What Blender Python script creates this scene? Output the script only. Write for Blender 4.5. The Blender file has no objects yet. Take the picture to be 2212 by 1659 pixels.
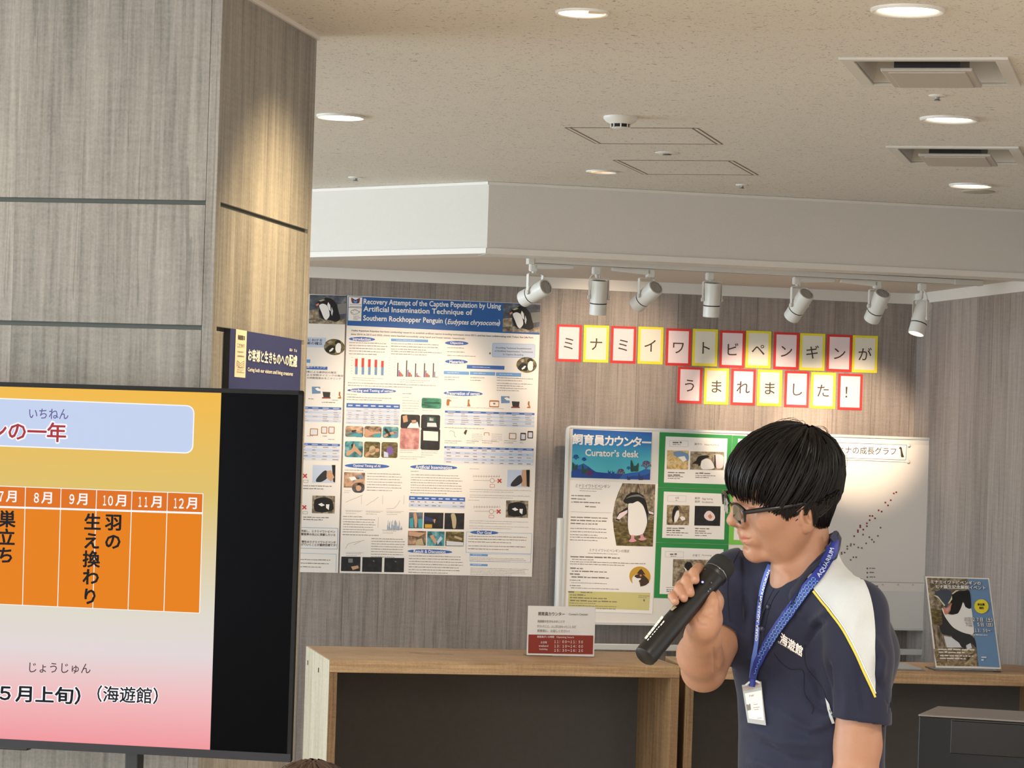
import bpy, bmesh, math, random
import numpy as np
from mathutils import Vector, Matrix, Euler
from mathutils.bvhtree import BVHTree
from mathutils.geometry import delaunay_2d_cdt, tessellate_polygon

random.seed(7)
SC = bpy.context.scene
COL = SC.collection
R = math.radians

# ------------------------------------------------------------------ camera
IMG_W, IMG_H = 2212.0, 1659.0
F_PX, PITCH, ROLL, SHIFT_PX, CAM_H = 6190.0, R(-0.2446), R(1.8451), 160.8, 1.65
PCX, PCY = IMG_W / 2, IMG_H / 2 + SHIFT_PX
_fw = Vector((0, math.cos(PITCH), math.sin(PITCH)))
_up = Vector((0, -math.sin(PITCH), math.cos(PITCH)))
_rt = Vector((1, 0, 0))
CAM_R = _rt * math.cos(ROLL) + _up * math.sin(ROLL)
CAM_D = _rt * math.sin(ROLL) - _up * math.cos(ROLL)
CAM_F = _fw
CAM_C = Vector((0, 0, CAM_H))
cam_data = bpy.data.cameras.new('camera')
cam = bpy.data.objects.new('camera', cam_data)
COL.objects.link(cam)
cam_data.sensor_fit = 'HORIZONTAL'
cam_data.sensor_width = 36.0
cam_data.lens = F_PX / IMG_W * 36.0
cam_data.shift_y = SHIFT_PX / IMG_W
cam_data.clip_start, cam_data.clip_end = 0.05, 200
_m = Matrix((CAM_R, -CAM_D, -CAM_F)).transposed().to_4x4()
_m.translation = CAM_C
cam.matrix_world = _m
SC.camera = cam

# ------------------------------------------------------------------ view, world, daylight
SC.view_settings.view_transform = 'Standard'
SC.view_settings.look = 'None'
SC.view_settings.gamma = 1.0
SC.view_settings.exposure = 0.12
SC.view_settings.use_curve_mapping = False
SC.cycles.use_denoising = True
SC.cycles.max_bounces = 6
SC.cycles.diffuse_bounces = 4
SC.cycles.glossy_bounces = 3
SC.cycles.transmission_bounces = 4
SC.cycles.sample_clamp_indirect = 4.0
world = bpy.data.worlds.new('daylight'); SC.world = world
world.use_nodes = True
_bg = world.node_tree.nodes['Background']
_bg.inputs['Color'].default_value = (0.94, 0.96, 1.0, 1)
_bg.inputs['Strength'].default_value = 1.62

def area_light(name, loc, target, sx, sy, power, color):
    d = bpy.data.lights.new(name, 'AREA'); d.shape = 'RECTANGLE'
    d.size, d.size_y, d.energy, d.color = sx, sy, power, color
    o = bpy.data.objects.new(name, d); COL.objects.link(o)
    o.location = loc
    o.rotation_euler = (Vector(target) - Vector(loc)).to_track_quat('-Z', 'Y').to_euler()
    return o
area_light('window_daylight', (-6.9, 8.2, 1.5), (0, 9.6, 1.6), 5.5, 2.3, 320, (0.70, 0.88, 1.0))
area_light('window_daylight', (-6.9, 0.5, 1.5), (0, 5.0, 1.2), 6.0, 2.3, 260, (0.80, 0.92, 1.0))
# ------------------------------------------------------------------ projection helpers
def ray(px, py):
    return CAM_R * ((px - PCX) / F_PX) + CAM_D * ((py - PCY) / F_PX) + CAM_F
def at_z(px, py, z):
    d = ray(px, py); return CAM_C + d * ((z - CAM_H) / d.z)
def at_y(px, py, y):
    d = ray(px, py); return CAM_C + d * (y / d.y)
def to_px(p):
    d = Vector(p) - CAM_C; w = d.dot(CAM_F)
    return (d.dot(CAM_R) / w * F_PX + PCX, d.dot(CAM_D) / w * F_PX + PCY)

class Frame:
    """A flat face in the room: origin, u to the right, v up, n towards the viewer."""
    def __init__(s, o, u, v=None):
        s.o = Vector(o); s.u = Vector(u).normalized()
        s.v = Vector(v).normalized() if v is not None else Vector((0, 0, 1))
        s.n = s.u.cross(s.v).normalized()
    def uv(s, px, py):
        d = ray(px, py); t = (s.o - CAM_C).dot(s.n) / d.dot(s.n)
        q = CAM_C + d * t - s.o
        return (q.dot(s.u), q.dot(s.v))
    def pt(s, a, b, c=0.0):
        return s.o + s.u * a + s.v * b + s.n * c
    def off(s, c):
        return Frame(s.o + s.n * c, s.u, s.v)
    def mat(s):
        m = Matrix((s.u, s.v, s.n)).transposed().to_4x4(); m.translation = s.o
        return m
def hdir(deg):
    return Vector((math.cos(R(deg)), math.sin(R(deg)), 0))

# ------------------------------------------------------------------ object helpers
def tag(o, label=None, cat=None, group=None, kind=None):
    if label: o['label'] = label
    if cat: o['category'] = cat
    if group: o['group'] = group
    if kind: o['kind'] = kind
    return o
def empty(name, loc=(0, 0, 0), mat=None):
    o = bpy.data.objects.new(name, None); COL.objects.link(o)
    o.empty_display_size = 0.05
    if mat is not None: o.matrix_world = mat
    else: o.location = loc
    return o

_TXT = {}
def text_geo(s, bold=0.0):
    k = (s, bold)
    if k not in _TXT:
        c = bpy.data.curves.new('t', 'FONT'); c.body = s; c.size = 1; c.resolution_u = 2
        o = bpy.data.objects.new('t', c)
        m = o.to_mesh()
        vs = [(v.co.x, v.co.y, 0.0) for v in m.vertices]
        fs = []
        for p in m.polygons:
            i = list(p.vertices)
            if p.normal.z < 0: i.reverse()
            fs.append(i)
        o.to_mesh_clear(); bpy.data.objects.remove(o); bpy.data.curves.remove(c)
        if bold > 0:                       # heavier strokes: the outline repeated on a small circle
            n = len(vs); m8 = 8 if bold > 0.04 else 6; v0, f0 = vs, fs; vs, fs = list(v0), list(f0)
            for k8 in range(m8):
                a = 2 * math.pi * k8 / m8; dx, dy = bold * math.cos(a), bold * math.sin(a)
                b0 = len(vs); vs += [(x + dx, y + dy, (k8 + 1) * 2.5e-5) for x, y, _ in v0]; fs += [[i + b0 for i in f] for f in f0]
        _TXT[k] = (vs, fs)
    return _TXT[k]

class MB:
    """Collects geometry for one mesh object."""
    def __init__(s):
        s.v, s.f, s.m, s.mats = [], [], [], []
    def mi(s, mat):
        if mat not in s.mats: s.mats.append(mat)
        return s.mats.index(mat)
    def add(s, vs, fs, mat):
        b = len(s.v); k = s.mi(mat)
        s.v.extend([tuple(x) for x in vs])
        for f in fs:
            s.f.append([i + b for i in f]); s.m.append(k)
    def poly(s, pts, mat):
        s.add(pts, [list(range(len(pts)))], mat)
    def poly2(s, pts, z, mat):
        """Any simple polygon in the sheet plane."""
        p3 = [Vector((a, b, 0)) for a, b in pts]
        area = sum(p3[i].x * p3[i - 1].y - p3[i - 1].x * p3[i].y for i in range(len(p3)))
        if area > 0: p3.reverse()
        tri = tessellate_polygon([p3])
        out = []
        for t in tri:
            a, b, c = (p3[i] for i in t)
            out.append(t if (b - a).cross(c - a).z > 0 else t[::-1])
        s.add([(p.x, p.y, z) for p in p3], out, mat)
    def prism(s, pts, z0, z1, mat, side=None):
        n = len(pts); a = sum(pts[i - 1][0] * pts[i][1] - pts[i][0] * pts[i - 1][1] for i in range(n))
        if a < 0: pts = pts[::-1]
        lo = [(x, y, z0) for x, y in pts]; hi = [(x, y, z1) for x, y in pts]
        s.add(lo + hi, [list(range(n))[::-1], list(range(n, 2 * n))], mat)
        s.add(lo + hi, [[i, (i + 1) % n, n + (i + 1) % n, n + i] for i in range(n)], side or mat)
    def box(s, x0, x1, y0, y1, z0, z1, mat):
        s.prism([(x0, y0), (x1, y0), (x1, y1), (x0, y1)], z0, z1, mat)
    def bbox(s, x0, x1, y0, y1, z0, z1, mat, b=0.003):
        """box with bevelled edges"""
        bm = bmesh.new(); bmesh.ops.create_cube(bm, size=1)
        for v in bm.verts:
            v.co = Vector(((x0 + x1) / 2 + v.co.x * (x1 - x0), (y0 + y1) / 2 + v.co.y * (y1 - y0), (z0 + z1) / 2 + v.co.z * (z1 - z0)))
        bmesh.ops.bevel(bm, geom=list(bm.edges), offset=b, segments=2, profile=.5, affect='EDGES')
        s.bm(bm, mat)
    def bm(s, bm, mat, M=None):
        bm.verts.index_update()
        s.add([(M @ v.co if M else v.co)[:] for v in bm.verts], [[v.index for v in f.verts] for f in bm.faces], mat)
        bm.free()
    def tube(s, path, r, mat, n=8, caps=True):
        path = [Vector(p) for p in path]
        rs = r if isinstance(r, (list, tuple)) else [r] * len(path)
        ref = None; rings = []
        for i, p in enumerate(path):
            d = (path[min(i + 1, len(path) - 1)] - path[max(i - 1, 0)])
            if d.length < 1e-9: d = Vector((0, 0, 1))
            d.normalize()
            if ref is None:
                ref = d.orthogonal().normalized()
            ref = (ref - d * ref.dot(d)).normalized(); b = d.cross(ref)
            rings.append([p + (ref * math.cos(2 * math.pi * k / n) + b * math.sin(2 * math.pi * k / n)) * rs[i] for k in range(n)])
        vs = [v for r_ in rings for v in r_]; fs = []
        for i in range(len(rings) - 1):
            for k in range(n):
                fs.append([i * n + k, i * n + (k + 1) % n, (i + 1) * n + (k + 1) % n, (i + 1) * n + k])
        if caps:
            fs.append(list(range(n))[::-1]); fs.append([(len(rings) - 1) * n + k for k in range(n)])
        s.add(vs, fs, mat)
    def lathe(s, prof, M, mat, n=32, cap=True):
        """prof: list of (radius, height along local z)"""
        vs, fs = [], []
        for r, h in prof:
            for k in range(n):
                a = 2 * math.pi * k / n
                vs.append((M @ Vector((r * math.cos(a), r * math.sin(a), h)))[:])
        for i in range(len(prof) - 1):
            for k in range(n):
                fs.append([i * n + k, i * n + (k + 1) % n, (i + 1) * n + (k + 1) % n, (i + 1) * n + k])
        if cap:
            fs.append(list(range(n))[::-1]); fs.append([(len(prof) - 1) * n + k for k in range(n)])
        s.add(vs, fs, mat)
    def build(s, name, parent=None, mat=None, smooth=None):
        me = bpy.data.meshes.new(name)
        me.from_pydata(s.v, [], s.f)
        for m in s.mats: me.materials.append(m)
        me.polygons.foreach_set('material_index', s.m)
        me.update()
        if smooth is not None:
            me.polygons.foreach_set('use_smooth', [True] * len(me.polygons))
            me.set_sharp_from_angle(angle=R(smooth))
        o = bpy.data.objects.new(name, me); COL.objects.link(o)
        if parent is not None: o.parent = parent
        if mat is not None: o.matrix_basis = mat
        return o

class Ink(MB):
    """Print on a flat sheet, laid out with the sheet's own measured coordinates."""
    def __init__(s, fr, z=0.0006):
        super().__init__(); s.fr = fr; s.z = z
    def q(s, pts, mat, z=0, smooth=None):
        n = len(pts)
        if smooth is None: smooth = 6 <= n <= 17
        if smooth:                         # rounded outline through the points
            out = []
            for i in range(n):
                p0, p1, p2, p3 = pts[i - 1], pts[i], pts[(i + 1) % n], pts[(i + 2) % n]
                for t in (0, .25, .5, .75):
                    out.append(tuple(p1[k] + (0.5 * (p2[k] - p0[k])) * .8 * t + (3 * (p2[k] - p1[k]) - .8 * (p2[k] - p0[k]) - .4 * (p3[k] - p1[k])) * t * t + (2 * (p1[k] - p2[k]) + .4 * (p2[k] - p0[k]) + .4 * (p3[k] - p1[k])) * t ** 3 for k in (0, 1)))
            pts = out
        s.poly2([s.fr.uv(*p) for p in pts], s.z + z, mat)
    def rect(s, x0, y0, x1, y1, mat, z=0, sl=0.0, lean=-0.032):
        """x/y of the left-top and right-bottom; sl = slope of horizontals, lean = of verticals"""
        dx, dy = x1 - x0, y1 - y0
        s.q([(x0, y0), (x1, y0 + dx * sl), (x1 + dy * lean, y1 + dx * sl), (x0 + dy * lean, y1)], mat, z)
    def ell(s, cx, cy, rx, ry, mat, z=0, n=28, sl=0.03):
        s.q([(cx + rx * math.cos(2 * math.pi * k / n), cy + ry * math.sin(2 * math.pi * k / n) + rx * math.cos(2 * math.pi * k / n) * sl) for k in range(n)], mat, z)
    def rrect(s, x0, y0, x1, y1, r, mat, z=0, sl=0.03, lean=-0.032):
        pts = []
        for (cx, cy, a0) in ((x1 - r, y0 + r, -90), (x1 - r, y1 - r, 0), (x0 + r, y1 - r, 90), (x0 + r, y0 + r, 180)):
            for k in range(5):
                a = R(a0 + k * 22.5); pts.append((cx + r * math.cos(a), cy + r * math.sin(a)))
        s.q([(x + (y - y0) * lean, y + (x - x0) * sl) for x, y in pts], mat, z)
    def outline(s, x0, y0, x1, y1, w, mat, z=0, sl=0.03, lean=-0.032):
        s.line([(x0, y0), (x1, y0 + (x1 - x0) * sl)], w, mat, z)
        s.line([(x0 + (y1 - y0) * lean, y1), (x1 + (y1 - y0) * lean, y1 + (x1 - x0) * sl)], w, mat, z)
        s.line([(x0, y0), (x0 + (y1 - y0) * lean, y1)], w, mat, z)
        s.line([(x1, y0 + (x1 - x0) * sl), (x1 + (y1 - y0) * lean, y1 + (x1 - x0) * sl)], w, mat, z)
    def line(s, pts, w, mat, z=0):
        for (a, b) in zip(pts[:-1], pts[1:]):
            dx, dy = b[0] - a[0], b[1] - a[1]; L = math.hypot(dx, dy) or 1
            nx, ny = -dy / L * w / 2, dx / L * w / 2
            s.q([(a[0] + nx, a[1] + ny), (b[0] + nx, b[1] + ny), (b[0] - nx, b[1] - ny), (a[0] - nx, a[1] - ny)], mat, z)
    def text(s, t, x0, yb, x1, h, mat, sl=0.03, bold=0.0, z=0, lean=-0.032, skew=0.0):
        """text whose ink box starts at x0, ends at x1, bottom yb on the left, h high"""
        vs, fs = text_geo(t, bold)
        xa = min(v[0] for v in vs); xb = max(v[0] for v in vs); ya = min(v[1] for v in vs); yc = max(v[1] for v in vs)
        out = []
        for x, y, lz in vs:
            fx = (x - xa) / (xb - xa); fy = (y - ya) / max(yc - ya, 1e-6)
            px = x0 + fx * (x1 - x0) - lean * fy * h + skew * fy * h
            py = yb + fx * (x1 - x0) * sl - fy * h
            u, v = s.fr.uv(px, py); out.append((u, v, s.z + z + lz))
        s.add(out, fs, mat)
    def glyph(s, t, cx, cy, em, mat, sl=0.03, bold=0.0, z=0, lean=-0.032):
        vs, fs = text_geo(t, bold)
        n = len(t); out = []
        for x, y, lz in vs:
            dx = (x - n / 2) * em; dy = -(y - 0.38) * em
            u, v = s.fr.uv(cx + dx + dy * lean, cy + dy + dx * sl); out.append((u, v, s.z + z + lz))
        s.add(out, fs, mat)
    def bars(s, x0, y0, x1, n, dy, h, mat, sl=0.03, lean=-0.032, last=0.7, z=0, fill=0.8, rnd=None):
        """lines of print too small to read: words as short strokes"""
        rg = rnd or random
        for i in range(n):
            xs = x0 + i * dy * lean; y = y0 + i * dy
            xe = xs + (x1 - x0) * (last if i == n - 1 else 0.9 + 0.1 * rg.random())
            x = xs
            while x < xe - h:
                w = min(h * (1.2 + 4.2 * rg.random()), xe - x)
                hh = h * (0.75 + 0.35 * rg.random())
                yy = y + (x - xs) * sl + (h - hh)
                s.q([(x, yy), (x + w, yy + w * sl), (x + w, yy + w * sl + hh * fill), (x, yy + hh * fill)], mat, z)
                x += w + h * 0.55
# ------------------------------------------------------------------ materials
def srgb(r, g, b):
    f = lambda c: (c / 12.92 if c <= 0.04045 else ((c + 0.055) / 1.055) ** 2.4)
    return (f(r / 255), f(g / 255), f(b / 255), 1)
_MATS = {}
def mat(name, color, rough=0.6, metal=0.0, spec=0.5, emit=None, estr=1.0, var=0.0, vscale=30.0, coat=0.0, trans=0.0, bump=0.0, bscale=200.0, alpha=1.0, sheen=0.0, sss=0.0):
    if name in _MATS: return _MATS[name]
    m = bpy.data.materials.new(name); m.use_nodes = True
    nt = m.node_tree; b = nt.nodes['Principled BSDF']
    b.inputs['Base Color'].default_value = color
    b.inputs['Roughness'].default_value = rough
    b.inputs['Metallic'].default_value = metal
    b.inputs['Specular IOR Level'].default_value = spec
    b.inputs['Coat Weight'].default_value = coat
    b.inputs['Transmission Weight'].default_value = trans
    b.inputs['Alpha'].default_value = alpha
    if sheen: b.inputs['Sheen Weight'].default_value = sheen
    if sss:
        b.inputs['Subsurface Weight'].default_value = sss
        b.inputs['Subsurface Radius'].default_value = (0.012, 0.005, 0.003)
        b.inputs['Subsurface Scale'].default_value = 1.0
    if emit:
        b.inputs['Emission Color'].default_value = emit
        b.inputs['Emission Strength'].default_value = estr
    tc = nt.nodes.new('ShaderNodeTexCoord')
    if var > 0:
        n = nt.nodes.new('ShaderNodeTexNoise'); n.inputs['Scale'].default_value = vscale; n.inputs['Detail'].default_value = 4
        nt.links.new(tc.outputs['Object'], n.inputs['Vector'])
        mx = nt.nodes.new('ShaderNodeMix'); mx.data_type = 'RGBA'
        mx.inputs['A'].default_value = tuple(c * (1 - var) for c in color[:3]) + (1,)
        mx.inputs['B'].default_value = tuple(min(1, c * (1 + var)) for c in color[:3]) + (1,)
        nt.links.new(n.outputs['Fac'], mx.inputs['Factor']); nt.links.new(mx.outputs['Result'], b.inputs['Base Color'])
    if bump > 0:
        n2 = nt.nodes.new('ShaderNodeTexNoise'); n2.inputs['Scale'].default_value = bscale; n2.inputs['Detail'].default_value = 3
        nt.links.new(tc.outputs['Object'], n2.inputs['Vector'])
        bp = nt.nodes.new('ShaderNodeBump'); bp.inputs['Strength'].default_value = bump; bp.inputs['Distance'].default_value = 0.002
        nt.links.new(n2.outputs['Fac'], bp.inputs['Height']); nt.links.new(bp.outputs['Normal'], b.inputs['Normal'])
    _MATS[name] = m
    return m

class NT:
    """tiny node-graph helper"""
    def __init__(s, name):
        s.m = bpy.data.materials.new(name); s.m.use_nodes = True; s.t = s.m.node_tree
        s.b = s.t.nodes['Principled BSDF']; s.tc = s.t.nodes.new('ShaderNodeTexCoord')
    def n(s, kind, **kw):
        nd = s.t.nodes.new('ShaderNode' + kind)
        for k, v in kw.items():
            if k in nd.inputs: nd.inputs[k].default_value = v
            else: setattr(nd, k, v)
        return nd
    def l(s, a, b): s.t.links.new(a, b)
    def math(s, op, a, b=None, clamp=False):
        nd = s.t.nodes.new('ShaderNodeMath'); nd.operation = op; nd.use_clamp = clamp
        for i, x in enumerate((a, b)):
            if x is None: continue
            if isinstance(x, (int, float)): nd.inputs[i].default_value = x
            else: s.l(x, nd.inputs[i])
        return nd.outputs[0]
    def noise(s, vec, scale, detail=4, rough=0.55, dist=0.0):
        nd = s.n('TexNoise'); nd.inputs['Scale'].default_value = scale; nd.inputs['Detail'].default_value = detail
        nd.inputs['Roughness'].default_value = rough; nd.inputs['Distortion'].default_value = dist
        s.l(vec, nd.inputs['Vector']); return nd.outputs['Fac']
    def mapping(s, scale, loc=(0, 0, 0), rot=(0, 0, 0), src='Object'):
        nd = s.n('Mapping'); nd.inputs['Scale'].default_value = scale; nd.inputs['Location'].default_value = loc; nd.inputs['Rotation'].default_value = rot
        s.l(s.tc.outputs[src], nd.inputs['Vector']); return nd.outputs[0]
    def ramp(s, fac, stops):
        nd = s.n('ValToRGB'); e = nd.color_ramp.elements
        while len(e) < len(stops): e.new(0.5)
        for el, (p, c) in zip(e, stops): el.position = p; el.color = c
        s.l(fac, nd.inputs[0]); return nd.outputs[0]
    def mix(s, fac, a, b, blend='MIX'):
        nd = s.n('Mix'); nd.data_type = 'RGBA'; nd.blend_type = blend
        for k, x in (('Factor', fac), ('A', a), ('B', b)):
            if isinstance(x, (int, float)): nd.inputs[k].default_value = x
            elif isinstance(x, tuple): nd.inputs[k].default_value = x
            else: s.l(x, nd.inputs[k])
        return nd.outputs['Result']
    def bump(s, h, strength=0.3, dist=0.002):
        nd = s.n('Bump'); nd.inputs['Strength'].default_value = strength; nd.inputs['Distance'].default_value = dist
        s.l(h, nd.inputs['Height']); s.l(nd.outputs[0], s.b.inputs['Normal'])

def plank_material(name, dark, light, plank=0.18, seam=0.55, rough=0.6, horiz=False, grain=1.0):
    """printed wood-grain board: grain runs along local y (or x when horiz)"""
    g = NT(name)
    sep = g.n('SeparateXYZ'); g.l(g.tc.outputs['Object'], sep.inputs[0])
    ax = sep.outputs['Y'] if horiz else sep.outputs['X']
    sc = (lambda a, b: (b, a, b)) if horiz else (lambda a, b: (a, b, a))
    idx = g.math('FLOOR', g.math('DIVIDE', ax, plank))
    wn = g.n('TexWhiteNoise'); wn.noise_dimensions = '1D'; g.l(idx, wn.inputs['W'])
    comb = g.n('CombineXYZ'); g.l(g.math('MULTIPLY', wn.outputs['Value'], 37.0), comb.inputs['Y' if horiz else 'X'])
    def vec(scale):
        add = g.n('VectorMath', operation='ADD'); g.l(g.mapping(scale), add.inputs[0]); g.l(comb.outputs[0], add.inputs[1]); return add.outputs[0]
    fine = g.noise(vec(sc(95, 3.2)), 1.0, 5, 0.65, 0.3)
    mid = g.noise(vec(sc(26, 1.3)), 1.0, 5, 0.6, 0.8)
    big = g.noise(vec(sc(5, 0.9)), 1.0, 3, 0.5, 0.4)
    t = g.math('ADD', g.math('MULTIPLY', fine, 0.45), g.math('ADD', g.math('MULTIPLY', mid, 0.4), g.math('MULTIPLY', big, 0.25)))
    iso = g.noise(vec((150, 150, 150)), 1.0, 3, 0.6); iso2 = g.noise(vec(sc(14, 90)), 1.0, 2, 0.5)
    t = g.math('ADD', t, g.math('ADD', g.math('MULTIPLY', g.math('SUBTRACT', iso, 0.5), 0.22), g.math('MULTIPLY', g.math('SUBTRACT', iso2, 0.5), 0.12)))
    t = g.math('ADD', t, g.math('MULTIPLY', g.math('SUBTRACT', wn.outputs['Value'], 0.5), 0.10))
    mp = g.n('MapRange'); mp.inputs['From Min'].default_value = 0.40 - 0.04 * grain + 0.0; mp.inputs['From Max'].default_value = 0.68; g.l(t, mp.inputs['Value'])
    col = g.mix(mp.outputs[0], dark, light)
    # dark hairline cracks in the grain
    crack = g.math('LESS_THAN', g.noise(vec(sc(60, 1.7)), 1.0, 3, 0.5, 0.6), 0.335)
    col = g.mix(g.math('MULTIPLY', crack, 0.35), col, tuple(c * 0.45 for c in dark[:3]) + (1,))
    fr = g.math('FRACT', g.math('DIVIDE', ax, plank))
    sm = g.math('LESS_THAN', fr, 0.0022 / plank)
    col = g.mix(g.math('MULTIPLY', sm, seam), col, tuple(c * 0.3 for c in dark[:3]) + (1,))
    g.l(col, g.b.inputs['Base Color']); g.b.inputs['Roughness'].default_value = rough
    g.bump(fine, 0.12, 0.001)
    return g.m
M_WALL = plank_material('grey_oak_wallboard', srgb(114, 106, 101), srgb(166, 154, 146), 0.182)
M_CLAD = plank_material('grey_oak_cladding', srgb(112, 109, 103), srgb(168, 163, 154), 0.155, 0.12)
M_OAK = plank_material('oak_counter_top_lit', srgb(152, 115, 78), srgb(220, 183, 140), 0.07, 0.0, 0.5, True)  # counter top's lighter colour stands in for strong light from above
M_OAKV = plank_material('oak_counter_upright', srgb(110, 80, 52), srgb(176, 140, 100), 0.05, 0.0, 0.5, False)
M_OAKPALE = plank_material('pale_oak_side', srgb(176, 164, 142), srgb(222, 212, 190), 0.09, 0.15, 0.5, False)

def ceiling_material():
    g = NT('fissured_ceiling_board')
    v = g.mapping((1, 1, 1))
    n1 = g.noise(v, 66, 2, 0.5, 1.5)
    n2 = g.noise(g.mapping((1, 1, 1), (3.1, 1.7, 0)), 95, 2, 0.5, 0.8)
    hole = g.math('ADD', g.math('LESS_THAN', n1, 0.335), g.math('MULTIPLY', g.math('LESS_THAN', n2, 0.335), 0.7), True)
    big = g.noise(v, 1.3, 3)
    base = g.mix(big, srgb(220, 214, 204), srgb(228, 222, 212))
    col = g.mix(g.math('MULTIPLY', hole, 0.62), base, srgb(96, 86, 74))
    g.l(col, g.b.inputs['Base Color']); g.b.inputs['Roughness'].default_value = 0.9
    g.bump(g.math('SUBTRACT', g.noise(v, 160, 2), g.math('MULTIPLY', hole, 0.8)), 0.25, 0.003)
    return g.m
M_CEIL = ceiling_material()
M_SOFFIT = mat('painted_soffit', srgb(214, 204, 192), 0.85, bump=0.15, bscale=260)
M_BEAM = mat('beam_wallpaper', srgb(214, 208, 200), 0.85, bump=0.3, bscale=240, var=0.02, vscale=80)
M_TRIM = mat('white_trim', srgb(226, 220, 212), 0.45)
M_WHITE = mat('white_enamel', srgb(228, 226, 220), 0.35, spec=0.5)
M_WHITE2 = mat('off_white_plastic', srgb(216, 212, 204), 0.5)
M_GREYMETAL = mat('grey_metal', srgb(150, 152, 150), 0.35, 0.6)
M_ALU = mat('white_aluminium', srgb(222, 224, 222), 0.3, 0.25)
M_DARK = mat('dark_gap', srgb(34, 32, 30), 0.7)
M_BLACK = mat('black_plastic', srgb(16, 16, 18), 0.4)
M_GROOVE = mat('groove_metal', srgb(70, 76, 72), 0.5, 0.3)
M_FLOOR = mat('vinyl_floor', srgb(205, 190, 170), 0.45, var=0.06, vscale=6)
M_FELT = mat('charcoal_laminate', srgb(90, 87, 84), 0.75, var=0.12, vscale=45, bump=0.2, bscale=120)
M_LENS = mat('lit_diffuser', srgb(255, 246, 228), 0.5, emit=(1.0, 0.90, 0.74, 1), estr=9.0)
M_WARMLENS = mat('lit_warm_reflector', srgb(255, 226, 170), 0.5, emit=(1.0, 0.78, 0.46, 1), estr=7.0)
M_WARMDIM = mat('warm_reflector', srgb(255, 228, 190), 0.5, emit=(1.0, 0.74, 0.46, 1), estr=0.9)
M_ACRYL = mat('clear_acrylic', (1, 1, 1, 1), 0.03, spec=0.5, trans=1.0)

# inks
K = dict(
 white=mat('paper_white', srgb(246, 242, 238), 0.7), paper=mat('poster_paper', srgb(244, 236, 228), 0.6),
 black=mat('ink_black', srgb(22, 21, 22), 0.6), text=mat('ink_text', srgb(128, 117, 109), 0.6), textl=mat('ink_text_pale', srgb(172, 162, 152), 0.6),
 brown=mat('ink_brown', srgb(70, 50, 38), 0.6), blue=mat('ink_banner_blue', srgb(34, 92, 160), 0.55), pill=mat('ink_pill_blue', srgb(58, 104, 178), 0.55),
 lblue=mat('ink_light_blue', srgb(110, 160, 214), 0.55), pale=mat('ink_pale_blue', srgb(202, 212, 232), 0.6), pale2=mat('ink_pale_grey', srgb(226, 224, 228), 0.6),
 red=mat('ink_red', srgb(206, 60, 56), 0.6), dred=mat('ink_brick_red', srgb(150, 52, 40), 0.6), green=mat('card_green', srgb(44, 140, 72), 0.6), lgreen=mat('card_light_green', srgb(128, 206, 84), 0.6),
 yellow=mat('ink_yellow', srgb(240, 222, 56), 0.6), gold=mat('ink_gold', srgb(206, 160, 58), 0.6), olive=mat('ink_olive_box', srgb(214, 206, 140), 0.6),
 navy=mat('sign_navy', srgb(46, 54, 104), 0.5), cream=mat('sign_cream', srgb(232, 220, 188), 0.5), signtxt=mat('sign_letters', srgb(244, 240, 226), 0.5),
 skin=mat('print_skin', srgb(206, 160, 128), 0.6), teal=mat('print_teal', srgb(70, 160, 170), 0.6), pink=mat('print_pink', srgb(226, 160, 170), 0.6),
 orange=mat('print_orange', srgb(216, 140, 108), 0.6), grey=mat('print_grey', srgb(128, 126, 122), 0.6), dgrey=mat('print_dark', srgb(48, 47, 50), 0.6), tan=mat('print_tan', srgb(196, 176, 138), 0.6),
 sky=mat('print_sky', srgb(112, 146, 182), 0.6), purple=mat('print_purple', srgb(126, 92, 160), 0.6), brn2=mat('print_amber', srgb(176, 110, 50), 0.6), dgreen=mat('print_deep_green', srgb(30, 78, 70), 0.6),
 mag=mat('print_coral', srgb(112, 40, 92), 0.6), sea1=mat('print_sea_mid', srgb(38, 98, 176), 0.6), sea2=mat('print_sea_low', srgb(30, 70, 150), 0.6), pinkw=mat('card_pink_white', srgb(240, 220, 222), 0.65), creamw=mat('card_cream_white', srgb(234, 228, 212), 0.65),
 cardred=mat('card_red', srgb(214, 50, 48), 0.6), cardyel=mat('card_yellow', srgb(240, 224, 50), 0.6))
def photo_mat(name, cols, scale=60, stretch=(1, 1, 1), detail=6, dist=0.25):
    g = NT(name)
    f = g.noise(g.mapping(stretch), scale, detail, 0.6, dist)
    st = [(0.28 + 0.44 * i / (len(cols) - 1), srgb(*c)) for i, c in enumerate(cols)]
    g.l(g.ramp(f, st), g.b.inputs['Base Color']); g.b.inputs['Roughness'].default_value = 0.5
    return g.m
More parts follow.
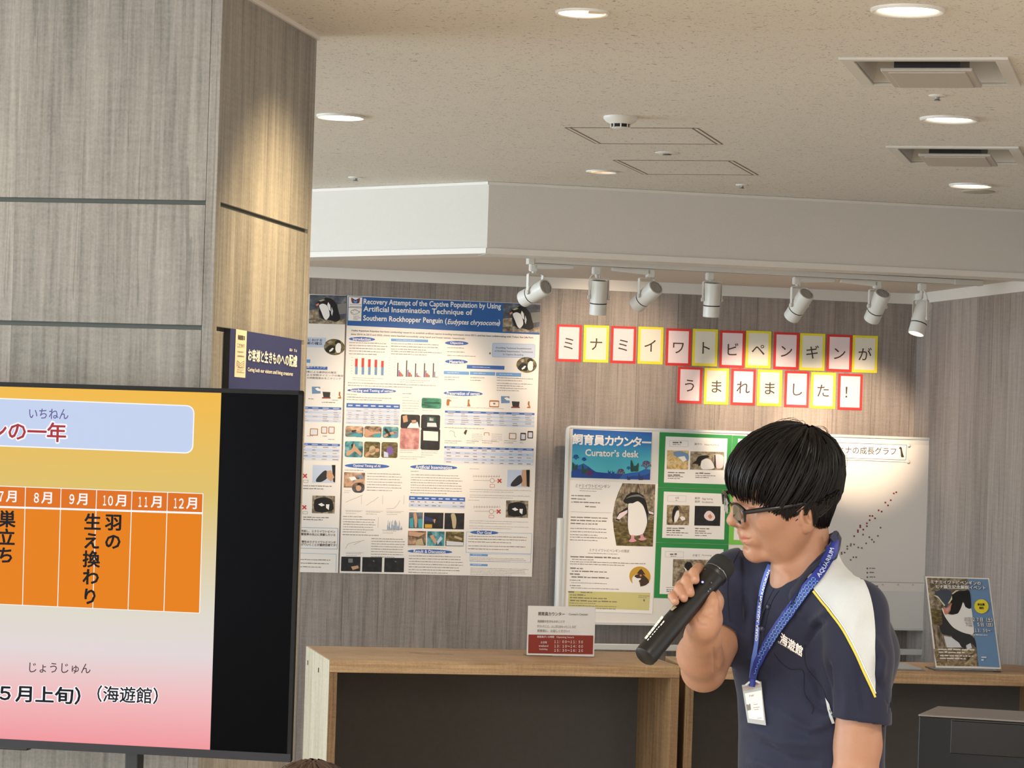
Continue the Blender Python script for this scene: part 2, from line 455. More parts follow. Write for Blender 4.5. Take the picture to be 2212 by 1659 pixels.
PH = dict(
 rock=photo_mat('photo_rocks', [(52, 46, 40), (110, 98, 80), (168, 152, 126), (206, 192, 166)], 48),
 dark=photo_mat('photo_dark_wall', [(26, 28, 34), (60, 66, 78), (92, 98, 108), (150, 150, 150)], 22),
 moss=photo_mat('photo_mossy_ground', [(44, 36, 24), (84, 72, 44), (120, 104, 58), (176, 150, 70)], 44, (1, 2, 1)),
 teal=photo_mat('photo_surgery', [(24, 34, 36), (46, 104, 112), (92, 170, 178), (216, 178, 150)], 24),
 green=photo_mat('photo_green_tank', [(10, 60, 50), (40, 130, 100), (110, 190, 150)], 14, (1, 4, 1)),
 pinkp=photo_mat('photo_pink', [(150, 90, 90), (206, 140, 134), (232, 190, 180)], 30),
 black=photo_mat('photo_black', [(14, 14, 16), (30, 30, 32), (46, 46, 48)], 40),
 nest=photo_mat('photo_nest', [(120, 90, 46), (196, 160, 96), (230, 206, 150), (120, 130, 150)], 46),
 gravel=photo_mat('photo_gravel', [(90, 80, 66), (150, 136, 112), (206, 190, 160)], 60),
 bark=photo_mat('photo_bark', [(48, 40, 32), (100, 86, 68), (160, 142, 118), (196, 184, 160)], 40, (2.2, 0.6, 1)),
 skinp=photo_mat('photo_handling', [(30, 30, 28), (96, 80, 62), (200, 160, 130), (232, 206, 180)], 22),
 pebble=photo_mat('photo_pebbles', [(60, 50, 40), (150, 128, 96), (214, 196, 160)], 24, (1, 1, 1), 2, 2.0))
# ------------------------------------------------------------------ the room
YAW = 12.25                       # back wall direction
ZC = 2.65                         # main ceiling
UW = hdir(YAW)
WALL = Frame((0, 12.5, 0), UW)    # back wall, n faces the camera
_cu, _cv = WALL.uv(1983, 644.5)
CORNER = WALL.pt(_cu, 0)
ZS = 2.392                        # soffit of the recess
RIGHTW = Frame(CORNER, hdir(YAW - 90))   # right wall runs from the corner towards the camera

b = MB(); b.box(-9, 9, -7, 15, -0.1, 0, M_FLOOR); tag(b.build('floor'), kind='structure')
b = MB(); b.box(-4.2, _cu + 0.002, 0, ZC + 0.1, -0.12, 0, M_WALL); tag(b.build('wall_back', mat=WALL.mat()), kind='structure')
b = MB(); b.box(0, 7.5, 0, ZC + 0.1, -0.12, 0, M_WALL); tag(b.build('wall_right', mat=RIGHTW.mat()), kind='structure')

# beam: two faces meeting at an obtuse corner
BC = at_z(1056.5, 391.8, ZC); BC.z = 0
UB, UBL = hdir(12.4), hdir(-39.0)
BEAM = Frame(BC, UB); BEAML = Frame(BC, UBL)
zb = BEAM.uv(1051.2, 548)[1]
zlip = BEAM.uv(1054, 535.5)[1]
thick = 0.16
def beam_run(name, fr, a0, a1, zb):
    b = MB()
    b.box(a0, a1, zlip, ZC + 0.02, -thick, 0, M_BEAM)
    b.box(a0, a1, zb, zlip, -thick, 0.006, M_TRIM)
    b.box(a0, a1, ZC - 0.012, ZC - 0.001, -0.01, 0.006, M_TRIM)
    return tag(b.build(name, mat=fr.mat()), kind='structure')
beam_run('ceiling_beam_right', BEAM, 0, 4.6, zb)
beam_run('ceiling_beam_left', BEAML, -5.0, 0, zb + .001)

# lower soffit of the recess behind the beam
c0 = BEAM.pt(0, 0, -thick * 0.3)
pts = [BEAML.pt(-5, 0, -0.05), c0, BEAM.pt(4.6, 0, -0.05), RIGHTW.pt(-0.02, 0, -0.3) + UW * 2.5, CORNER - WALL.n * 0.1, WALL.pt(-4.2, 0, -0.1)]
b = MB(); lo = [(p.x, p.y, ZS) for p in pts]; hi = [(p.x, p.y, ZS + 0.05) for p in pts]
n = len(pts)
b.add(lo, [list(range(n))[::-1]], M_SOFFIT); b.add(hi, [list(range(n))], M_SOFFIT)
b.add(lo + hi, [[i, (i + 1) % n, n + (i + 1) % n, n + i] for i in range(n)], M_SOFFIT)
tag(b.build('ceiling_recess'), kind='structure')
zt0 = WALL.uv(1300, 622)[1]
b = MB(); b.box(-4.2, _cu, zt0 - 0.012, ZS, 0, 0.022, M_TRIM); tag(b.build('trim_1', mat=WALL.mat()), kind='structure')
b = MB(); b.box(0, 7.0, zt0 - 0.012, ZS, 0, 0.022, M_TRIM); tag(b.build('trim_2', mat=RIGHTW.mat()), kind='structure')

# main ceiling with openings for the recessed fittings
AC = [[at_z(*q, ZC) for q in ((1824, 123), (2189, 123), (2195, 181), (1852, 183))],
      [at_z(*q, ZC) for q in ((1921, 315), (2208, 315), (2220, 352), (1938, 352))]]
AC_SPECS = []
for Q in AC:
    c = sum(Q, Vector()) / 4
    AC_SPECS.append((c, 0.21, 0.262))
AC_YAW = -13.5
def ac_corners(c, hx, hy):
    u, v = hdir(AC_YAW), hdir(AC_YAW + 90)
    return [c + u * sx * hx + v * sy * hy for sx, sy in ((-1, -1), (1, -1), (1, 1), (-1, 1))]
CANS = [(at_z(1258, 26, ZC), 0.055), (at_z(1300, 370, ZC), 0.05)]
def ceiling_plane():
    holes = [[(p.x, p.y) for p in ac_corners(c, hx - 0.03, hy - 0.03)] for c, hx, hy in AC_SPECS]
    for c, r in CANS:
        holes.append([(c.x + r * math.cos(2 * math.pi * k / 32), c.y + r * math.sin(2 * math.pi * k / 32)) for k in range(32)])
    vs, es = [(-9, -7), (9, -7), (9, 15), (-9, 15)], [(0, 1), (1, 2), (2, 3), (3, 0)]
    for h in holes:
        k = len(vs); vs += h; es += [(k + i, k + (i + 1) % len(h)) for i in range(len(h))]
    r = delaunay_2d_cdt([Vector(p) for p in vs], es, [], 0, 1e-6)
    V, Fc = r[0], r[2]
    def inside(p, poly):
        c = False
        for i in range(len(poly)):
            a, b_ = poly[i], poly[i - 1]
            if (a[1] > p[1]) != (b_[1] > p[1]) and p[0] < (b_[0] - a[0]) * (p[1] - a[1]) / (b_[1] - a[1]) + a[0]: c = not c
        return c
    keep = []
    for f in Fc:
        cx = sum(V[i].x for i in f) / 3; cy = sum(V[i].y for i in f) / 3
        if not any(inside((cx, cy), h) for h in holes): keep.append(list(f)[::-1])
    b = MB(); b.add([(p.x, p.y, ZC) for p in V], keep, M_CEIL)
    # upper skin, so that the opening edges have no light leaks
    b.poly([(-9, -7, ZC + 0.3), (-9, 15, ZC + 0.3), (9, 15, ZC + 0.3), (9, -7, ZC + 0.3)], M_DARK)
    o = b.build('ceiling'); return tag(o, kind='structure')
ceiling_plane()

# ------------------------------------------------------------------ column on the left
_p0, _p1 = at_z(551.4, 0, ZC), at_z(680, 75.7, ZC)
UCS = Vector((_p1.x - _p0.x, _p1.y - _p0.y, 0)).normalized()       # along the side face, away from camera
CSIDE = Frame((_p0.x, _p0.y, 0), UCS)
_a = CSIDE.uv(481.4, 0)[0]
CSIDE = Frame(CSIDE.pt(_a, 0), UCS)
UCF = Vector((UCS.y, -UCS.x, 0))
CFRONT = Frame(CSIDE.o, UCF)
side_len = CSIDE.uv(680, 75.7)[0]; side_end = CSIDE.uv(685.4, 76.5)[0]
fg = [CFRONT.uv(430, 433)[1], CFRONT.uv(430, 442.5)[1], CFRONT.uv(420, 702)[1], CFRONT.uv(420, 713)[1]]
sg = [CSIDE.uv(570, 468)[1], CSIDE.uv(570, 475)[1], CSIDE.uv(500, 708.5)[1], CSIDE.uv(500, 716)[1]]
gtop, gtop2 = (fg[0] + fg[1]) / 2, (fg[2] + fg[3]) / 2
xf = CFRONT.uv(444, 438)[0]                    # where the front groove stops
xs0 = CSIDE.uv(477, 443)[0]; xs1 = CSIDE.uv(665.5, 499)[0]
W = 2.6
b = MB()
T = 0.018
rows_z = [0.0, gtop2 - 0.62, gtop2, gtop, ZC]
hg = 0.0048
for i in range(4):
    z0 = rows_z[i] + (hg if i else 0); z1 = rows_z[i + 1] - (hg if i < 3 else 0)
    b.bbox(-W, xf, z0, z1, -T, 0, M_CLAD, 0.0015)
b.bbox(xf + 0.0006, 0.0, 0, ZC, -T, 0, M_CLAD, 0.0012)
b.box(-W, xf, 0, ZC, -T - 0.01, -T + 0.009, M_GROOVE)
o = b.build('column_front', mat=CFRONT.mat(), smooth=None); tag(o, kind='structure')
b = MB()
b.bbox(0.0005, xs0, 0, ZC, -T, -0.0004, M_CLAD, 0.001)
for i in range(4):
    z0 = rows_z[i] + (hg if i else 0); z1 = rows_z[i + 1] - (hg if i < 3 else 0)
    b.bbox(xs0 + 0.0004, xs1, z0, z1, -T, -0.0004, M_CLAD, 0.0012)
b.box(xs0, xs1, 0, ZC, -T - 0.01, -T + 0.009, M_GROOVE)
b.bbox(xs1 + 0.004, side_end, 0, ZC - 0.004, -T, -0.0004, M_CLAD, 0.001)
b.box(T + .012, side_end - .003, 0, ZC, -0.3, -T - 0.004, M_DARK)
b.box(xs0 - 0.02, side_end - 0.004, ZC - 0.010, ZC, 0, 0.008, M_TRIM)
o = b.build('column_side', mat=CSIDE.mat()); tag(o, kind='structure')

# window wall far to the left (outside the picture): mullions between tall openings
b = MB()
LW = Frame((-7.2, 14, 0), (0, -1, 0))
b.box(0, 20, 0, 0.35, -0.1, 0.1, M_TRIM); b.box(0, 20, 2.62, 2.75, -0.1, 0.1, M_TRIM)
for k in range(11):
    b.box(k * 2 - 0.04, k * 2 + 0.04, 0.3, 2.7, -0.1, 0.1, M_ALU)
tag(b.build('wall_left', mat=LW.mat()), kind='structure')

# ------------------------------------------------------------------ ceiling fittings
def zmat(p, z=None, yaw=0):
    m = Matrix.Rotation(R(yaw), 4, 'Z'); m.translation = Vector((p.x, p.y, ZC if z is None else z)); return m
DOWN = Matrix.Rotation(math.pi, 4, 'X')
def ceil_m(p): 
    m = DOWN.copy(); m.translation = Vector((p.x, p.y, ZC)); return m
def downlight(cx, cy, ring_px, lens_px, label):
    p = at_z(cx, cy, ZC); d = (p - CAM_C).length
    rr = ring_px / 2 * d / F_PX; lr = lens_px / 2 * d / F_PX
    e = empty('downlight', mat=ceil_m(p))
    tag(e, label, 'ceiling light', 'round ceiling downlights')
    b = MB(); I = Matrix.Identity(4)
    b.lathe([(rr, 0.0), (rr, 0.004), (rr - 0.004, 0.008), (lr + 0.006, 0.006), (lr + 0.001, 0.001)], I, M_WHITE, 40, cap=False)
    b.build('trim_ring', e, smooth=40)
    b = MB(); b.lathe([(lr + 0.001, 0.0015), (lr * 0.6, 0.003), (0.0005, 0.0035)], I, M_LENS, 40, cap=False)
    b.build('diffuser', e, smooth=60)
    return e
downlight(1961, 20, 158, 124, 'large round lit downlight at the top edge, before the nearer air diffuser')
downlight(736, 250, 104, 88, 'round lit downlight beside the top of the wood column')
downlight(2050, 256, 124, 93, 'round lit downlight between the two square air diffusers')
downlight(2097, 399, 92, 76, 'round lit downlight nearest the beam, past the farther air diffuser')
def can_light(k, label, lit):
    p, r = CANS[k]
    e = empty('adjustable_downlight', mat=ceil_m(p)); tag(e, label, 'ceiling light', 'adjustable ceiling downlights')
    I = Matrix.Identity(4); b = MB()
    b.lathe([(r * 1.14, 0), (r * 1.14, 0.003), (r * 1.08, 0.006), (r, 0.004), (r, -0.10), (0.001, -0.10)], I, M_WHITE, 36, cap=False)
    b.build('trim_ring', e, smooth=40)
    b = MB(); T2 = Matrix.Translation((0.0, 0, -0.03)) @ Matrix.Rotation(R(16), 4, 'Y')
    b.lathe([(r * 0.90, 0.022), (r * 0.74, -0.012), (r * 0.35, -0.042), (0.001, -0.046)], T2, M_WARMLENS if lit else M_WARMDIM, 36, cap=False)
    b.build('reflector', e, smooth=50)
    b = MB(); b.box(r * 0.25, r * 0.97, -r * 0.55, r * 0.2, -0.02, -0.001, M_WHITE2); b.build('tilt_bracket', e)
    d = bpy.data.lights.new('downlight_lamp', 'SPOT'); d.energy = 84 if lit else 22; d.color = (1, 0.74, 0.40); d.spot_size = R(74 if lit else 85); d.spot_blend = 1.0; d.shadow_soft_size = 0.03
    l = bpy.data.objects.new('downlight_lamp', d); COL.objects.link(l); l.location = (p.x, p.y, ZC - 0.012)
    if lit:                                # swivelled towards the sign on the column
        tg = CSIDE.pt(*CSIDE.uv(585, 800)); l.rotation_euler = (tg - l.location).to_track_quat('-Z', 'Y').to_euler()
    return e
can_light(0, 'bright tilted warm downlight at the top edge of the ceiling', True)
can_light(1, 'dim warm tilted downlight near the beam, beside the farther hatch', False)
# further lamps of the same kind behind and beside the camera's view
for (x, y) in ((-1.9, 3.2), (0.9, 3.0), (2.9, 5.2), (-2.6, 8.2), (3.0, 8.6), (2.2, 1.0), (-0.4, 0.8), (-2.9, 5.6)):
    d = bpy.data.lights.new('room_downlight', 'AREA'); d.shape = 'DISK'; d.size = 0.14; d.energy = 36; d.color = (1, 0.91, 0.79)
    l = bpy.data.objects.new('room_downlight', d); COL.objects.link(l); l.location = (x, y, ZC - 0.01)

M_GREYLINE = mat('hatch_outline_grey', srgb(120, 110, 98), .8)  # grey strips outlining the ceiling hatches
def hatch(quad, label):
    Q = [at_z(*q, ZC) for q in quad]; c = sum(Q, Vector()) / 4
    ux = (Q[1] - Q[0] + Q[2] - Q[3]); hx = ux.length / 4; uy = (Q[3] - Q[0] + Q[2] - Q[1]); hy = uy.length / 4
    yaw = math.degrees(math.atan2(ux.y, ux.x))
    m = ceil_m(c) @ Matrix.Rotation(-R(yaw), 4, 'Z')
    e = empty('access_hatch', mat=m); tag(e, label, 'ceiling hatch', 'square ceiling access hatches')
    b = MB(); b.box(-hx + 0.016, hx - 0.016, -hy + 0.009, hy - 0.009, 0.0002, 0.0006, M_CEIL)
    b.build('panel', e)
    b = MB(); w = 0.016; g = 0.006
    for s in (-1, 1):
        b.box(s * (hx - 0.006) - 0.006, s * (hx - 0.006) + 0.006, -hy, hy, 0.0003, 0.0009, M_TRIM)
        b.box(s * (hx - 0.014) - 0.0035, s * (hx - 0.014) + 0.0035, -hy, hy, 0.0003, 0.0010, M_GREYLINE)
        b.box(s * (hx + 0.002) - 0.0025, s * (hx + 0.002) + 0.0025, -hy, hy, 0.0003, 0.0010, M_GREYLINE)
        b.box(-hx, hx, s * hy - 0.005, s * hy + 0.005, 0.0003, 0.0009, M_GREYLINE)
    b.build('frame', e)
    return e
hatch([(1228, 275), (1512, 277), (1553, 311), (1283, 310)], 'square flush ceiling hatch just past the smoke detector')
hatch([(1334, 346), (1592, 347), (1627, 378), (1384, 376)], 'square flush ceiling hatch closest to the beam')

M_PLATE = mat('diffuser_plate', srgb(188, 180, 170), .5)
def diffuser(k, label):
    c, hx, hy = AC_SPECS[k]
    m = ceil_m(c) @ Matrix.Rotation(-R(AC_YAW), 4, 'Z')      # local z down, y towards the camera
    e = empty('air_diffuser', mat=m); tag(e, label, 'air vent', 'square ceiling air diffusers')
    b = MB(); w = 0.034
    for (x0, x1, y0, y1) in ((-hx, hx, hy - w, hy), (-hx, hx, -hy, -hy + w), (-hx, -hx + w, -hy + w, hy - w), (hx - w, hx, -hy + w, hy - w)):
        b.bbox(x0, x1, y0, y1, 0.0, 0.007, M_WHITE2, 0.0015)
    b.build('frame', e)
    b = MB(); ix, iy, d = hx - w, hy - w, -0.11
    lo = [(-ix, -iy, 0), (ix, -iy, 0), (ix, iy, 0), (-ix, iy, 0)]; up = [(x * 0.86, y * 0.86, d) for x, y, _ in lo]
    b.add(lo + up, [[i, (i + 1) % 4, 4 + (i + 1) % 4, 4 + i] for i in range(4)], M_WHITE2)
    b.add(up, [[0, 1, 2, 3]], M_DARK)
    b.build('duct_well', e)
    b = MB(); px, py = hx * 0.55, hy * 0.62
    b.bbox(-px, px, -py, py, 0.013, 0.022, M_PLATE, 0.003)
    b.bbox(-px + 0.018, px - 0.018, -py + 0.018, py - 0.018, 0.021, 0.025, M_PLATE, 0.002)
    pl = b.build('centre_plate', e)
    b = MB(); b.box(-px * 0.72, px * 0.72, -py * 0.85, py * 0.9, -0.075, 0.012, M_BLACK); b.build('core', e)
    return e
diffuser(0, 'square white air diffuser between the large downlight and the next one')
diffuser(1, 'smaller-looking square air diffuser farther back, cut by the right edge')

p = at_z(1341, 252, ZC); e = empty('smoke_detector', mat=ceil_m(p)); tag(e, 'white smoke detector with dark slots on the ceiling before the hatches', 'smoke detector')
I = Matrix.Identity(4)
b = MB(); b.lathe([(0.052, 0), (0.052, 0.007), (0.044, 0.016), (0.033, 0.021), (0.031, 0.023)], I, M_WHITE, 32, cap=False); b.build('base', e, smooth=40)
b = MB(); b.lathe([(0.026, 0.020), (0.026, 0.033)], I, M_DARK, 32, cap=False); b.build('sensing_chamber', e, smooth=40)
b = MB(); b.lathe([(0.001, 0.036), (0.024, 0.036), (0.029, 0.033), (0.027, 0.032), (0.001, 0.032)], I, M_WHITE, 32, cap=False)
for k in range(8):
    a = k * math.pi / 4; c_, s_ = math.cos(a), math.sin(a)
    b.tube([(0.0285 * c_, 0.0285 * s_, 0.022), (0.0285 * c_, 0.0285 * s_, 0.034)], 0.0022, M_WHITE, 6)
b.build('cap', e, smooth=40)
def sprinkler(x, y, r, label, deep=0.014):
    p = at_z(x, y, ZC); e = empty('sprinkler', mat=ceil_m(p)); tag(e, label, 'sprinkler', 'ceiling sprinkler heads')
    b = MB(); b.lathe([(r, 0), (r, 0.002), (r * 0.8, 0.0045), (r * 0.32, 0.005)], I, M_WHITE, 28, cap=False); b.build('escutcheon', e, smooth=40)
    b = MB(); b.lathe([(r * 0.3, 0.004), (r * 0.22, deep * 0.7), (r * 0.42, deep), (0.001, deep + 0.001)], I, M_GREYMETAL, 16, cap=False); b.build('deflector', e, smooth=40)
sprinkler(2025, 206, 0.024, 'small sprinkler head just past the nearer air diffuser')
sprinkler(1441, 330, 0.040, 'flat sprinkler cover between the two ceiling hatches', 0.008)
sprinkler(1603, 399, 0.024, 'small sprinkler head between the farther hatch and the beam')
sprinkler(768, 383, 0.028, 'small sprinkler head above the pale blue beam face')
p = at_z(2113, 413, ZC)
b = MB(); b.lathe([(0.062, 0), (0.060, 0.004), (0.05, 0.006), (0.001, 0.007)], I, mat('ceiling_cover_grey', srgb(176, 170, 148), 0.5), 32, cap=False)
tag(b.build('ceiling_cover', mat=ceil_m(p), smooth=40), 'round grey blank cover beside the downlight nearest the beam', 'ceiling cover')

# ------------------------------------------------------------------ track and spotlights
TZ = ZS - 0.002
ta = at_z(1145.6, 556.5, TZ); tb = at_z(2117, 606.5, TZ)
TRK = Frame(Vector((ta.x, ta.y, TZ)), Vector((tb.x - ta.x, tb.y - ta.y, 0)))
tl = (tb - ta).length
e = empty('lighting_track', mat=TRK.mat()); tag(e, 'white lighting track under the lowered soffit above the posters', 'lighting track')
b = MB(); b.box(0, tl, -0.020, 0, -0.016, 0.016, M_WHITE); b.box(0.02, tl - 0.12, -0.0202, -0.0195, -0.006, 0.006, M_DARK); b.build('rail', e)
b = MB(); b.bbox(-0.012, 0.012, -0.026, 0.001, -0.019, 0.019, M_WHITE, 0.002); b.build('end_cap', e)
b = MB(); b.bbox(tl - 0.12, tl + 0.006, -0.0215, 0.001, -0.019, 0.019, M_WHITE2, 0.002); b.build('feed_box', e)
def spot(tx, px, py, axis, label, gear=0, roll=0, drop=None, power=60, size=46, L=0.135, r=0.0335, aim=None, cable=0, grill=True, fcol=(1.0, 0.77, 0.55)):
    """tx = where the adaptor sits (px along the track), px/py = barrel centre, axis = lens direction"""
    q = TRK.uv(tx, 575)[0]
    P = TRK.pt(q, 0, 0); d = (Vector((P.x, P.y, 0)) - Vector((0, 0, 0))).length
    bc = TRK.pt(*TRK.uv(px, py), 0.0)
    e = empty('spotlight', loc=(P.x, P.y, TZ - 0.020)); tag(e, label, 'spotlight', 'white spotlights on the ceiling track')
    base = Vector((P.x, P.y, TZ - 0.020)); loc = lambda v: Vector(v) - base
    ax = Vector(axis).normalized()
    # adaptor (with a long gear box on some of them)
    b = MB(); fm = TRK.mat().to_3x3().to_4x4()
    x1 = 0.155 if gear else 0.0
    if gear:
        bm_ = bmesh.new(); bmesh.ops.create_cube(bm_, size=1)
        for v in bm_.verts:
            v.co = Vector((v.co.x * 0.165 * 1 + gear * 0.082, v.co.y * 0.022 - 0.0145, v.co.z * 0.028))
            if v.co.y < -0.013 and (v.co.x * gear) > 0.1: v.co.y += 0.010
        bmesh.ops.bevel(bm_, geom=list(bm_.edges), offset=0.004, segments=2, affect='EDGES')
        b.bm(bm_, M_WHITE, fm)
        b.build('gear_box', e, smooth=35); b = MB()
    bm_ = bmesh.new(); bmesh.ops.create_cube(bm_, size=1)
    for v in bm_.verts: v.co = Vector((v.co.x * 0.030, v.co.y * 0.030 - 0.0185, v.co.z * 0.028))
    bmesh.ops.bevel(bm_, geom=list(bm_.edges), offset=0.003, segments=2, affect='EDGES'); b.bm(bm_, M_WHITE, fm)
    b.build('adaptor', e, smooth=35)
    # yoke: inverted U whose legs meet the barrel at the pivot
    side = (ax.cross(Vector((0, 0, 1))))
    if side.length < 0.25: side = Vector(TRK.u)
    side.normalize(); side = Matrix.Rotation(R(roll), 3, 'Z') @ side
    top = Vector((P.x, P.y, TZ - 0.020 - 0.034))
    hz = r + 0.006; zy = min(top.z - 0.004, bc.z + 0.075)
    b = MB()
    path = [bc + side * hz, Vector(((bc + side * hz).x, (bc + side * hz).y, zy - 0.004)), Vector(((bc + side * (hz - 0.006)).x, (bc + side * (hz - 0.006)).y, zy)),
            Vector(((bc - side * (hz - 0.006)).x, (bc - side * (hz - 0.006)).y, zy)), Vector(((bc - side * hz).x, (bc - side * hz).y, zy - 0.004)), bc - side * hz]
    wd = side.cross(Vector((0, 0, 1))).normalized()
    for a_, b_ in zip(path[:-1], path[1:]):
        t_ = (b_ - a_).normalized(); nn = t_.cross(wd).normalized() * 0.0016; ww = wd * 0.0062
        vs = [loc(x + sx * ww + sy * nn) for x in (a_, b_) for sx, sy in ((-1, -1), (1, -1), (1, 1), (-1, 1))]
        b.add(vs, [[0, 1, 5, 4], [1, 2, 6, 5], [2, 3, 7, 6], [3, 0, 4, 7], [3, 2, 1, 0], [4, 5, 6, 7]], M_WHITE)
    for s_ in (-1, 1):
        q0 = bc + side * hz * s_
        b.tube([loc(q0 - side * 0.004 * s_), loc(q0 + side * 0.005 * s_)], 0.008, M_WHITE2, 12)
    b.build('yoke', e)
    b = MB(); b.tube([loc(top + Vector((0, 0, 0.004))), loc(Vector((bc.x * 0.35 + top.x * 0.65, bc.y * 0.35 + top.y * 0.65, max(zy, top.z - 0.03))))], 0.007, M_WHITE, 12)
    b.tube([loc(Vector((bc.x, bc.y, zy - 0.001))), loc(Vector((bc.x, bc.y, max(zy + 0.012, top.z - 0.002))))], 0.006, M_WHITE, 12)
    b.build('stem', e, smooth=40)
    # barrel
    zq = ax.to_track_quat('Z', 'Y').to_matrix().to_4x4(); zq.translation = loc(bc)
    h = L / 2
    b = MB()
    b.lathe([(r * 0.80, -h), (r * 0.97, -h), (r, -h + 0.004), (r, h * 0.30), (r * 0.955, h * 0.31), (r * 0.955, h * 0.36), (r, h * 0.37), (r, h - 0.003), (r * 0.985, h), (r * 0.90, h), (r * 0.86, h * 0.55), (0.001, h * 0.5)], zq, M_WHITE, 40, cap=False)
    bo = b.build('barrel', e, smooth=35)
    b = MB(); b.lathe([(r * 0.985, h * 0.305), (r * 0.985, h * 0.365)], zq, M_DARK, 40, cap=False); b.build('focus_groove', bo, smooth=40)
    b = MB(); b.lathe([(0.001, -h + 0.006), (r * 0.82, -h + 0.006)], zq, M_DARK, 32, cap=False)
    for k in range(-3, 4):
        x = k * r * 0.22; hh = math.sqrt(max(0, (r * 0.8) ** 2 - x * x))
        vs = [zq @ Vector((x + sx * 0.0012, sy * hh, z)) for z in (-h + 0.007, -h + 0.001) for sx, sy in ((-1, -1), (1, -1), (1, 1), (-1, 1))]
        b.add(vs, [[0, 1, 5, 4], [1, 2, 6, 5], [2, 3, 7, 6], [3, 0, 4, 7], [4, 5, 6, 7]], M_WHITE2)
    b.build('rear_grille', bo)
    b = MB(); b.lathe([(r * 0.84, h * 0.62), (0.001, h * 0.60)], zq, M_WARMLENS, 32, cap=False); b.build('lens', bo, smooth=60)
    if cable:
        s0 = bc - ax * h * 0.1 + wd * 0 - side * (r * 0.9) * (1 if cable > 0 else -1)
        s1 = Vector((P.x, P.y, TZ - 0.05)) - side * 0.010 * (1 if cable > 0 else -1)
        mid = (s0 + s1) / 2 - side * 0.032 * (1 if cable > 0 else -1) + Vector((0, 0, 0.012))
        pts = [loc((1 - t) ** 2 * s0 + 2 * t * (1 - t) * mid + t * t * s1) for t in [i / 10 for i in range(11)]]
        b = MB(); b.tube(pts, 0.0028, M_WHITE, 8); b.build('cable', e, smooth=60)
    d_ = bpy.data.lights.new('spot_lamp', 'SPOT'); d_.energy = power; d_.color = fcol; d_.spot_size = R(size); d_.spot_blend = 0.75; d_.shadow_soft_size = 0.02
    l_ = bpy.data.objects.new('spot_lamp', d_); COL.objects.link(l_)
    src = bc + ax * (h + 0.004); l_.location = src
    tgt = WALL.pt(*WALL.uv(*aim)) if aim else src + ax
    l_.rotation_euler = (tgt - src).to_track_quat('-Z', 'Y').to_euler()
    return e
spot(1152, 1155, 633, (-0.62, 0.66, -0.32), 'leftmost track spotlight, tilted flat, overlapping the top of the poster', gear=1, aim=(880, 900), power=55, size=44)
spot(1288, 1293, 643, (-0.02, 0.16, -1.0), 'second track spotlight from the left, hanging straight down', aim=(1110, 1440), power=24, size=54, cable=1)
spot(1405, 1396, 640, (-0.48, 0.62, -0.46), 'third track spotlight from the left, its rear grille showing', gear=-1, aim=(1290, 800), power=50, size=44)
spot(1534, 1538, 648, (-0.01, 0.14, -1.0), 'fourth track spotlight from the left, hanging straight down mid-track', aim=(1500, 1450), power=28, size=54)
spot(1722, 1726, 660, (-0.36, 0.60, -0.66), 'fifth track spotlight, tilted left above the yellow and red cards', gear=1, aim=(1640, 930), power=95, size=38)
spot(1896, 1895, 662, (-0.24, 0.58, -0.76), 'sixth track spotlight, tilted, second from the right end', gear=-1, aim=(1830, 950), power=95, size=38)
spot(1993, 1988, 688, (-0.26, -0.20, -0.95), 'rightmost track spotlight, pointing down beside the room corner', power=16, size=50, cable=1)
# ------------------------------------------------------------------ printed things on the back wall
def sheet(name, fr, quad, label, cat, thick=0.0015, m=None, group=None, parent=None):
    """a paper or board sheet lying in fr: quad in picture coordinates TL,TR,BR,BL"""
    uv = [fr.uv(*q) for q in quad]
    b = MB(); b.prism(uv, 0.0, thick, m or K['white'])
    o = b.build(name, parent, mat=None if parent else fr.mat())
    if label: tag(o, label, cat, group)
    return o
def part(ink, name, parent, label=None):
    o = ink.build(name, parent)
    if label: o['label'] = label
    return o
rnd = random.Random(3)
def T(zs, ox, oy):
    """readings taken on an enlarged view: scale and origin"""
    return lambda x, y: (ox + x / zs, oy + y / zs)
PZ = 0.0021
def penguin_photo(ink, x0, y0, w, h, sl=0.03):
    """penguin leaning over on grey rocks, seen side-on"""
    def Q(pts, m, z): ink.q([(x0 + a * w - b_ * h * 0.032, y0 + b_ * h + a * w * sl) for a, b_ in pts], m, z, False if any(a in (0, 1) or b_ in (0, 1) for a, b_ in pts) else None)
    Q([(0, 0), (1, 0), (1, 1), (0, 1)], PH['dark'], 0)
    Q([(0, .54), (.24, .5), (.27, .86), (0, .9)], PH['gravel'], .0003)
    Q([(0, .84), (.3, .8), (.62, .9), (1, .78), (1, 1), (0, 1)], PH['rock'], .0003)
    Q([(.75, .3), (1, .26), (1, .62), (.8, .66)], K['grey'], .0003)
    Q([(.18, .33), (.25, .2), (.36, .17), (.44, .08), (.6, .13), (.72, .3), (.79, .56), (.84, .82), (.72, .92), (.56, .86), (.36, .84), (.26, .6), (.27, .42), (.2, .4)], K['black'], .0006)
    Q([(.26, .37), (.36, .30), (.47, .36), (.53, .52), (.55, .72), (.47, .86), (.4, .8), (.33, .6)], K['white'], .0009)
    Q([(.50, .24), (.56, .34), (.58, .56), (.53, .5), (.48, .34)], K['white'], .0009)
    Q([(.60, .40), (.64, .55), (.62, .72), (.59, .62)], K['pale2'], .0009)
    Q([(.17, .34), (.24, .28), (.26, .34), (.2, .4)], K['orange'], .0009)
    Q([(.24, .2), (.36, .15), (.42, .17), (.30, .23)], K['tan'], .0009)
    Q([(.36, .92), (.5, .86), (.56, .96), (.44, 1)], PH['gravel'], .0009)
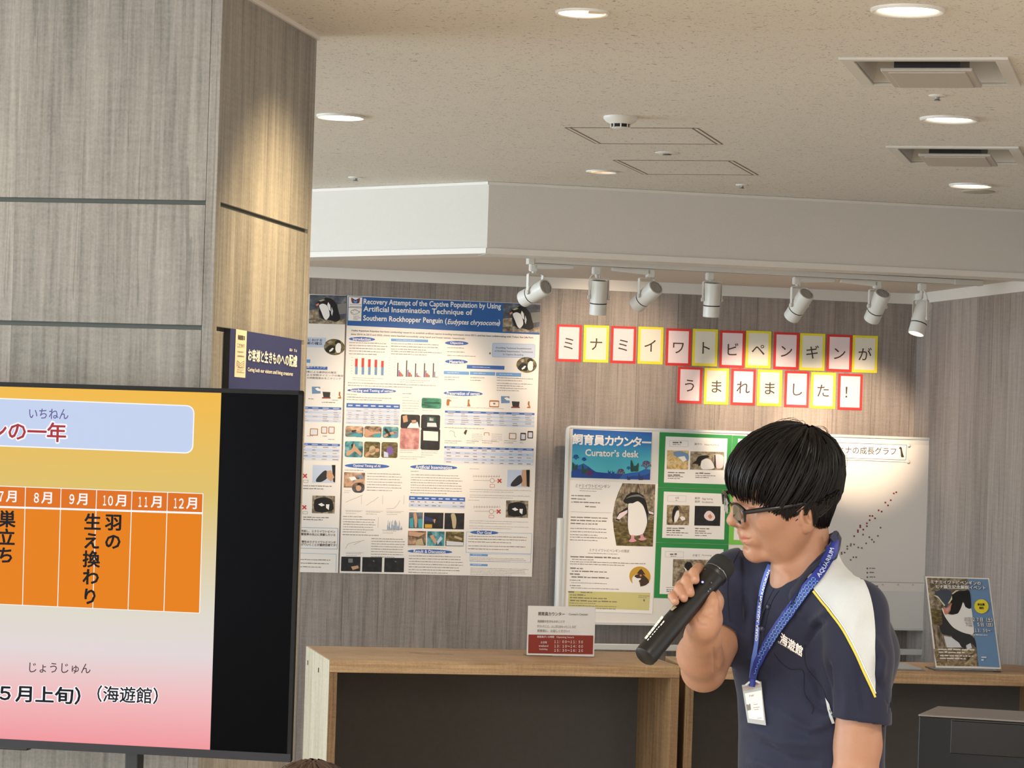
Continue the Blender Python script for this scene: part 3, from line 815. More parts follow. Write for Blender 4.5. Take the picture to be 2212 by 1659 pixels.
def oval_photo(ink, cx, cy, rx, ry):
    ink.ell(cx, cy, rx, ry, PH['moss'], 0)
    Q = lambda pts, m, z: ink.q([(cx + a * rx, cy + b_ * ry) for a, b_ in pts], m, z)
    Q([(-.75, .1), (-.45, -.2), (0, -.15), (.15, .3), (.0, .75), (-.55, .7), (-.85, .45)], K['black'], .0003)
    Q([(-.5, .45), (-.2, .1), (-.05, .15), (-.2, .45), (-.45, .62)], K['white'], .0006)
    Q([(.05, -.55), (.2, -.8), (.5, -.85), (.62, -.5), (.45, -.4), (.1, -.35)], K['black'], .0003)
    Q([(.15, -.2), (.35, -.5), (.6, -.4), (.68, .1), (.55, .65), (.25, .7), (.1, .3)], K['white'], .0006)
    Q([(.62, -.3), (.75, 0), (.68, .5), (.62, .5)], K['black'], .0006)
    Q([(-.6, -.6), (-.3, -.8), (-.2, -.4), (-.5, -.3)], PH['gravel'], .0003)
def round_photo(ink, pt, x0, y0, x1, y1, base, blobs, r=3.0, sl=0.03):
    a, c = pt(x0, y0), pt(x1, y1)
    ink.rrect(a[0], a[1], c[0], c[1], r, base, 0, sl)
    w, h = c[0] - a[0], c[1] - a[1]
    for pts, m in blobs:
        ink.q([(a[0] + (p[0] * .92 + .04) * w, a[1] + (p[1] * .92 + .04) * h + p[0] * w * sl) for p in pts], m, .0004)
ARM = [(.02, .85), (.35, .55), (.75, .4), (.98, .45), (.9, .62), (.5, .72), (.1, .98)]
ARM2 = [(.1, .1), (.3, .3), (.5, .75), (.42, .92), (.22, .6), (.05, .3)]
LUMP = [(.35, .3), (.6, .25), (.75, .5), (.65, .8), (.4, .85), (.28, .6)]
COLM = [(.3, .05), (.5, .0), (.6, .4), (.55, .95), (.4, .95), (.35, .5)]

Z2 = T(3.95, 640, 620)         # upper poster readings
Z3 = T(3.95, 640, 940)         # lower poster readings
ZA = T(5.029, 650, 630); ZB = T(5.183, 940, 640); ZC3 = T(5.184, 650, 940); ZD = T(5.183, 870, 940)
WF = WALL.off(0.002)
def pill(ink, pt, x0, y0, x1, y1, t, tx0, tb, tx1, th, m='pill'):
    a, c = pt(x0, y0), pt(x1, y1); ink.ell((a[0] + c[0]) / 2, (a[1] + c[1]) / 2, (c[0] - a[0]) / 2, (c[1] - a[1]) / 2 - .6, K[m], 0, 32, 0.022)
    p, q = pt(tx0, tb), pt(tx1, tb - th); ink.text(t, p[0], p[1], q[0], p[1] - q[1], K['white'], 0.022, 0.02, 0.0003)
def table(ink, x0, y0, x1, y1, hd, rows, cols, head='pill', sl=0.028, lean=-0.032):
    ink.rect(x0, y0, x1, y1, K['pale2'], 0, sl, lean); ink.rect(x0, y0, x1, y0 + hd, K[head], .0003, sl, lean)
    rh = (y1 - y0 - hd) / rows
    for i in range(rows):
        if i % 2: ink.rect(x0 + (hd + i * rh) * lean, y0 + hd + i * rh, x1 + (hd + i * rh) * lean, y0 + hd + (i + 1) * rh, K['pale'], .0003, sl, lean)
        for c in range(cols):
            cx = x0 + (x1 - x0) * (c + .22 + .1 * rnd.random()) / cols; w = (x1 - x0) / cols * (.25 + .35 * rnd.random())
            yy = y0 + hd + (i + .35) * rh + (cx - x0) * sl
            if rnd.random() < .85: ink.rect(cx + (yy - y0) * lean, yy, cx + (yy - y0) * lean + w, yy + max(rh * .22, 1.1), K['text' if rnd.random() < .5 else 'textl'], .0006, sl, lean)
    for c in range(cols):
        cx = x0 + (x1 - x0) * (c + .2) / cols; w = (x1 - x0) / cols * .6
        ink.rect(cx, y0 + hd * .35 + (cx - x0) * sl, cx + w, y0 + hd * .65 + (cx - x0) * sl, K['pale'], .0006, sl, lean)

# --- English poster
P1 = sheet('scientific_poster', WF, [(750.5, 638.5), (1168, 656.8), (1149, 1246), (733.5, 1237.6)], 'large English research poster with a blue title banner and penguin photo on the grey wall', 'poster', m=K['paper'])
I = Ink(WF, PZ)
I.q([(752, 640), (1167.6, 657.6), (1165.4, 723), (749.4, 703)], K['blue'])
for t, bx, h, sk in (('Recovery Attempt of the Captive Population by Using', (573, 160, 1745), 61, 0), ('Artificial Insemination Technique of', (571, 222, 1500), 60, 0),
                     ('Southern Rockhopper Penguin (', (569, 300, 1283), 60, 0), ('Eudyptes chrysocome', (1285, 330, 1722), 56, .22), (')', (1722, 336, 1738), 60, 0)):
    a = Z2(bx[0], bx[1]); c = Z2(bx[2], 0)
    I.text(t, a[0], a[1], c[0], h / 3.95, K['white'], 0.035 if h > 56 else 0.03, 0.022, .0004, skew=sk)
part(I, 'title_banner', P1, 'blue banner with white English title')
I = Ink(WF, PZ + .0003)
a = Z2(447, 86); I.q([Z2(447, 84), Z2(562, 90), Z2(553, 290), Z2(442, 286)], K['paper'])
I.q([Z2(*p) for p in ((468, 92), (486, 100), (504, 110), (522, 102), (542, 94), (536, 136), (505, 140), (474, 134))], K['navy'], .0003)
I.q([Z2(*p) for p in ((488, 112), (505, 122), (520, 112), (516, 132), (504, 136), (492, 132))], K['lblue'], .0006)
I.q([Z2(*p) for p in ((468, 92), (480, 98), (484, 132), (474, 134))], K['dred'], .0006)
I.q([Z2(*p) for p in ((542, 94), (530, 98), (526, 134), (536, 136))], K['dred'], .0006)
for y in (148, 166): I.line([Z2(454, y), Z2(554, y + 3)], .7, K['navy'], .0003)
I.line([Z2(443, 172), Z2(558, 178)], 1.1, K['navy'], .0003)
fish = [(462, 212), (474, 198), (500, 193), (522, 200), (530, 212), (541, 206), (538, 220), (530, 218), (520, 228), (498, 234), (474, 230), (462, 212)]
I.line([Z2(*p) for p in fish], .9, K['text'], .0003); I.line([Z2(484, 205), Z2(500, 190), Z2(512, 204)], .8, K['text'], .0003); I.line([Z2(466, 216), Z2(484, 219)], .8, K['text'], .0003)
for k, (t, w) in enumerate((('TOKYO', 46), ('SEA LIFE', 62), ('PARK', 40))):
    a = Z2(487, 254 + 13 * k); I.text(t, a[0], a[1], a[0] + w / 3.95, 2.4, K['text'], .03, 0, .0003)
part(I, 'logo_panel', P1)
I = Ink(WF, PZ + .0003); a = Z2(1766, 140); penguin_photo(I, a[0], a[1], 80, 61, 0.03); part(I, 'photo', P1)
I = Ink(WF, PZ)
a = Z2(468, 381); c = Z2(2022, 440)
I.text('Osaka Aquarium Kaiyukan has been conducting research to establish artificial captive breeding techniques since 2011, and has been collaborating with Tokyo Sea Life Park', a[0], a[1], c[0], 4.6, K['brown'], .040, .012)
a = Z2(466, 410); c = Z2(1440, 0)
I.text('since 2014. In 2015 and 2022, chicks were hatched successfully using liquid and frozen semen, respectively.', a[0], a[1] + .6, c[0], 4.6, K['brown'], .040, .012)
for (x0, y0, x1, n, dy, h) in ((452, 470, 790, 5, 24, 7), (808, 478, 1250, 3, 24, 7), (808, 545, 1240, 2, 22, 7), (1288, 515, 1490, 1, 24, 6), (1288, 549, 1500, 1, 24, 6), (1288, 581, 1632, 1, 24, 6),
                              (480, 772, 755, 2, 18, 5), (885, 790, 1170, 2, 16, 5), (440, 814, 1225, 2, 22, 6), (1262, 764, 1390, 2, 22, 6), (1484, 770, 1620, 2, 22, 6), (1710, 772, 2030, 2, 20, 6), (1710, 818, 2030, 2, 20, 6), (1710, 858, 1980, 2, 20, 6),
                              (430, 912, 560, 1, 20, 6), (430, 936, 860, 2, 20, 6), (905, 906, 1012, 1, 20, 6), (905, 938, 985, 1, 20, 5), (905, 966, 1050, 5, 22, 5), (1272, 940, 1420, 1, 20, 5),
                              (1272, 1020, 1990, 1, 10, 5), (1264, 1196, 1760, 1, 10, 6), (900, 1222, 1240, 1, 10, 4), (1075, 1050, 1200, 1, 10, 4)):
    a = Z2(x0, y0); c = Z2(x1, y0); I.bars(a[0], a[1], c[0], n, dy / 3.95, h / 3.95, K['text'] if h > 5 else K['textl'], .034)
for (x0, y0, x1, n, dy, h) in ((412, 295, 640, 1, 20, 6), (605, 325, 915, 7, 23.5, 6), (408, 472, 470, 2, 16, 4), (975, 305, 1070, 1, 20, 6), (978, 335, 1420, 8, 22, 6),
                              (1478, 285, 1605, 1, 20, 5), (1480, 460, 2010, 2, 18, 5), (1480, 508, 2010, 2, 18, 5), (1468, 552, 1600, 1, 16, 5), (1476, 728, 1990, 2, 18, 5), (1476, 772, 1990, 2, 18, 5),
                              (398, 690, 640, 1, 20, 7), (400, 714, 680, 6, 21.5, 6), (395, 845, 840, 1, 20, 7), (640, 880, 935, 8, 22, 6), (960, 1026, 1440, 7, 23.5, 6.5),
                              (1468, 858, 1990, 3, 24, 7), (1466, 940, 1960, 2, 26, 7), (1485, 1044, 1965, 3, 13, 5), (1485, 1132, 1985, 5, 13, 5), (950, 950, 1420, 1, 12, 4), (965, 636, 1065, 1, 12, 5), (885, 125, 1040, 2, 18, 5), (1066, 130, 1210, 3, 18, 5), (885, 180, 1100, 2, 18, 5)):
    a = Z3(x0, y0); c = Z3(x1, y0); I.bars(a[0], a[1], c[0], n, dy / 3.95, h / 3.95, K['text'] if h > 5 else K['textl'], .024)
part(I, 'printed_text', P1)
I = Ink(WF, PZ)
for (x0, y0, x1, y1, t, tx0, tb, tx1, th) in ((448, 424, 672, 466, 'Introduction', 482, 456, 634, 26), (1268, 458, 1468, 500, 'Objective', 1312, 492, 1424, 26), (1268, 616, 1462, 658, 'Materials', 1306, 650, 1428, 26),
                                          (434, 862, 852, 908, 'Sampling and Testing of semen', 460, 898, 826, 30), (1256, 884, 1590, 932, 'Preservation of semen', 1282, 920, 1564, 30)):
    pill(I, Z2, x0, y0, x1, y1, t, tx0, tb, tx1, th)
for (x0, y0, x1, y1, t, tx0, tb, tx1, th) in ((412, 240, 794, 286, 'Optimal Timing of AI', 484, 276, 716, 28), (970, 250, 1374, 298, 'Artificial Insemination', 1016, 286, 1328, 30), (948, 972, 1330, 1014, 'Result & Discussion', 1000, 1004, 1272, 28), (1482, 812, 1724, 850, 'Our Goal', 1540, 842, 1664, 26)):
    pill(I, Z3, x0, y0, x1, y1, t, tx0, tb, tx1, th)
for (x0, y0, x1, y1, zt) in ((808, 440, 1124, 472, Z2), (1455, 664, 1776, 706, Z2), (1258, 716, 1474, 750, Z2), (1482, 720, 1696, 756, Z2), (1704, 728, 1918, 766, Z2), (1482, 1012, 1634, 1034, Z3), (1482, 1096, 1632, 1118, Z3)):
    a, c = zt(x0, y0), zt(x1, y1); I.rect(a[0], a[1], c[0], c[1] - .03 * (c[0] - a[0]), K['lblue'] if y0 != 664 else K['pill'], 0, .03); I.bars(a[0] + (c[0] - a[0]) * .14, (a[1] + c[1]) / 2 - 1.6, c[0] - (c[0] - a[0]) * .14, 1, 3, 1.8, K['pale'], .03, z=.0003)
a, c = Z2(1676, 480), Z2(2036, 605); I.rrect(a[0] - .6, a[1] - .6, c[0] + .6, c[1] - 2, 3, K['lblue'], 0, .03); I.rrect(a[0], a[1], c[0], c[1] - 2.6, 2.6, K['pale'], .0003, .03)
for t, x0, yb, x1 in (('Providing Technical Establishment', 1702, 529, 2005), ('of Artificial Insemination Techniques', 1690, 556, 2018), ('in Captive Breeding.', 1763, 585, 1940)):
    p = Z2(x0, yb); q = Z2(x1, yb); I.text(t, p[0], p[1], q[0], 4.6, K['text'], .03, .015, .0006)
a = Z2(1652, 566); I.ell(a[0], a[1], 2, 2.2, K['text'], 0)
a, c = Z3(1452, 826), Z3(2008, 1000); I.outline(a[0], a[1], c[0], c[1], .7, K['lblue'], 0, .022)
a, c = Z3(1480, 1010), Z3(2000, 1075); I.outline(a[0], a[1], c[0], c[1], .5, K['lblue'], 0, .02)
part(I, 'section_headings', P1)
def chart_bars(I):
    for k in range(5):
        x, y0, y1, ym = 513 + 55.5 * k, (612, 606, 616, 620, 630)[k], 745 + 2 * k, (678, 684, 682, 684, 684)[k]
        a, m_, c = Z2(x - 11, y0), Z2(x - 11, ym), Z2(x - 11, y1); w = 22 / 3.95
        I.rect(a[0], a[1], a[0] + w, m_[1], K['red'], 0, .03); I.rect(m_[0], m_[1], m_[0] + w, c[1], K['sky'], 0, .03)
    for x in (470, 790): I.bars(*Z2(x, 600), Z2(x + 12, 0)[0], 7, 5.8, 1.0, K['textl'], 0)
    part(I, 'bar_chart', P1, 'red and blue stacked bars'); I = Ink(WF, PZ)
    for k in range(5):
        x = 862 + 76 * k; hs = ((118, 54, 40, 30, 18), (140, 60, 40, 34, 20), (116, 34, 14, 8, 4), (120, 58, 36, 28, 18), (122, 50, 6, 4, 3))[k]
        for j, h in enumerate(hs):
            a = Z2(x + j * 10, 764 - h + k * 2); c = Z2(x + j * 10 + 9, 764 + k * 2); I.rect(a[0], a[1], c[0], c[1], K[('brown', 'purple', 'red', 'brn2', 'text')[j]], 0, .03)
    I.bars(*Z2(838, 596), Z2(848, 0)[0], 8, 5.6, .9, K['textl'], 0)
    part(I, 'bar_chart', P1, 'clustered bars')
chart_bars(Ink(WF, PZ))
I = Ink(WF, PZ)
for pts in ([(420, 574), (470, 550), (520, 532), (568, 508)], [(596, 600), (640, 570), (660, 560), (700, 528)], [(768, 628), (830, 626), (862, 596), (884, 556)], [(420, 966), (440, 930), (480, 916), (540, 905), (580, 898)], [(490, 935), (520, 920), (548, 908)]):
    I.line([Z3(*p) for p in pts], .5, K['text'])
for x in (556, 738, 920): I.line([Z3(x, 515), Z3(x - 3, 590)], .4, K['text']); 
for x, y in ((416, 640), (590, 645), (765, 648), (420, 1000), (730, 806)): I.line([Z3(x, y), Z3(x + 150, y + 5)], .4, K['text']); I.bars(*Z3(x + 5, y + 8), Z3(x + 135, 0)[0], 2, 4.2, 1.2, K['textl'], .02)
for k in range(26):
    x = 776 + k * 5; h = rnd.randint(12, 84); a = Z3(x, 808 - h); I.rect(a[0], a[1], a[0] + .7, Z3(0, 810)[1], K['sky'], 0, 0)
I.line([Z3(700, 700), Z3(696, 790)], .4, K['text'])
for y in (350, 385): I.line([Z3(1512, y), Z3(1735, y + 4)], .6, K['brn2'])
for y in (612, 648): I.line([Z3(1520, y), Z3(1728, y + 2)], .6, K['brn2'])
for x in range(1512, 1740, 22): I.line([Z3(x, 340), Z3(x - 1, 362)], .5, K['text']); I.line([Z3(x + 5, 602), Z3(x + 4, 622)], .5, K['text'])
for x, y in ((1671, 388), (1664, 652)):
    a = Z3(x, y); I.ell(a[0], a[1], 5, 5, K['brn2']); I.ell(a[0], a[1], 4.2, 4.2, K['paper'], .0003)
for x, y in ((1733, 390), (1726, 652)):
    a = Z3(x, y)
    for s in (-1, 1): I.line([(a[0] - 4, a[1] - 4 * s), (a[0] + 4, a[1] + 4 * s)], 2.6, K['red'], .0003 * (2 + s))
for x, y in ((1652, 420), (1645, 682)): a = Z3(x, y); I.outline(a[0], a[1], a[0] + 10, a[1] + 6, .7, K['red'])
part(I, 'line_charts', P1)
for (x0, y0, x1, y1, hd, r_, c_) in ((428, 990, 884, 1176, 9.5, 8, 7), (1268, 1054, 2032, 1190, 4.4, 6, 7)):
    I = Ink(WF, PZ); a, c = Z2(x0, y0), Z2(x1, y1); table(I, a[0], a[1], c[0], c[1] - .02 * (c[0] - a[0]), hd, r_, c_, 'pill'); part(I, 'table', P1)
for (x0, y0, x1, y1, hd, r_, c_) in ((1262, 94, 2024, 256, 4.4, 5, 10), (962, 518, 1440, 622, 9, 2, 8)):
    I = Ink(WF, PZ); a, c = Z3(x0, y0), Z3(x1, y1); table(I, a[0], a[1], c[0], c[1] - .02 * (c[0] - a[0]), hd, r_, c_, 'pill'); part(I, 'table', P1)
def P1photo(pt, x0, y0, x1, y1, base, blobs, r=4.0, sl=.03):
    I = Ink(WF, PZ); round_photo(I, pt, x0, y0, x1, y1, base, blobs, r, sl); part(I, 'photo', P1)
P1photo(Z2, 420, 1184, 574, 1278, PH['skinp'], [([(0, .7), (.4, .5), (.9, .7), (1, 1), (0, 1)], K['teal']), (ARM, K['skin']), ([(.3, .4), (.6, .35), (.6, .6), (.35, .65)], K['black'])])
P1photo(Z2, 582, 1186, 728, 1282, PH['skinp'], [([(.5, .7), (1, .6), (1, 1), (.55, 1)], K['teal']), ([(0, .2), (.4, .5), (.95, .45), (.95, .6), (.4, .8), (0, 1)], K['skin'])])
P1photo(Z2, 738, 1190, 872, 1286, PH['teal'], [(ARM2, K['black']), (ARM, K['skin']), ([(.7, .4), (1, .5), (1, 1), (.75, .9)], K['sky'])])
P1photo(Z3, 416, 50, 570, 186, PH['teal'], [([(.05, .7), (.35, .5), (.5, .1), (.58, .5), (.3, .85), (.05, .95)], K['skin']), ([(.6, .3), (.95, .75), (.9, .95), (.5, .6)], K['skin']), ([(.3, .2), (.45, .1), (.4, .5)], K['black'])])
P1photo(Z3, 580, 54, 716, 190, PH['moss'], [(LUMP, K['tan']), (ARM, K['skin'])])
P1photo(Z3, 728, 58, 866, 192, PH['moss'], [(LUMP, K['purple']), ([(.1, .6), (.4, .7), (.4, 1), (.1, 1)], K['pale'])])
P1photo(Z2, 1070, 944, 1238, 1034, PH['green'], [([(.05, .42), (.95, .38), (.95, .52), (.1, .56)], K['dgreen'])])
P1photo(Z2, 892, 1086, 1056, 1206, PH['black'], [([(.05, .1), (.3, .0), (.35, .5), (.1, .6)], K['skin']), ([(.5, .6), (.9, .5), (1, 1), (.3, 1)], K['white']), ([(.55, .4), (.8, .35), (.85, .6), (.6, .65)], K['skin'])])
P1photo(Z2, 1066, 1088, 1228, 1212, PH['black'], [([(.3, .1), (.75, .08), (.78, .5), (.3, .5)], K['dgreen']), ([(.42, .15), (.65, .15), (.65, .4), (.42, .4)], K['white']), ([(.3, .55), (.8, .55), (.85, .85), (.28, .85)], K['pale2'])])
P1photo(Z3, 888, -62, 1050, 118, PH['pinkp'], [])
P1photo(Z3, 1064, -58, 1228, 124, PH['black'], [([(.08, .08), (.92, .1), (.92, .58), (.08, .56)], K['paper'])])
P1photo(Z3, 408, 316, 586, 446, PH['skinp'], [([(.2, .3), (.5, .25), (.65, .5), (.4, .7)], K['white']), (ARM, K['skin']), ([(.6, .1), (.95, .2), (.8, .45)], K['sky'])], 1.0)
P1photo(Z3, 476, 404, 584, 490, PH['dark'], [(LUMP, K['skin'])], 10)
for (x, y) in ((1802, 296), (1790, 556)):
    I = Ink(WF, PZ); a = Z3(x, y); w, h = 48, 37
    if y < 400:
        I.rect(a[0], a[1], a[0] + w, a[1] + h, K['pale'], 0, .02); I.q([(a[0] + p * w, a[1] + q * h) for p, q in ((.18, .75), (.45, .38), (.6, .32), (.66, .7), (.4, .95), (.15, .95))], K['dgrey'], .0004)
        I.q([(a[0] + p * w, a[1] + q * h) for p, q in ((.66, 0), (1, 0), (1, 1), (.62, .95), (.6, .45))], K['skin'], .0003); I.q([(a[0] + p * w, a[1] + q * h) for p, q in ((.84, 0), (1, 0), (.98, 1), (.86, .95))], K['black'], .0005)
    else:
        I.rect(a[0], a[1], a[0] + w, a[1] + h, PH['rock'], 0, .02); I.q([(a[0] + p * w, a[1] + q * h) for p, q in ((.1, .25), (.5, .1), (.85, .25), (.92, .8), (.5, .95), (.1, .85))], K['black'], .0004)
        I.q([(a[0] + p * w, a[1] + q * h) for p, q in ((.25, .5), (.4, .42), (.55, .55), (.4, .62))], K['white'], .0007); I.q([(a[0] + p * w, a[1] + q * h) for p, q in ((.6, .5), (.75, .5), (.72, .82), (.6, .7))], K['white'], .0007)
    part(I, 'photo', P1)
for i, (x0, y0, x1, y1) in enumerate(((962, 658, 1080, 794), (1090, 660, 1256, 796), (1266, 664, 1434, 802), (954, 816, 1108, 940), (1118, 820, 1266, 944), (1274, 822, 1430, 946))):
    bl = [[([(0, .4), (.3, .3), (.3, 1), (0, 1)], K['teal']), ([(.65, .4), (1, .4), (1, 1), (.7, 1)], K['teal']), (COLM, K['skin'])], [([(0, .2), (.5, .4), (.5, .6), (0, .5)], K['navy']), ([(.4, .4), (.6, .4), (.55, .7)], K['skin']), ([(.0, .75), (.4, .75), (.4, 1), (0, 1)], K['gold'])],
          [(COLM, K['tan'])], [([(0, 0), (1, .1), (.6, .4), (0, .3)], K['skin']), ([(.5, .6), (.8, .5), (.9, 1), (.4, 1)], K['tan'])], [([(.1, .3), (.3, .2), (.55, .7), (.45, .95)], K['skin']), ([(.55, .7), (.8, .3), (.9, .5), (.6, .95)], K['pale'])], [([(0, .65), (1, .75), (1, 1), (0, 1)], K['pale2']), ([(.5, .25), (.95, .45), (.9, .6), (.45, .4)], K['tan'])]][i]
    P1photo(Z3, x0, y0, x1, y1, [PH['dark'], PH['black'], PH['black'], PH['skinp'], PH['teal'], PH['moss']][i], bl, .6, .015)
P1photo(Z3, 384, 1036, 548, 1160, PH['black'], [([(.35, .1), (.6, .1), (.6, .4), (.35, .4)], K['grey']), ([(.5, .7), (.9, .6), (.95, .8), (.6, .95)], K['skin'])], .5, .012)
P1photo(Z3, 564, 1040, 732, 1166, PH['black'], [([(.5, .2), (.62, .2), (.6, .32)], K['grey'])], .5, .012)
P1photo(Z3, 752, 1046, 920, 1168, PH['black'], [([(.5, .2), (.62, .2), (.6, .3)], K['grey'])], .5, .012)
I = Ink(WF, PZ + .0008); a = ZB(1022, 769); oval_photo(I, a[0], a[1], 22, 17); part(I, 'oval_photo', P1)
def pictograms(I, dx=0, dy=0):
    t = lambda x, y: (ZB(x, y)[0] + dx, ZB(x, y)[1] + dy)
    I.q([t(*p) for p in ((736, 1118), (830, 1120), (834, 1195), (738, 1198))], K['sky']); I.q([t(*p) for p in ((770, 1140), (800, 1130), (880, 1170), (800, 1165))], K['white'], .0004)
    I.q([t(*p) for p in ((856, 1175), (944, 1180), (938, 1238), (866, 1236))], K['dgrey']); I.q([t(*p) for p in ((850, 1236), (946, 1238), (946, 1252), (850, 1250))], K['dred'])
    I.q([t(*p) for p in ((1040, 1180), (1056, 1178), (1054, 1210), (1066, 1250), (1026, 1250), (1036, 1236), (1050, 1232), (1036, 1214))], K['brn2'])
I = Ink(WF, PZ); pictograms(I)
I.q([ZB(*p) for p in ((130, 1160), (150, 1152), (184, 1172), (160, 1180), (154, 1222), (126, 1220))], K['brn2'])
I.q([ZB(*p) for p in ((366, 1160), (384, 1158), (380, 1190), (394, 1232), (352, 1230), (362, 1216))], K['brn2'])
a, c = ZB(606, 1164), ZB(716, 1242); I.rrect(a[0], a[1], c[0], c[1], 2, K['brn2']); I.rrect(a[0] + 1.4, a[1] + 3, c[0] - 1.4, c[1] - 2.4, 1.5, K['paper'], .0003); q = ZB(660, 1202); I.ell(q[0], q[1], 2.6, 2, K['text'], .0006)
a, c = ZB(826, 1530), ZB(908, 1600); I.rrect(a[0], a[1], c[0], c[1], 1.4, K['brn2']); I.rrect(a[0] + 1.6, a[1] + 1.6, c[0] - 1.6, c[1] - 1.6, 1, K['paper'], .0003)
for x in (954, 1034): a = ZB(x, 1508 + (20 if x < 1000 else 0)); I.rrect(a[0], a[1], a[0] + 12, a[1] + 16, 1.4, K['brown']); I.rrect(a[0] + 1.8, a[1] + 3, a[0] + 10.2, a[1] + 14, 1, K['pale2'], .0003)
I.q([ZB(*p) for p in ((318, 1530), (340, 1494), (360, 1500), (340, 1554))], K['brown'])
I.line([ZB(*p) for p in ((160, 1510), (185, 1506), (216, 1524), (214, 1560), (232, 1580))], .7, K['text']); I.line([ZB(*p) for p in ((548, 1560), (548, 1528), (600, 1528), (604, 1560))], 1.2, K['brn2'])
for x in (410, 630): a = ZB(x, 1540); I.bars(a[0], a[1], a[0] + 24, 5, 4.1, 1.1, K['textl'], .03)
for x, w in ((105, 200), (350, 140), (525, 165), (770, 150), (945, 60)): a = ZB(x, 1614); I.bars(a[0], a[1], a[0] + w / 5.2, 2, 4.4, 1.2, K['text'], .03)
part(I, 'pictograms', P1)

# --- Japanese poster beside it, half hidden behind the column
P2 = sheet('scientific_poster', WF, [(330, 620.5), (747, 638.4), (730, 1237.5), (312, 1229)], 'Japanese research poster half hidden behind the wood column', 'poster', m=K['paper'])
I = Ink(WF, PZ); I.q([(331, 621), (664, 635), (662, 700), (329, 686)], K['blue'])
part(I, 'title_banner', P2)
I = Ink(WF, PZ + .0003); a = ZA(95, 34); penguin_photo(I, 669, a[1] - .2, 80, 62, 0.03); part(I, 'photo', P2)
I = Ink(WF, PZ)
a, c = ZA(0, 496), ZA(270, 592); I.rect(a[0] - 40, a[1] - 1.6, c[0], c[1] + .5, K['pale'], 0, .03)
for t, x0, yb, x1 in (('生息域外保全繁殖における', -250, 540, 230), ('人工授精技術の確立', -150, 578, 232)):
    p, q = ZA(x0, yb), ZA(x1, yb); I.text(t, p[0], p[1] - 2, q[0], 6.2, K['black'], .03, .012, .0003)
a, c = ZA(-120, 735), ZA(100, 772); I.rect(a[0], a[1] - 1, c[0], c[1] - 1, K['lblue'], 0, .03)
a, c = ZA(-200, 806), ZA(288, 850); I.rect(a[0], a[1] - 1, c[0], c[1] - 3, K['pill'], 0, .03); p, q = ZA(-150, 838), ZA(270, 838); I.text('人工授精の最適タイミング', p[0], p[1] - 3, q[0], 5.4, K['white'], .03, .012, .0003)
for t, x0, yb, x1 in (('血中卵白素による産卵日の推定', -60, 888, 385), ('行動の観察による受精タイミングの推定', -140, 918, 460), ('超音波検査による卵胞発育のモニタリング', -160, 950, 436)):
    p, q = ZA(x0, yb), ZA(x1, yb); I.text(t, p[0], p[1] - 2, q[0], 4.4, K['brown'], .03, .0, .0003)
for (zt, x0, y0, x1, n, dy, h) in ((ZA, 80, 1160, 160, 1, 10, 10), (ZA, 335, 1176, 432, 1, 10, 7), (ZA, 225, 1198, 432, 1, 10, 9), (ZA, 66, 1562, 160, 1, 10, 8), (ZA, 235, 1566, 320, 1, 10, 8), (ZA, 295, 1600, 410, 1, 10, 7),
                                (ZC3, 25, 560, 350, 2, 30, 12), (ZC3, 25, 912, 335, 2, 26, 12), (ZC3, -60, 1385, 350, 3, 40, 10)):
    a, c = zt(x0, y0), zt(x1, y0); I.bars(a[0], a[1], c[0], n, dy / 5.1, h / 5.1, K['text'], .026)
a, c = ZC3(-160, 1030), ZC3(412, 1262); I.outline(a[0], a[1], c[0], c[1], .9, K['lblue'], 0, .022)
for t, x0, yb, x1 in (('技術をさらによく改良し、ミナミイワトビペン', -240, 1092, 382), ('飼育下の繁殖率の向上に貢献したいと', -120, 1130, 386), ('飼育下だけでなく野生のミナミイワトビペンギ', -230, 1212, 388), ('保全につなげていくことが最終目標です！', -150, 1246, 396)):
    p, q = ZC3(x0, yb), ZC3(x1, yb); I.text(t, p[0], p[1] - 2, q[0], 5.6, K['black'], .022, .012, .0003)
I.line([ZC3(-100, 1318), ZC3(395, 1332), ZC3(390, 1530)], .6, K['lblue'])
part(I, 'printed_text', P2)
I = Ink(WF, PZ); a = ZA(362, 602); oval_photo(I, a[0], a[1], 22.5, 17.5); part(I, 'oval_photo', P2)
I = Ink(WF, PZ); pictograms(I, *(ZA(438, 1160)[i] - ZB(1066, 1250)[i] for i in (0, 1)))
for x, w in ((98, 88), (220, 66), (300, 66)): a = ZA(x, 1480 - (14 if x > 100 else -6)); I.rrect(a[0], a[1], a[0] + w / 5.03, a[1] + 15, 1.6, K['brn2']); I.rrect(a[0] + 1.6, a[1] + 1.6, a[0] + w / 5.03 - 1.6, a[1] + 13.4, 1, K['pale2'], .0003)
part(I, 'pictograms', P2)
for (zt, x0, y0, x1, y1, r_) in ((ZA, -240, 1240, 438, 1418, 6), (ZC3, -240, 80, 436, 290, 5)):
    I = Ink(WF, PZ); a, c = zt(x0, y0), zt(x1, y1); table(I, a[0], a[1], c[0], c[1] - 3, 5, r_, 6, 'pill'); part(I, 'table', P2)
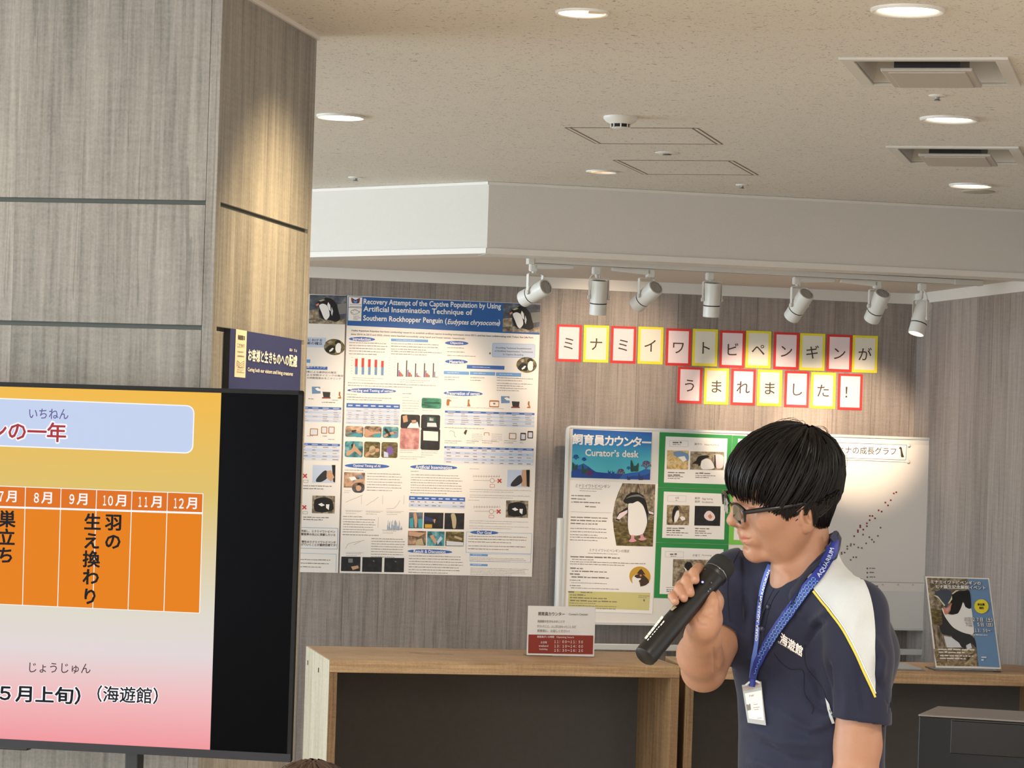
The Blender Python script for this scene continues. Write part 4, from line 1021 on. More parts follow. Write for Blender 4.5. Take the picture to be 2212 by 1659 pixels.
for (x, y, k) in ((132, 334, 0), (128, 676, 1)):
    I = Ink(WF, PZ); a = ZC3(x, y); w, h = 49, 38
    I.rect(a[0], a[1], a[0] + w, a[1] + h, K['pale'] if k == 0 else PH['rock'], 0, .02)
    if k == 0:
        I.q([(a[0] + p * w, a[1] + q * h) for p, q in ((.18, .75), (.45, .38), (.6, .32), (.66, .7), (.4, .95), (.15, .95))], K['dgrey'], .0004); I.q([(a[0] + p * w, a[1] + q * h) for p, q in ((.62, .35), (.8, .3), (.95, .7), (.8, .95), (.6, .7))], K['skin'], .0006); I.q([(a[0] + p * w, a[1] + q * h) for p, q in ((.84, 0), (1, 0), (.98, 1), (.9, .95))], K['black'], .0005)
    else:
        I.q([(a[0] + p * w, a[1] + q * h) for p, q in ((.1, .25), (.5, .1), (.85, .25), (.92, .8), (.5, .95), (.1, .85))], K['black'], .0004); I.q([(a[0] + p * w, a[1] + q * h) for p, q in ((.25, .5), (.4, .42), (.55, .55), (.4, .62))], K['white'], .0007); I.q([(a[0] + p * w, a[1] + q * h) for p, q in ((.6, .5), (.75, .5), (.72, .82), (.6, .7))], K['white'], .0007)
    part(I, 'photo', P2)
I = Ink(WF, PZ)
for x, y in ((44, 456), (36, 808)):
    a = ZC3(x, y)
    for s in (-1, 1): I.line([(a[0] - 4, a[1] - 4 * s), (a[0] + 4, a[1] + 4 * s)], 2.6, K['red'], .0003 * (2 + s))
    I.outline(a[0] - 3, a[1] + 9, a[0] + 7, a[1] + 14, .6, K['text'])
part(I, 'symbols', P2)

# --- letter cards on the wall
ZK = T(2.212, 1080, 540)
tops = [(272, 355), (402, 358), (532, 363), (662, 366), (795, 374), (922, 376), (1052, 384), (1177, 385), (1310, 392), (1435, 397), (1564, 403), (1686, 407)]
lows = [(851, 558), (978, 563), (1106, 567), (1232, 571), (1362, 577), (1488, 583), (1617, 590)]
def card(x, y, w, h, ch, red, label):
    tl = ZK(x, y); w /= 2.212; h /= 2.212; sl, ln = .033, -.03
    quad = [(tl[0], tl[1]), (tl[0] + w, tl[1] + w * sl), (tl[0] + w + h * ln, tl[1] + w * sl + h), (tl[0] + h * ln, tl[1] + h)]
    o = sheet('letter_card', WF, quad, label, 'card', .0012, K['cardred' if red else 'cardyel'], 'red and yellow bordered letter cards on the wall')
    I = Ink(WF, .0016); m = 5.2
    I.rect(tl[0] + m, tl[1] + m, tl[0] + w - m - .4, tl[1] + h - m - .4, K['pinkw' if red else 'creamw'], 0, sl, ln); I.build('white_panel', o)
    I = Ink(WF, .0020); I.glyph(ch, tl[0] + w / 2 + h * ln / 2 - .4, tl[1] + h / 2 + w * sl / 2 + .5, 31, K['brown'], .03, .004); I.build('character', o)
for i, (ch, (x, y)) in enumerate(zip('ミナミイワトビペンギンが', tops)):
    red = i % 2 == 0
    extra = {0: ', leftmost of the top row', 2: ', third from the left in the top row', 8: ', just left of the ギ card', 10: ', just right of the ギ card'}.get(i, ' in the top row')
    card(x, y, 120, 177, ch, red, '%s-bordered wall card with the character %s%s' % ('red' if red else 'yellow', ch, extra))
for i, (ch, (x, y)) in enumerate(zip('うまれました！', lows)):
    red = i % 2 == 0
    extra = {1: ', left of the れ card', 3: ', right of the れ card'}.get(i, ' in the lower row')
    card(x, y, 117, 173, ch, red, '%s-bordered wall card with the character %s%s' % ('red' if red else 'yellow', ch, extra))
# ------------------------------------------------------------------ whiteboard on its stand and the sheets stuck to it
BF = WALL.off(0.20)
be = empty('whiteboard', mat=BF.mat()); tag(be, 'white wheeled whiteboard on a stand behind the counter, against the wall', 'whiteboard')
bq = [BF.uv(1226, 915), BF.uv(2023, 949.5), BF.uv(2006.5, 1364), BF.uv(1209, 1346)]
bu0, bu1 = (bq[0][0] + bq[3][0]) / 2, (bq[1][0] + bq[2][0]) / 2; bv0, bv1 = (bq[2][1] + bq[3][1]) / 2, (bq[0][1] + bq[1][1]) / 2
M_BOARD = mat('board_enamel', srgb(232, 228, 222), 0.22, spec=0.5)
b = MB(); b.box(bu0 + .006, bu1 - .006, bv0 + .006, bv1 - .006, -.012, 0.0, M_BOARD); b.build('writing_surface', be)
b = MB(); w = .0105
def rr(u0, v0, u1, v1, r, n=5):
    out = []
    for cx, cy, a0 in ((u1 - r, v0 + r, -90), (u1 - r, v1 - r, 0), (u0 + r, v1 - r, 90), (u0 + r, v0 + r, 180)):
        for k in range(n): a = R(a0 + k * 90 / (n - 1)); out.append((cx + r * math.cos(a), cy + r * math.sin(a)))
    return out
o_, i_ = rr(bu0, bv0, bu1, bv1, .02), rr(bu0 + w, bv0 + w, bu1 - w, bv1 - w, .006); n = len(o_)
vs = [(x, y, z) for z in (-.016, .006) for x, y in o_] + [(x, y, z) for z in (-.016, .006) for x, y in i_]
fs = []
for k in range(n):
    j = (k + 1) % n
    fs += [[k, j, n + j, n + k], [n + k, n + j, 3 * n + j, 3 * n + k], [3 * n + k, 3 * n + j, 2 * n + j, 2 * n + k], [2 * n + k, 2 * n + j, j, k]]
b.add(vs, fs, M_ALU); b.build('frame', be)
for s, ux, top in ((-1, BF.uv(1211, 1200)[0], BF.uv(1211, 1119)[1]), (1, BF.uv(2018, 1250)[0], BF.uv(2020, 1145)[1])):
    ux = bu0 - .012 if s < 0 else bu1 + .010
    b = MB(); b.bbox(ux - .012, ux + .012, 0.05, top, -.03, .004, M_ALU, .004); pst = b.build('stand_post', be, smooth=40)
    b = MB(); b.bbox(ux - .016, ux + .016, 0.0, .05, -.14, .10, M_ALU, .006); b.build('foot', pst, smooth=40)
cb = BF.uv(1350, 1391.5)[1], BF.uv(1350, 1405)[1]
b = MB(); b.bbox(bu0 - .02, bu1 + .02, cb[1], cb[0], -.028, -.004, M_ALU, .003); b.build('crossbar', be)

SF = BF.off(.0006)
ZE = T(5.927, 1220, 920); ZF = T(3.77, 1180, 900); ZG = T(9.759, 1220, 1170); ZH = T(4.364, 1400, 930); ZI = T(4.367, 1760, 920)
def sea_material():
    g = NT('print_sea_artwork'); sep = g.n('SeparateXYZ'); g.l(g.tc.outputs['Object'], sep.inputs[0])
    mp = g.n('MapRange'); mp.inputs['From Min'].default_value = SF.uv(1320, 1034)[1]; mp.inputs['From Max'].default_value = SF.uv(1320, 930)[1]; g.l(sep.outputs['Y'], mp.inputs['Value'])
    g.l(g.ramp(mp.outputs[0], [(0.0, srgb(90, 200, 210)), (0.45, srgb(74, 180, 206)), (0.75, srgb(44, 128, 194)), (1.0, srgb(28, 84, 166))]), g.b.inputs['Base Color']); g.b.inputs['Roughness'].default_value = .45
    return g.m
HP = sheet('header_sheet', SF, [ZE(106, 40), ZE(1116, 84), ZE(1090, 690), ZE(80, 662)], 'blue undersea header sheet with white Curator\'s desk lettering, top left of the whiteboard', 'notice', .0008, sea_material())
I = Ink(SF, .0012)
for pts, m in (([(82, 660), (84, 580), (150, 545), (230, 560), (320, 540), (400, 590), (480, 640), (505, 672)], 'sea2'), ([(86, 590), (100, 470), (160, 510), (240, 480), (330, 540), (330, 620), (84, 640)], 'sea1'), ([(655, 678), (740, 620), (840, 600), (940, 590), (1030, 550), (1096, 560), (1090, 690)], 'sea1'), ([(400, 590), (500, 600), (640, 610), (740, 620), (690, 680), (500, 672)], 'sea2'), ([(760, 680), (860, 640), (1000, 640), (1092, 600), (1090, 690)], 'sea2')):
    I.q([ZE(*p) for p in pts], K[m], .0003 * (1 if m == 'sea1' else 2), False)
part(I, 'seabed', HP)
I = Ink(SF, .0024)
def weed(x, y, s, m):
    for dx, h, l in ((-.22, 1.0, -.10), (.16, .74, .14), (0, .5, .02)):
        I.q([ZE(x + (dx - .13) * s, y), ZE(x + (dx - .15) * s, y - h * s * .45), ZE(x + (dx + l * .7 - .07) * s, y - h * s * .8), ZE(x + (dx + l) * s, y - h * s), ZE(x + (dx + l * .5 + .10) * s, y - h * s * .7), ZE(x + (dx + .15) * s, y - h * s * .35), ZE(x + (dx + .12) * s, y)], m, rnd.random() * .0002)
weed(895, 582, 150, K['dgreen']); weed(260, 610, 120, K['dgreen']); weed(130, 560, 100, K['dgreen']); weed(975, 690, 90, K['navy']); weed(820, 690, 60, K['navy']); weed(570, 612, 50, K['sea2']); weed(620, 614, 44, K['sea2'])
part(I, 'seaweed', HP); I = Ink(SF, .0024)
def coral(x, y, s, m):
    def br(x, y, a, l, w, d):
        x2, y2 = x + l * math.sin(a), y - l * math.cos(a); I.line([ZE(x, y), ZE(x2, y2)], w, m, rnd.random() * .0002)
        if d:
            for da in (-.6, .15, .65): br(x2, y2, a + da, l * .66, w * .75, d - 1)
    br(x, y, 0, s * .34, 1.6, 3); br(x, y, -.7, s * .3, 1.3, 2); br(x, y, .7, s * .3, 1.3, 2)
coral(715, 636, 110, K['mag']); coral(1040, 548, 130, K['mag']); coral(310, 646, 100, K['mag']); coral(245, 450, 60, K['sea2']); coral(140, 430, 80, K['sea2']); coral(815, 560, 54, K['sea1'])
part(I, 'coral', HP)
I = Ink(SF, .0030)
for x, ch in zip((163, 303, 440, 570, 690, 810, 925, 1045), '飼育員カウンター'):
    p = ZE(x, 170 + (x - 163) * .048); I.glyph(ch, p[0], p[1], 24, K['white'], .035, .035)
p, q = ZE(258, 385), ZE(943, 385); I.text('Curator’s desk', p[0], p[1], q[0], 15.2, K['white'], .032, .03)
part(I, 'lettering', HP)

IP = sheet('information_sheet', SF, [(1231.5, 1037), (1422, 1045), (1409, 1326), (1221, 1319.5)], 'tall white information sheet with a standing penguin photo below the blue header', 'notice', .0008, K['white'])
I = Ink(SF, .0012)
fr_ = [(740, 733), (1160, 748), (1127, 1545), (660, 1533), (625, 1330), (612, 1150), (640, 980), (685, 850)]
I.q([ZE(*p) for p in fr_], PH['moss'], 0, False); I.q([ZE(*p) for p in ((740, 733), (1160, 748), (1150, 900), (690, 870))], PH['bark'], .0003, False)
I.q([ZE(*p) for p in ((690, 870), (1154, 880), (1142, 1200), (1040, 1240), (612, 1230), (614, 1120), (640, 980))], PH['rock'], .0004, False)
I.q([ZE(*p) for p in ((745, 960), (790, 890), (850, 850), (930, 850), (1000, 890), (1040, 970), (1062, 1080), (1136, 1100), (1140, 1150), (1062, 1130), (1060, 1230), (1020, 1360), (840, 1400), (800, 1280), (798, 1110), (690, 1215), (648, 1200), (690, 1110), (800, 1040), (810, 1000), (770, 990))], K['black'], .0008)
I.q([ZE(*p) for p in ((812, 1000), (870, 990), (935, 965), (1000, 1020), (1040, 1130), (1052, 1240), (1018, 1350), (980, 1395), (890, 1405), (830, 1390), (806, 1270), (810, 1120))], K['white'], .0012)
I.q([ZE(*p) for p in ((660, 1185), (700, 1120), (800, 1075), (800, 1112), (700, 1198))], K['pinkw'], .0012); I.q([ZE(*p) for p in ((1068, 1085), (1132, 1108), (1134, 1136), (1075, 1120))], K['pinkw'], .0012)
I.q([ZE(*p) for p in ((818, 1478), (845, 1440), (850, 1400), (885, 1400), (888, 1445), (918, 1470), (870, 1488))], K['pink'], .0012); I.q([ZE(*p) for p in ((938, 1450), (968, 1430), (965, 1390), (1000, 1390), (1008, 1420), (1046, 1448), (985, 1468))], K['pink'], .0012)
I.q([ZE(*p) for p in ((780, 930), (850, 890), (950, 880), (1020, 930), (950, 905), (850, 910))], K['grey'], .0012)
part(I, 'photo', IP)
I = Ink(SF, .0012)
p, q = ZE(136, 788), ZE(578, 788); I.text('ミナミイワトビペンギン', p[0], p[1], q[0], 8, K['text'], .026, .004)
p, q = ZG(518, 208), ZG(1362, 208); I.text('ミナミイワトビペンギンの現状', p[0], p[1], q[0], 6.6, K['text'], .032, .004)
for (zt, x0, y0, x1, n, dy, h, sc) in ((ZE, 190, 798, 498, 2, 30, 9, 5.927), (ZE, 82, 884, 345, 2, 42, 20, 5.927), (ZE, 82, 968, 608, 1, 30, 20, 5.927), (ZE, 260, 1024, 455, 1, 30, 24, 5.927), (ZE, 76, 1160, 570, 3, 40, 22, 5.927), (ZE, 70, 1306, 575, 3, 40, 15, 5.927), (ZE, 66, 1418, 570, 2, 36, 15, 5.927),
                                    (ZG, 490, 238, 1390, 1, 20, 18, 9.76), (ZG, 118, 300, 1605, 1, 20, 44, 9.76), (ZG, 150, 362, 800, 1, 20, 26, 9.76), (ZG, 110, 412, 1745, 2, 48, 24, 9.76), (ZG, 112, 546, 530, 1, 20, 40, 9.76), (ZG, 150, 606, 1200, 1, 20, 38, 9.76), (ZG, 105, 670, 405, 1, 20, 38, 9.76), (ZG, 140, 732, 1265, 1, 20, 38, 9.76), (ZG, 104, 800, 430, 1, 20, 28, 9.76), (ZG, 130, 858, 1210, 1, 20, 20, 9.76), (ZG, 104, 912, 430, 1, 20, 28, 9.76), (ZG, 130, 968, 1580, 1, 20, 20, 9.76)):
    a, c = zt(x0, y0), zt(x1, y0); I.bars(a[0], a[1], c[0], n, dy / sc, h / sc * .75, K['text'], .03)
I.line([ZE(70, 1100), ZE(595, 1113)], .5, K['text'])
part(I, 'printed_text', IP)
I = Ink(SF, .0012); I.q([ZG(80, 1038), ZG(1800, 1078), ZG(1775, 1450), ZG(66, 1380)], K['olive'])
for (x0, y0, x1, n, dy, h) in ((70, 1048, 265, 1, 20, 40), (330, 1056, 680, 1, 20, 34), (108, 1108, 575, 1, 20, 34), (108, 1166, 1260, 1, 20, 36), (108, 1228, 1520, 1, 20, 36), (95, 1284, 915, 1, 20, 22), (95, 1336, 1545, 1, 20, 22), (95, 1386, 1520, 1, 20, 22), (1550, 1138, 1800, 2, 32, 16)):
    a, c = ZG(x0, y0), ZG(x1, y0); I.bars(a[0], a[1], c[0], n, dy / 9.76, h / 9.76 * .75, K['text'], .03, z=.0004)
a = ZG(1670, 1236); I.ell(a[0], a[1], 1.8, 2.6, K['text'], .0004)
part(I, 'notes_box', IP, 'yellow-green box of small print')
I = Ink(SF, .0012); a = ZG(1583, 735); I.ell(a[0], a[1], 23, 21.8, K['gold'])
I.q([ZG(*p) for p in ((1430, 890), (1422, 760), (1500, 690), (1600, 700), (1640, 800), (1560, 830), (1590, 950), (1470, 935))], K['white'], .0004)
I.q([ZG(*p) for p in ((1520, 670), (1570, 600), (1615, 575), (1660, 640), (1700, 700), (1640, 680), (1760, 800), (1775, 860), (1700, 920), (1590, 945), (1585, 860), (1555, 825), (1605, 790), (1600, 770), (1520, 770), (1466, 735), (1480, 705), (1560, 680))], K['brown'], .0008)
I.q([ZG(*p) for p in ((1572, 700), (1610, 690), (1625, 720), (1590, 740))], K['orange'], .0012)
part(I, 'round_photo', IP)

def green_card(quad, wq, label, group='green mounting cards on the whiteboard', m='green', tone='white'):
    o = sheet('picture_card', SF, quad, label, 'card', .0010, K[m], group)
    I = Ink(SF, .0014); I.q(wq, K[tone]); I.build('white_sheet', o)
    return o
G1 = green_card([ZH(108, 15), ZH(794, 44), ZH(772, 556), ZH(92, 534)], [ZH(165, 55), ZH(748, 76), ZH(728, 508), ZH(148, 490)], 'green card with nest-building photos, topmost of the stack beside the header')
G2 = green_card([ZH(92, 536), ZH(772, 558), ZH(757, 1074), ZH(74, 1052)], [ZH(148, 575), ZH(730, 597), ZH(715, 1028), ZH(131, 1012)], 'green card with a dark egg photo, middle of the stack beside the person\'s face')
G3 = green_card([ZH(74, 1054), ZH(757, 1076), ZH(742, 1600), ZH(54, 1576)], [ZH(125, 1101), ZH(710, 1119), ZH(695, 1560), ZH(107, 1540)], 'green card with a chick photo behind the microphone')
G4 = green_card([(1582.5, 940.4), (1738, 947), (1733, 1063.5), (1577.5, 1057.5)], [(1594, 947.5), (1728, 953), (1724, 1055), (1590, 1049.5)], 'green card in the second column, mostly hidden behind the person\'s hair')
G5 = green_card([(1577.3, 1058.4), (1733, 1064.7), (1728, 1181), (1572.8, 1176)], [(1589, 1064), (1723, 1070), (1719, 1171), (1584.5, 1166)], 'light green card mostly hidden behind the person\'s chin', m='lgreen')
def gphoto(par, x0, y0, x1, y1, base, shapes):
    I = Ink(SF, .0018); a, c = ZH(x0, y0), ZH(x1, y1); w, h = c[0] - a[0], c[1] - a[1]; I.rect(a[0], a[1], c[0], c[1] - .02 * w, base, 0, .02)
    for k, (pts, m) in enumerate(shapes): I.q([(a[0] + p * w, a[1] + q * h) for p, q in pts], m, .0004 + .0003 * k)
    I.build('photo', par)
gphoto(G1, 180, 186, 382, 368, PH['nest'], [([(.25, .1), (.6, .05), (.98, .2), (.98, .55), (.8, .5), (.55, .4), (.3, .25)], K['sky']), ([(.5, .35), (.8, .3), (.9, .5), (.75, .6)], K['white']), ([(.1, .12), (.28, .1), (.3, .3), (.15, .35)], K['tan'])])
gphoto(G1, 398, 196, 716, 374, PH['gravel'], [([(.05, .65), (.16, .5), (.22, .3), (.36, .22), (.5, .22), (.56, .3), (.42, .38), (.32, .5), (.3, .7), (.24, .8), (.22, .68)], K['black']), ([(.34, .5), (.48, .38), (.62, .5), (.7, .9), (.36, .95), (.3, .75)], K['white']), ([(.7, .2), (.85, .15), (.98, .3), (.95, .85), (.78, .9), (.7, .6)], K['pinkw']), ([(.7, .2), (.74, .18), (.76, .9), (.7, .8)], K['dgrey'])])
gphoto(G2, 178, 702, 389, 893, PH['pebble'], [([(.24, .3), (.34, .08), (.46, .05), (.52, .2), (.4, .3), (.32, .6), (.3, .85), (.22, .7)], K['black']), ([(.32, .6), (.42, .32), (.52, .28), (.54, .5), (.46, .75), (.34, .85)], K['white']), ([(.56, .62), (.66, .55), (.78, .6), (.82, .72), (.66, .78)], K['white'])])
gphoto(G2, 440, 709, 683, 900, PH['black'], [([(.36, .45), (.46, .28), (.6, .26), (.74, .42), (.78, .6), (.68, .74), (.5, .72), (.38, .6)], K['pinkw']), ([(.5, .5), (.6, .4), (.68, .55), (.6, .66), (.54, .6)], K['orange'])])
gphoto(G3, 235, 1212, 600, 1474, PH['rock'], [([(.3, .2), (.36, .1), (.46, .12), (.5, .28), (.44, .4), (.36, .4), (.3, .3)], K['black']), ([(.28, .28), (.34, .36), (.4, .6), (.36, .6)], K['white']), ([(.5, .3), (.7, .25), (.8, .5), (.55, .7)], K['grey'])])
def gtext(par, items, bars, box):
    I = Ink(SF, .0018)
    for t, x0, yb, x1, h in items: p, q = ZH(x0, yb), ZH(x1, yb); I.text(t, p[0], p[1], q[0], h / 4.364, K['text'], .02, .006)
    for x0, y0, x1, n, dy, h in bars: a, c = ZH(x0, y0), ZH(x1, y0); I.bars(a[0], a[1], c[0], n, dy / 4.364, h / 4.364, K['text'], .02)
    a, c = ZH(*box[:2]), ZH(*box[2:]); I.outline(a[0], a[1], c[0], c[1], .4, K['textl'], 0, .02)
    I.build('caption', par)
gtext(G1, [('巣作り', 435, 137, 505, 20), ('Nest building', 532, 144, 665, 18)], [(230, 104, 352, 1, 10, 18), (230, 128, 340, 1, 8, 8), (185, 388, 360, 2, 26, 14), (185, 430, 348, 2, 17, 8), (445, 396, 645, 1, 20, 14), (445, 420, 636, 2, 18, 8)], (204, 94, 378, 150))
gtext(G2, [('産卵', 438, 648, 486, 22), ('Egg laying', 510, 655, 608, 20), ('抱卵', 438, 680, 486, 22), ('Incubation', 508, 682, 612, 18), ('5月', 256, 646, 288, 20)], [(258, 656, 284, 1, 8, 6), (174, 914, 356, 2, 22, 13), (172, 958, 388, 2, 22, 9), (442, 918, 600, 2, 22, 13), (440, 962, 606, 2, 23, 9)], (186, 612, 358, 668))
gtext(G3, [('子育て', 415, 1188, 488, 22), ('Parenting', 508, 1184, 596, 16)], [(205, 1158, 298, 1, 10, 18), (210, 1182, 292, 1, 8, 7), (170, 1476, 390, 1, 16, 7), (172, 1496, 330, 2, 16, 10)], (162, 1140, 334, 1192))

GS = sheet('growth_chart', SF, [(1746, 951), (2010, 962), (1996, 1279), (1740, 1273)], 'large paper growth chart with dotted curves on the right of the whiteboard', 'chart', .0008, K['paper'])
I = Ink(SF, .0012)
reds = [(745, 637), (768, 626), (716, 701), (665, 723), (690, 750), (601, 797), (630, 808), (519, 849), (543, 850), (568, 872), (517, 889), (491, 919), (491, 946), (428, 940), (428, 955), (457, 978), (406, 985), (406, 1000), (371, 1040)]
blk = [(455, 1026), (514, 1050), (538, 1073), (557, 1095), (595, 1038), (620, 960), (484, 1108), (443, 1152), (410, 1147), (370, 1118), (340, 1115), (338, 1130), (306, 1136), (306, 1160), (252, 1195), (252, 1208), (281, 1195), (338, 1264), (364, 1239), (390, 1239), (495, 1345), (495, 1385), (495, 1427)]
for P_, m in ((reds, K['dred']), (blk, K['text'])):
    for x, y in P_: a = ZI(x, y); I.ell(a[0], a[1], 2.0, 2.0, m, 0, 10)
part(I, 'plotted_dots', GS)
I = Ink(SF, .0012)
I.line([ZI(-60, 1458), ZI(1040, 1483)], .8, K['text'])
for x, t in ((640, '月'), (785, '四'), (925, '日')): a = ZI(x, 1498); I.glyph(t, a[0], a[1], 4.4, K['text'])
for y in (1338, 1378, 1420): a = ZI(515, y); I.bars(a[0], a[1], a[0] + 18, 1, 3, 2.6, K['text'], .02)
a = ZI(575, 1504); I.bars(a[0], a[1], a[0] + 7, 1, 3, 4.4, K['text'], .02)
part(I, 'axis_labels', GS)
TSH = sheet('title_strip', SF.off(.0016), [ZI(-50, 146), ZI(872, 176), ZI(862, 346), ZI(-60, 312)], 'white title strip across the top of the growth chart with brown characters', 'notice', .0008, K['white'])
I = Ink(SF.off(.0016), .0012)
I.line([ZI(-45, 150), ZI(866, 180)], .9, K['brown']); I.line([ZI(866, 180), ZI(858, 322)], .8, K['brown']); I.line([ZI(-50, 290), ZI(858, 322)], .9, K['brown']); I.line([ZI(-50, 308), ZI(858, 342)], .7, K['brown'])
p, q = ZI(225, 262), ZI(765, 262); I.text('ヒナの成長グラフ', p[0], p[1], q[0], 16.5, K['brown'], .028, .004)
a = ZI(815, 250); I.q([(a[0] + x, a[1] + y) for x, y in ((-5, -9), (-2, -12), (1, -10), (2, -4), (4, 4), (6, 10), (0, 10), (-1, 2), (-2, -6))], K['brown'])
part(I, 'lettering', TSH)
for x, y, lb in ((884, 184, 'upper'), (879, 338, 'lower')):
    u_, v_ = SF.uv(*ZI(x, y)); b = MB(); m_ = Matrix.Translation((u_, v_, .002)); b.lathe([(.0075, 0), (.0075, .004), (.005, .008), (.001, .009)], m_, M_WHITE, 20)
    tag(b.build('magnet', mat=SF.mat(), smooth=40), 'small white round magnet at the %s right end of the chart title strip' % lb, 'magnet', 'white whiteboard magnets')
# ------------------------------------------------------------------ counters
CZ = 0.83
cA = at_z(712.9, 1425.6, CZ); cB = at_z(1469, 1438.8, CZ)
CF = Frame((cA.x, cA.y, 0), Vector((cB.x - cA.x, cB.y - cA.y, 0)))     # front face of the left unit
cw = (cB - cA).length
_bk = at_z(656, 1394.8, CZ); cd = -(_bk - cA).dot(CF.n)
cd = min(cd, 0.78)
def counter(fr, w, d, label, skew=0.0):
    e = empty('counter', mat=fr.mat()); tag(e, label, 'counter', 'wood-framed counters along the back wall')
    tt = CF.uv(1000, 1430)[1] - CF.uv(1000, 1456.5)[1]; gw = .030; gr = .034
    b = MB(); b.bbox(0, w, CZ - tt, CZ, -d, 0, M_OAK, .002); b.build('top', e)
    for x0, x1 in ((0, gw), (w - gr, w)):
        b = MB(); b.bbox(x0, x1, 0, CZ - tt - .0005, -d, -.001, M_OAKV, .0015); b.build('side_panel', e)
    b = MB(); b.box(gw, w - gr, 0.04, CZ - tt, -d * .78, -d * .74, M_FELT); b.build('modesty_panel', e)
    if skew:                               # the right-hand end follows the side wall
        for c in e.children:
            for v in c.data.vertices:
                if v.co.x > w - gr - .01: v.co.x -= skew * (-v.co.z)
    return e, tt
c1, TT = counter(CF, cw, cd, 'wooden counter on the left, with a pale grained end panel and dark front')
b = MB(); b.bbox(-.0035, 0, 0, CZ - .001, -cd, -.0005, M_OAKPALE, .001); p_ = b.build('end_panel', c1); p_['label'] = 'pale grained laminate end panel'
for (x, y) in ((665, 1431.5), (688, 1447.5)):
    fr_ = Frame(CF.pt(-.0035, 0, 0), -CF.n); u_, v_ = fr_.uv(x, y)
    b = MB(); q = fr_.pt(u_, v_, .0005); q2 = CF.mat().inverted() @ q
    b.box(q2.x - .001, q2.x + .0005, q2.y - .009, q2.y + .009, q2.z - .012, q2.z + .012, M_DARK); b.build('peg_hole', c1)
c2a = at_z(1484, 1439.6, CZ); c2b = at_z(2214, 1457.2, CZ)
CF2 = Frame((c2a.x, c2a.y, 0), Vector((c2b.x - c2a.x, c2b.y - c2a.y, 0)))
c2w = (CORNER - CF2.o).dot(RIGHTW.n) / CF2.u.dot(RIGHTW.n) - .006
_wd = -RIGHTW.u; c2s = -_wd.dot(CF2.u) / (-_wd.dot(CF2.n))
counter(CF2, c2w, min(.52, cd), 'wooden counter on the right, behind the person and the black cabinet', c2s)
# clear glossy sheet lying on the counter
b = MB(); q = [CF2.uv(1490, 1430), CF2.uv(2008, 1440)]
b.bbox(.02, CF2.uv(2008, 1446)[0], CZ + .0005, CZ + .006, -.40, -.06, mat('glossy_clear_sheet', srgb(150, 148, 146), 0.06, spec=0.8, coat=0.6), .001)
tag(b.build('desk_mat', mat=CF2.mat()), 'clear glossy sheet lying on the right counter, behind the person', 'desk mat')

# counter sign in an acrylic stand
sg_ = at_z(1138, 1414.8, CZ + .004); CS = Frame(sg_, hdir(9))
ZS5 = T(5.027, 1120, 1200)
e = empty('tabletop_sign', mat=CS.mat()); tag(e, 'white and brick-red opening-hours sign standing on the left counter', 'sign')
uvs = [CS.uv(*ZS5(*p)) for p in ((100, 540), (842, 558), (826, 1100), (84, 1085))]
b = MB(); b.prism([(u_, max(v_, -.003)) for u_, v_ in uvs], -.006, -.004, M_ACRYL); ux0, ux1 = uvs[3][0], uvs[2][0]
b.box(ux0, ux1, -.004, -.002, -.075, -.006, M_ACRYL); b.build('acrylic_stand', e)
uvp = [CS.uv(*ZS5(*p)) for p in ((106, 546), (836, 562), (821, 1094), (90, 1079))]
b = MB(); b.prism([(u_, max(v_, -.002)) for u_, v_ in uvp], -.003, 0, K['white']); b.build('paper_sheet', e)
I = Ink(CS, .0012); I.q([ZS5(*p) for p in ((108, 857), (812, 869), (805, 1073), (104, 1061))], K['dred']); I.build('red_panel', e)
I = Ink(CS, .0018)
def st(t, x0, yb, x1, h, m, bold=.0, sl=.016):
    p, q = ZS5(x0, yb), ZS5(x1, yb); I.text(t, p[0], p[1], q[0], h / 5.027, m, sl, bold)
st('飼育員カウンター', 212, 652, 500, 42, K['brown'], .012); st("Curator's Counter", 545, 648, 752, 24, K['text'], .008)
st('海遊館の生きもののことで', 205, 728, 500, 30, K['text'], .004); st('きづいたこと、ふしぎにおもったこと など', 202, 782, 622, 30, K['text'], .004); st('飼育員に、お話しください！', 202, 832, 552, 32, K['text'], .004)
st('飼育員がいる時間', 202, 893, 385, 24, K['white'], .01); st('Opening hours', 412, 900, 602, 26, K['white'], .006)
st('土日祝', 238, 954, 308, 24, K['white'], .01); st('weekend', 218, 990, 322, 22, K['white'], .004); st('holiday', 226, 1030, 316, 24, K['white'], .004)
for t, yb in (('１１：００～１１：５０', 950), ('１３：１０～１４：００', 998), ('１５：３０～１６：２０', 1044)): st(t, 388, yb, 698, 30, K['white'], .018, .012)
I.build('lettering', e)

# leaning penguin event poster on the right counter
ZP = T(7.215, 1980, 1230)
pb0 = at_z(*ZP(300, 1535), CZ + .012); pb1 = at_z(*ZP(1318, 1560), CZ + .012)
ub = Vector((pb1.x - pb0.x, pb1.y - pb0.y, 0)).normalized(); nb = Vector((ub.y, -ub.x, 0))
best = None
for k in range(10, 32):
    a_ = R(k); fr_ = Frame(pb0, ub, Vector((0, 0, 1)) * math.cos(a_) - nb * math.sin(a_))
    err = abs(fr_.uv(*ZP(135, 105))[0])
    if best is None or err < best[0]: best = (err, fr_)
EP = best[1]
e = empty('event_poster', mat=EP.mat()); tag(e, 'penguin event poster leaning in a clear stand at the right end of the counter', 'poster')
uvq = [EP.uv(*ZP(*p)) for p in ((138, 108), (1130, 134), (1316, 1552), (300, 1530))]
b = MB(); b.prism(uvq, -.002, 0, K['paper']); b.build('paper_sheet', e)
W_, H_ = uvq[2][0], uvq[0][1]
b = MB(); b.box(-.006, W_ + .006, -.006, H_ + .004, -.006, -.0035, M_ACRYL)
inv = EP.mat().inverted()
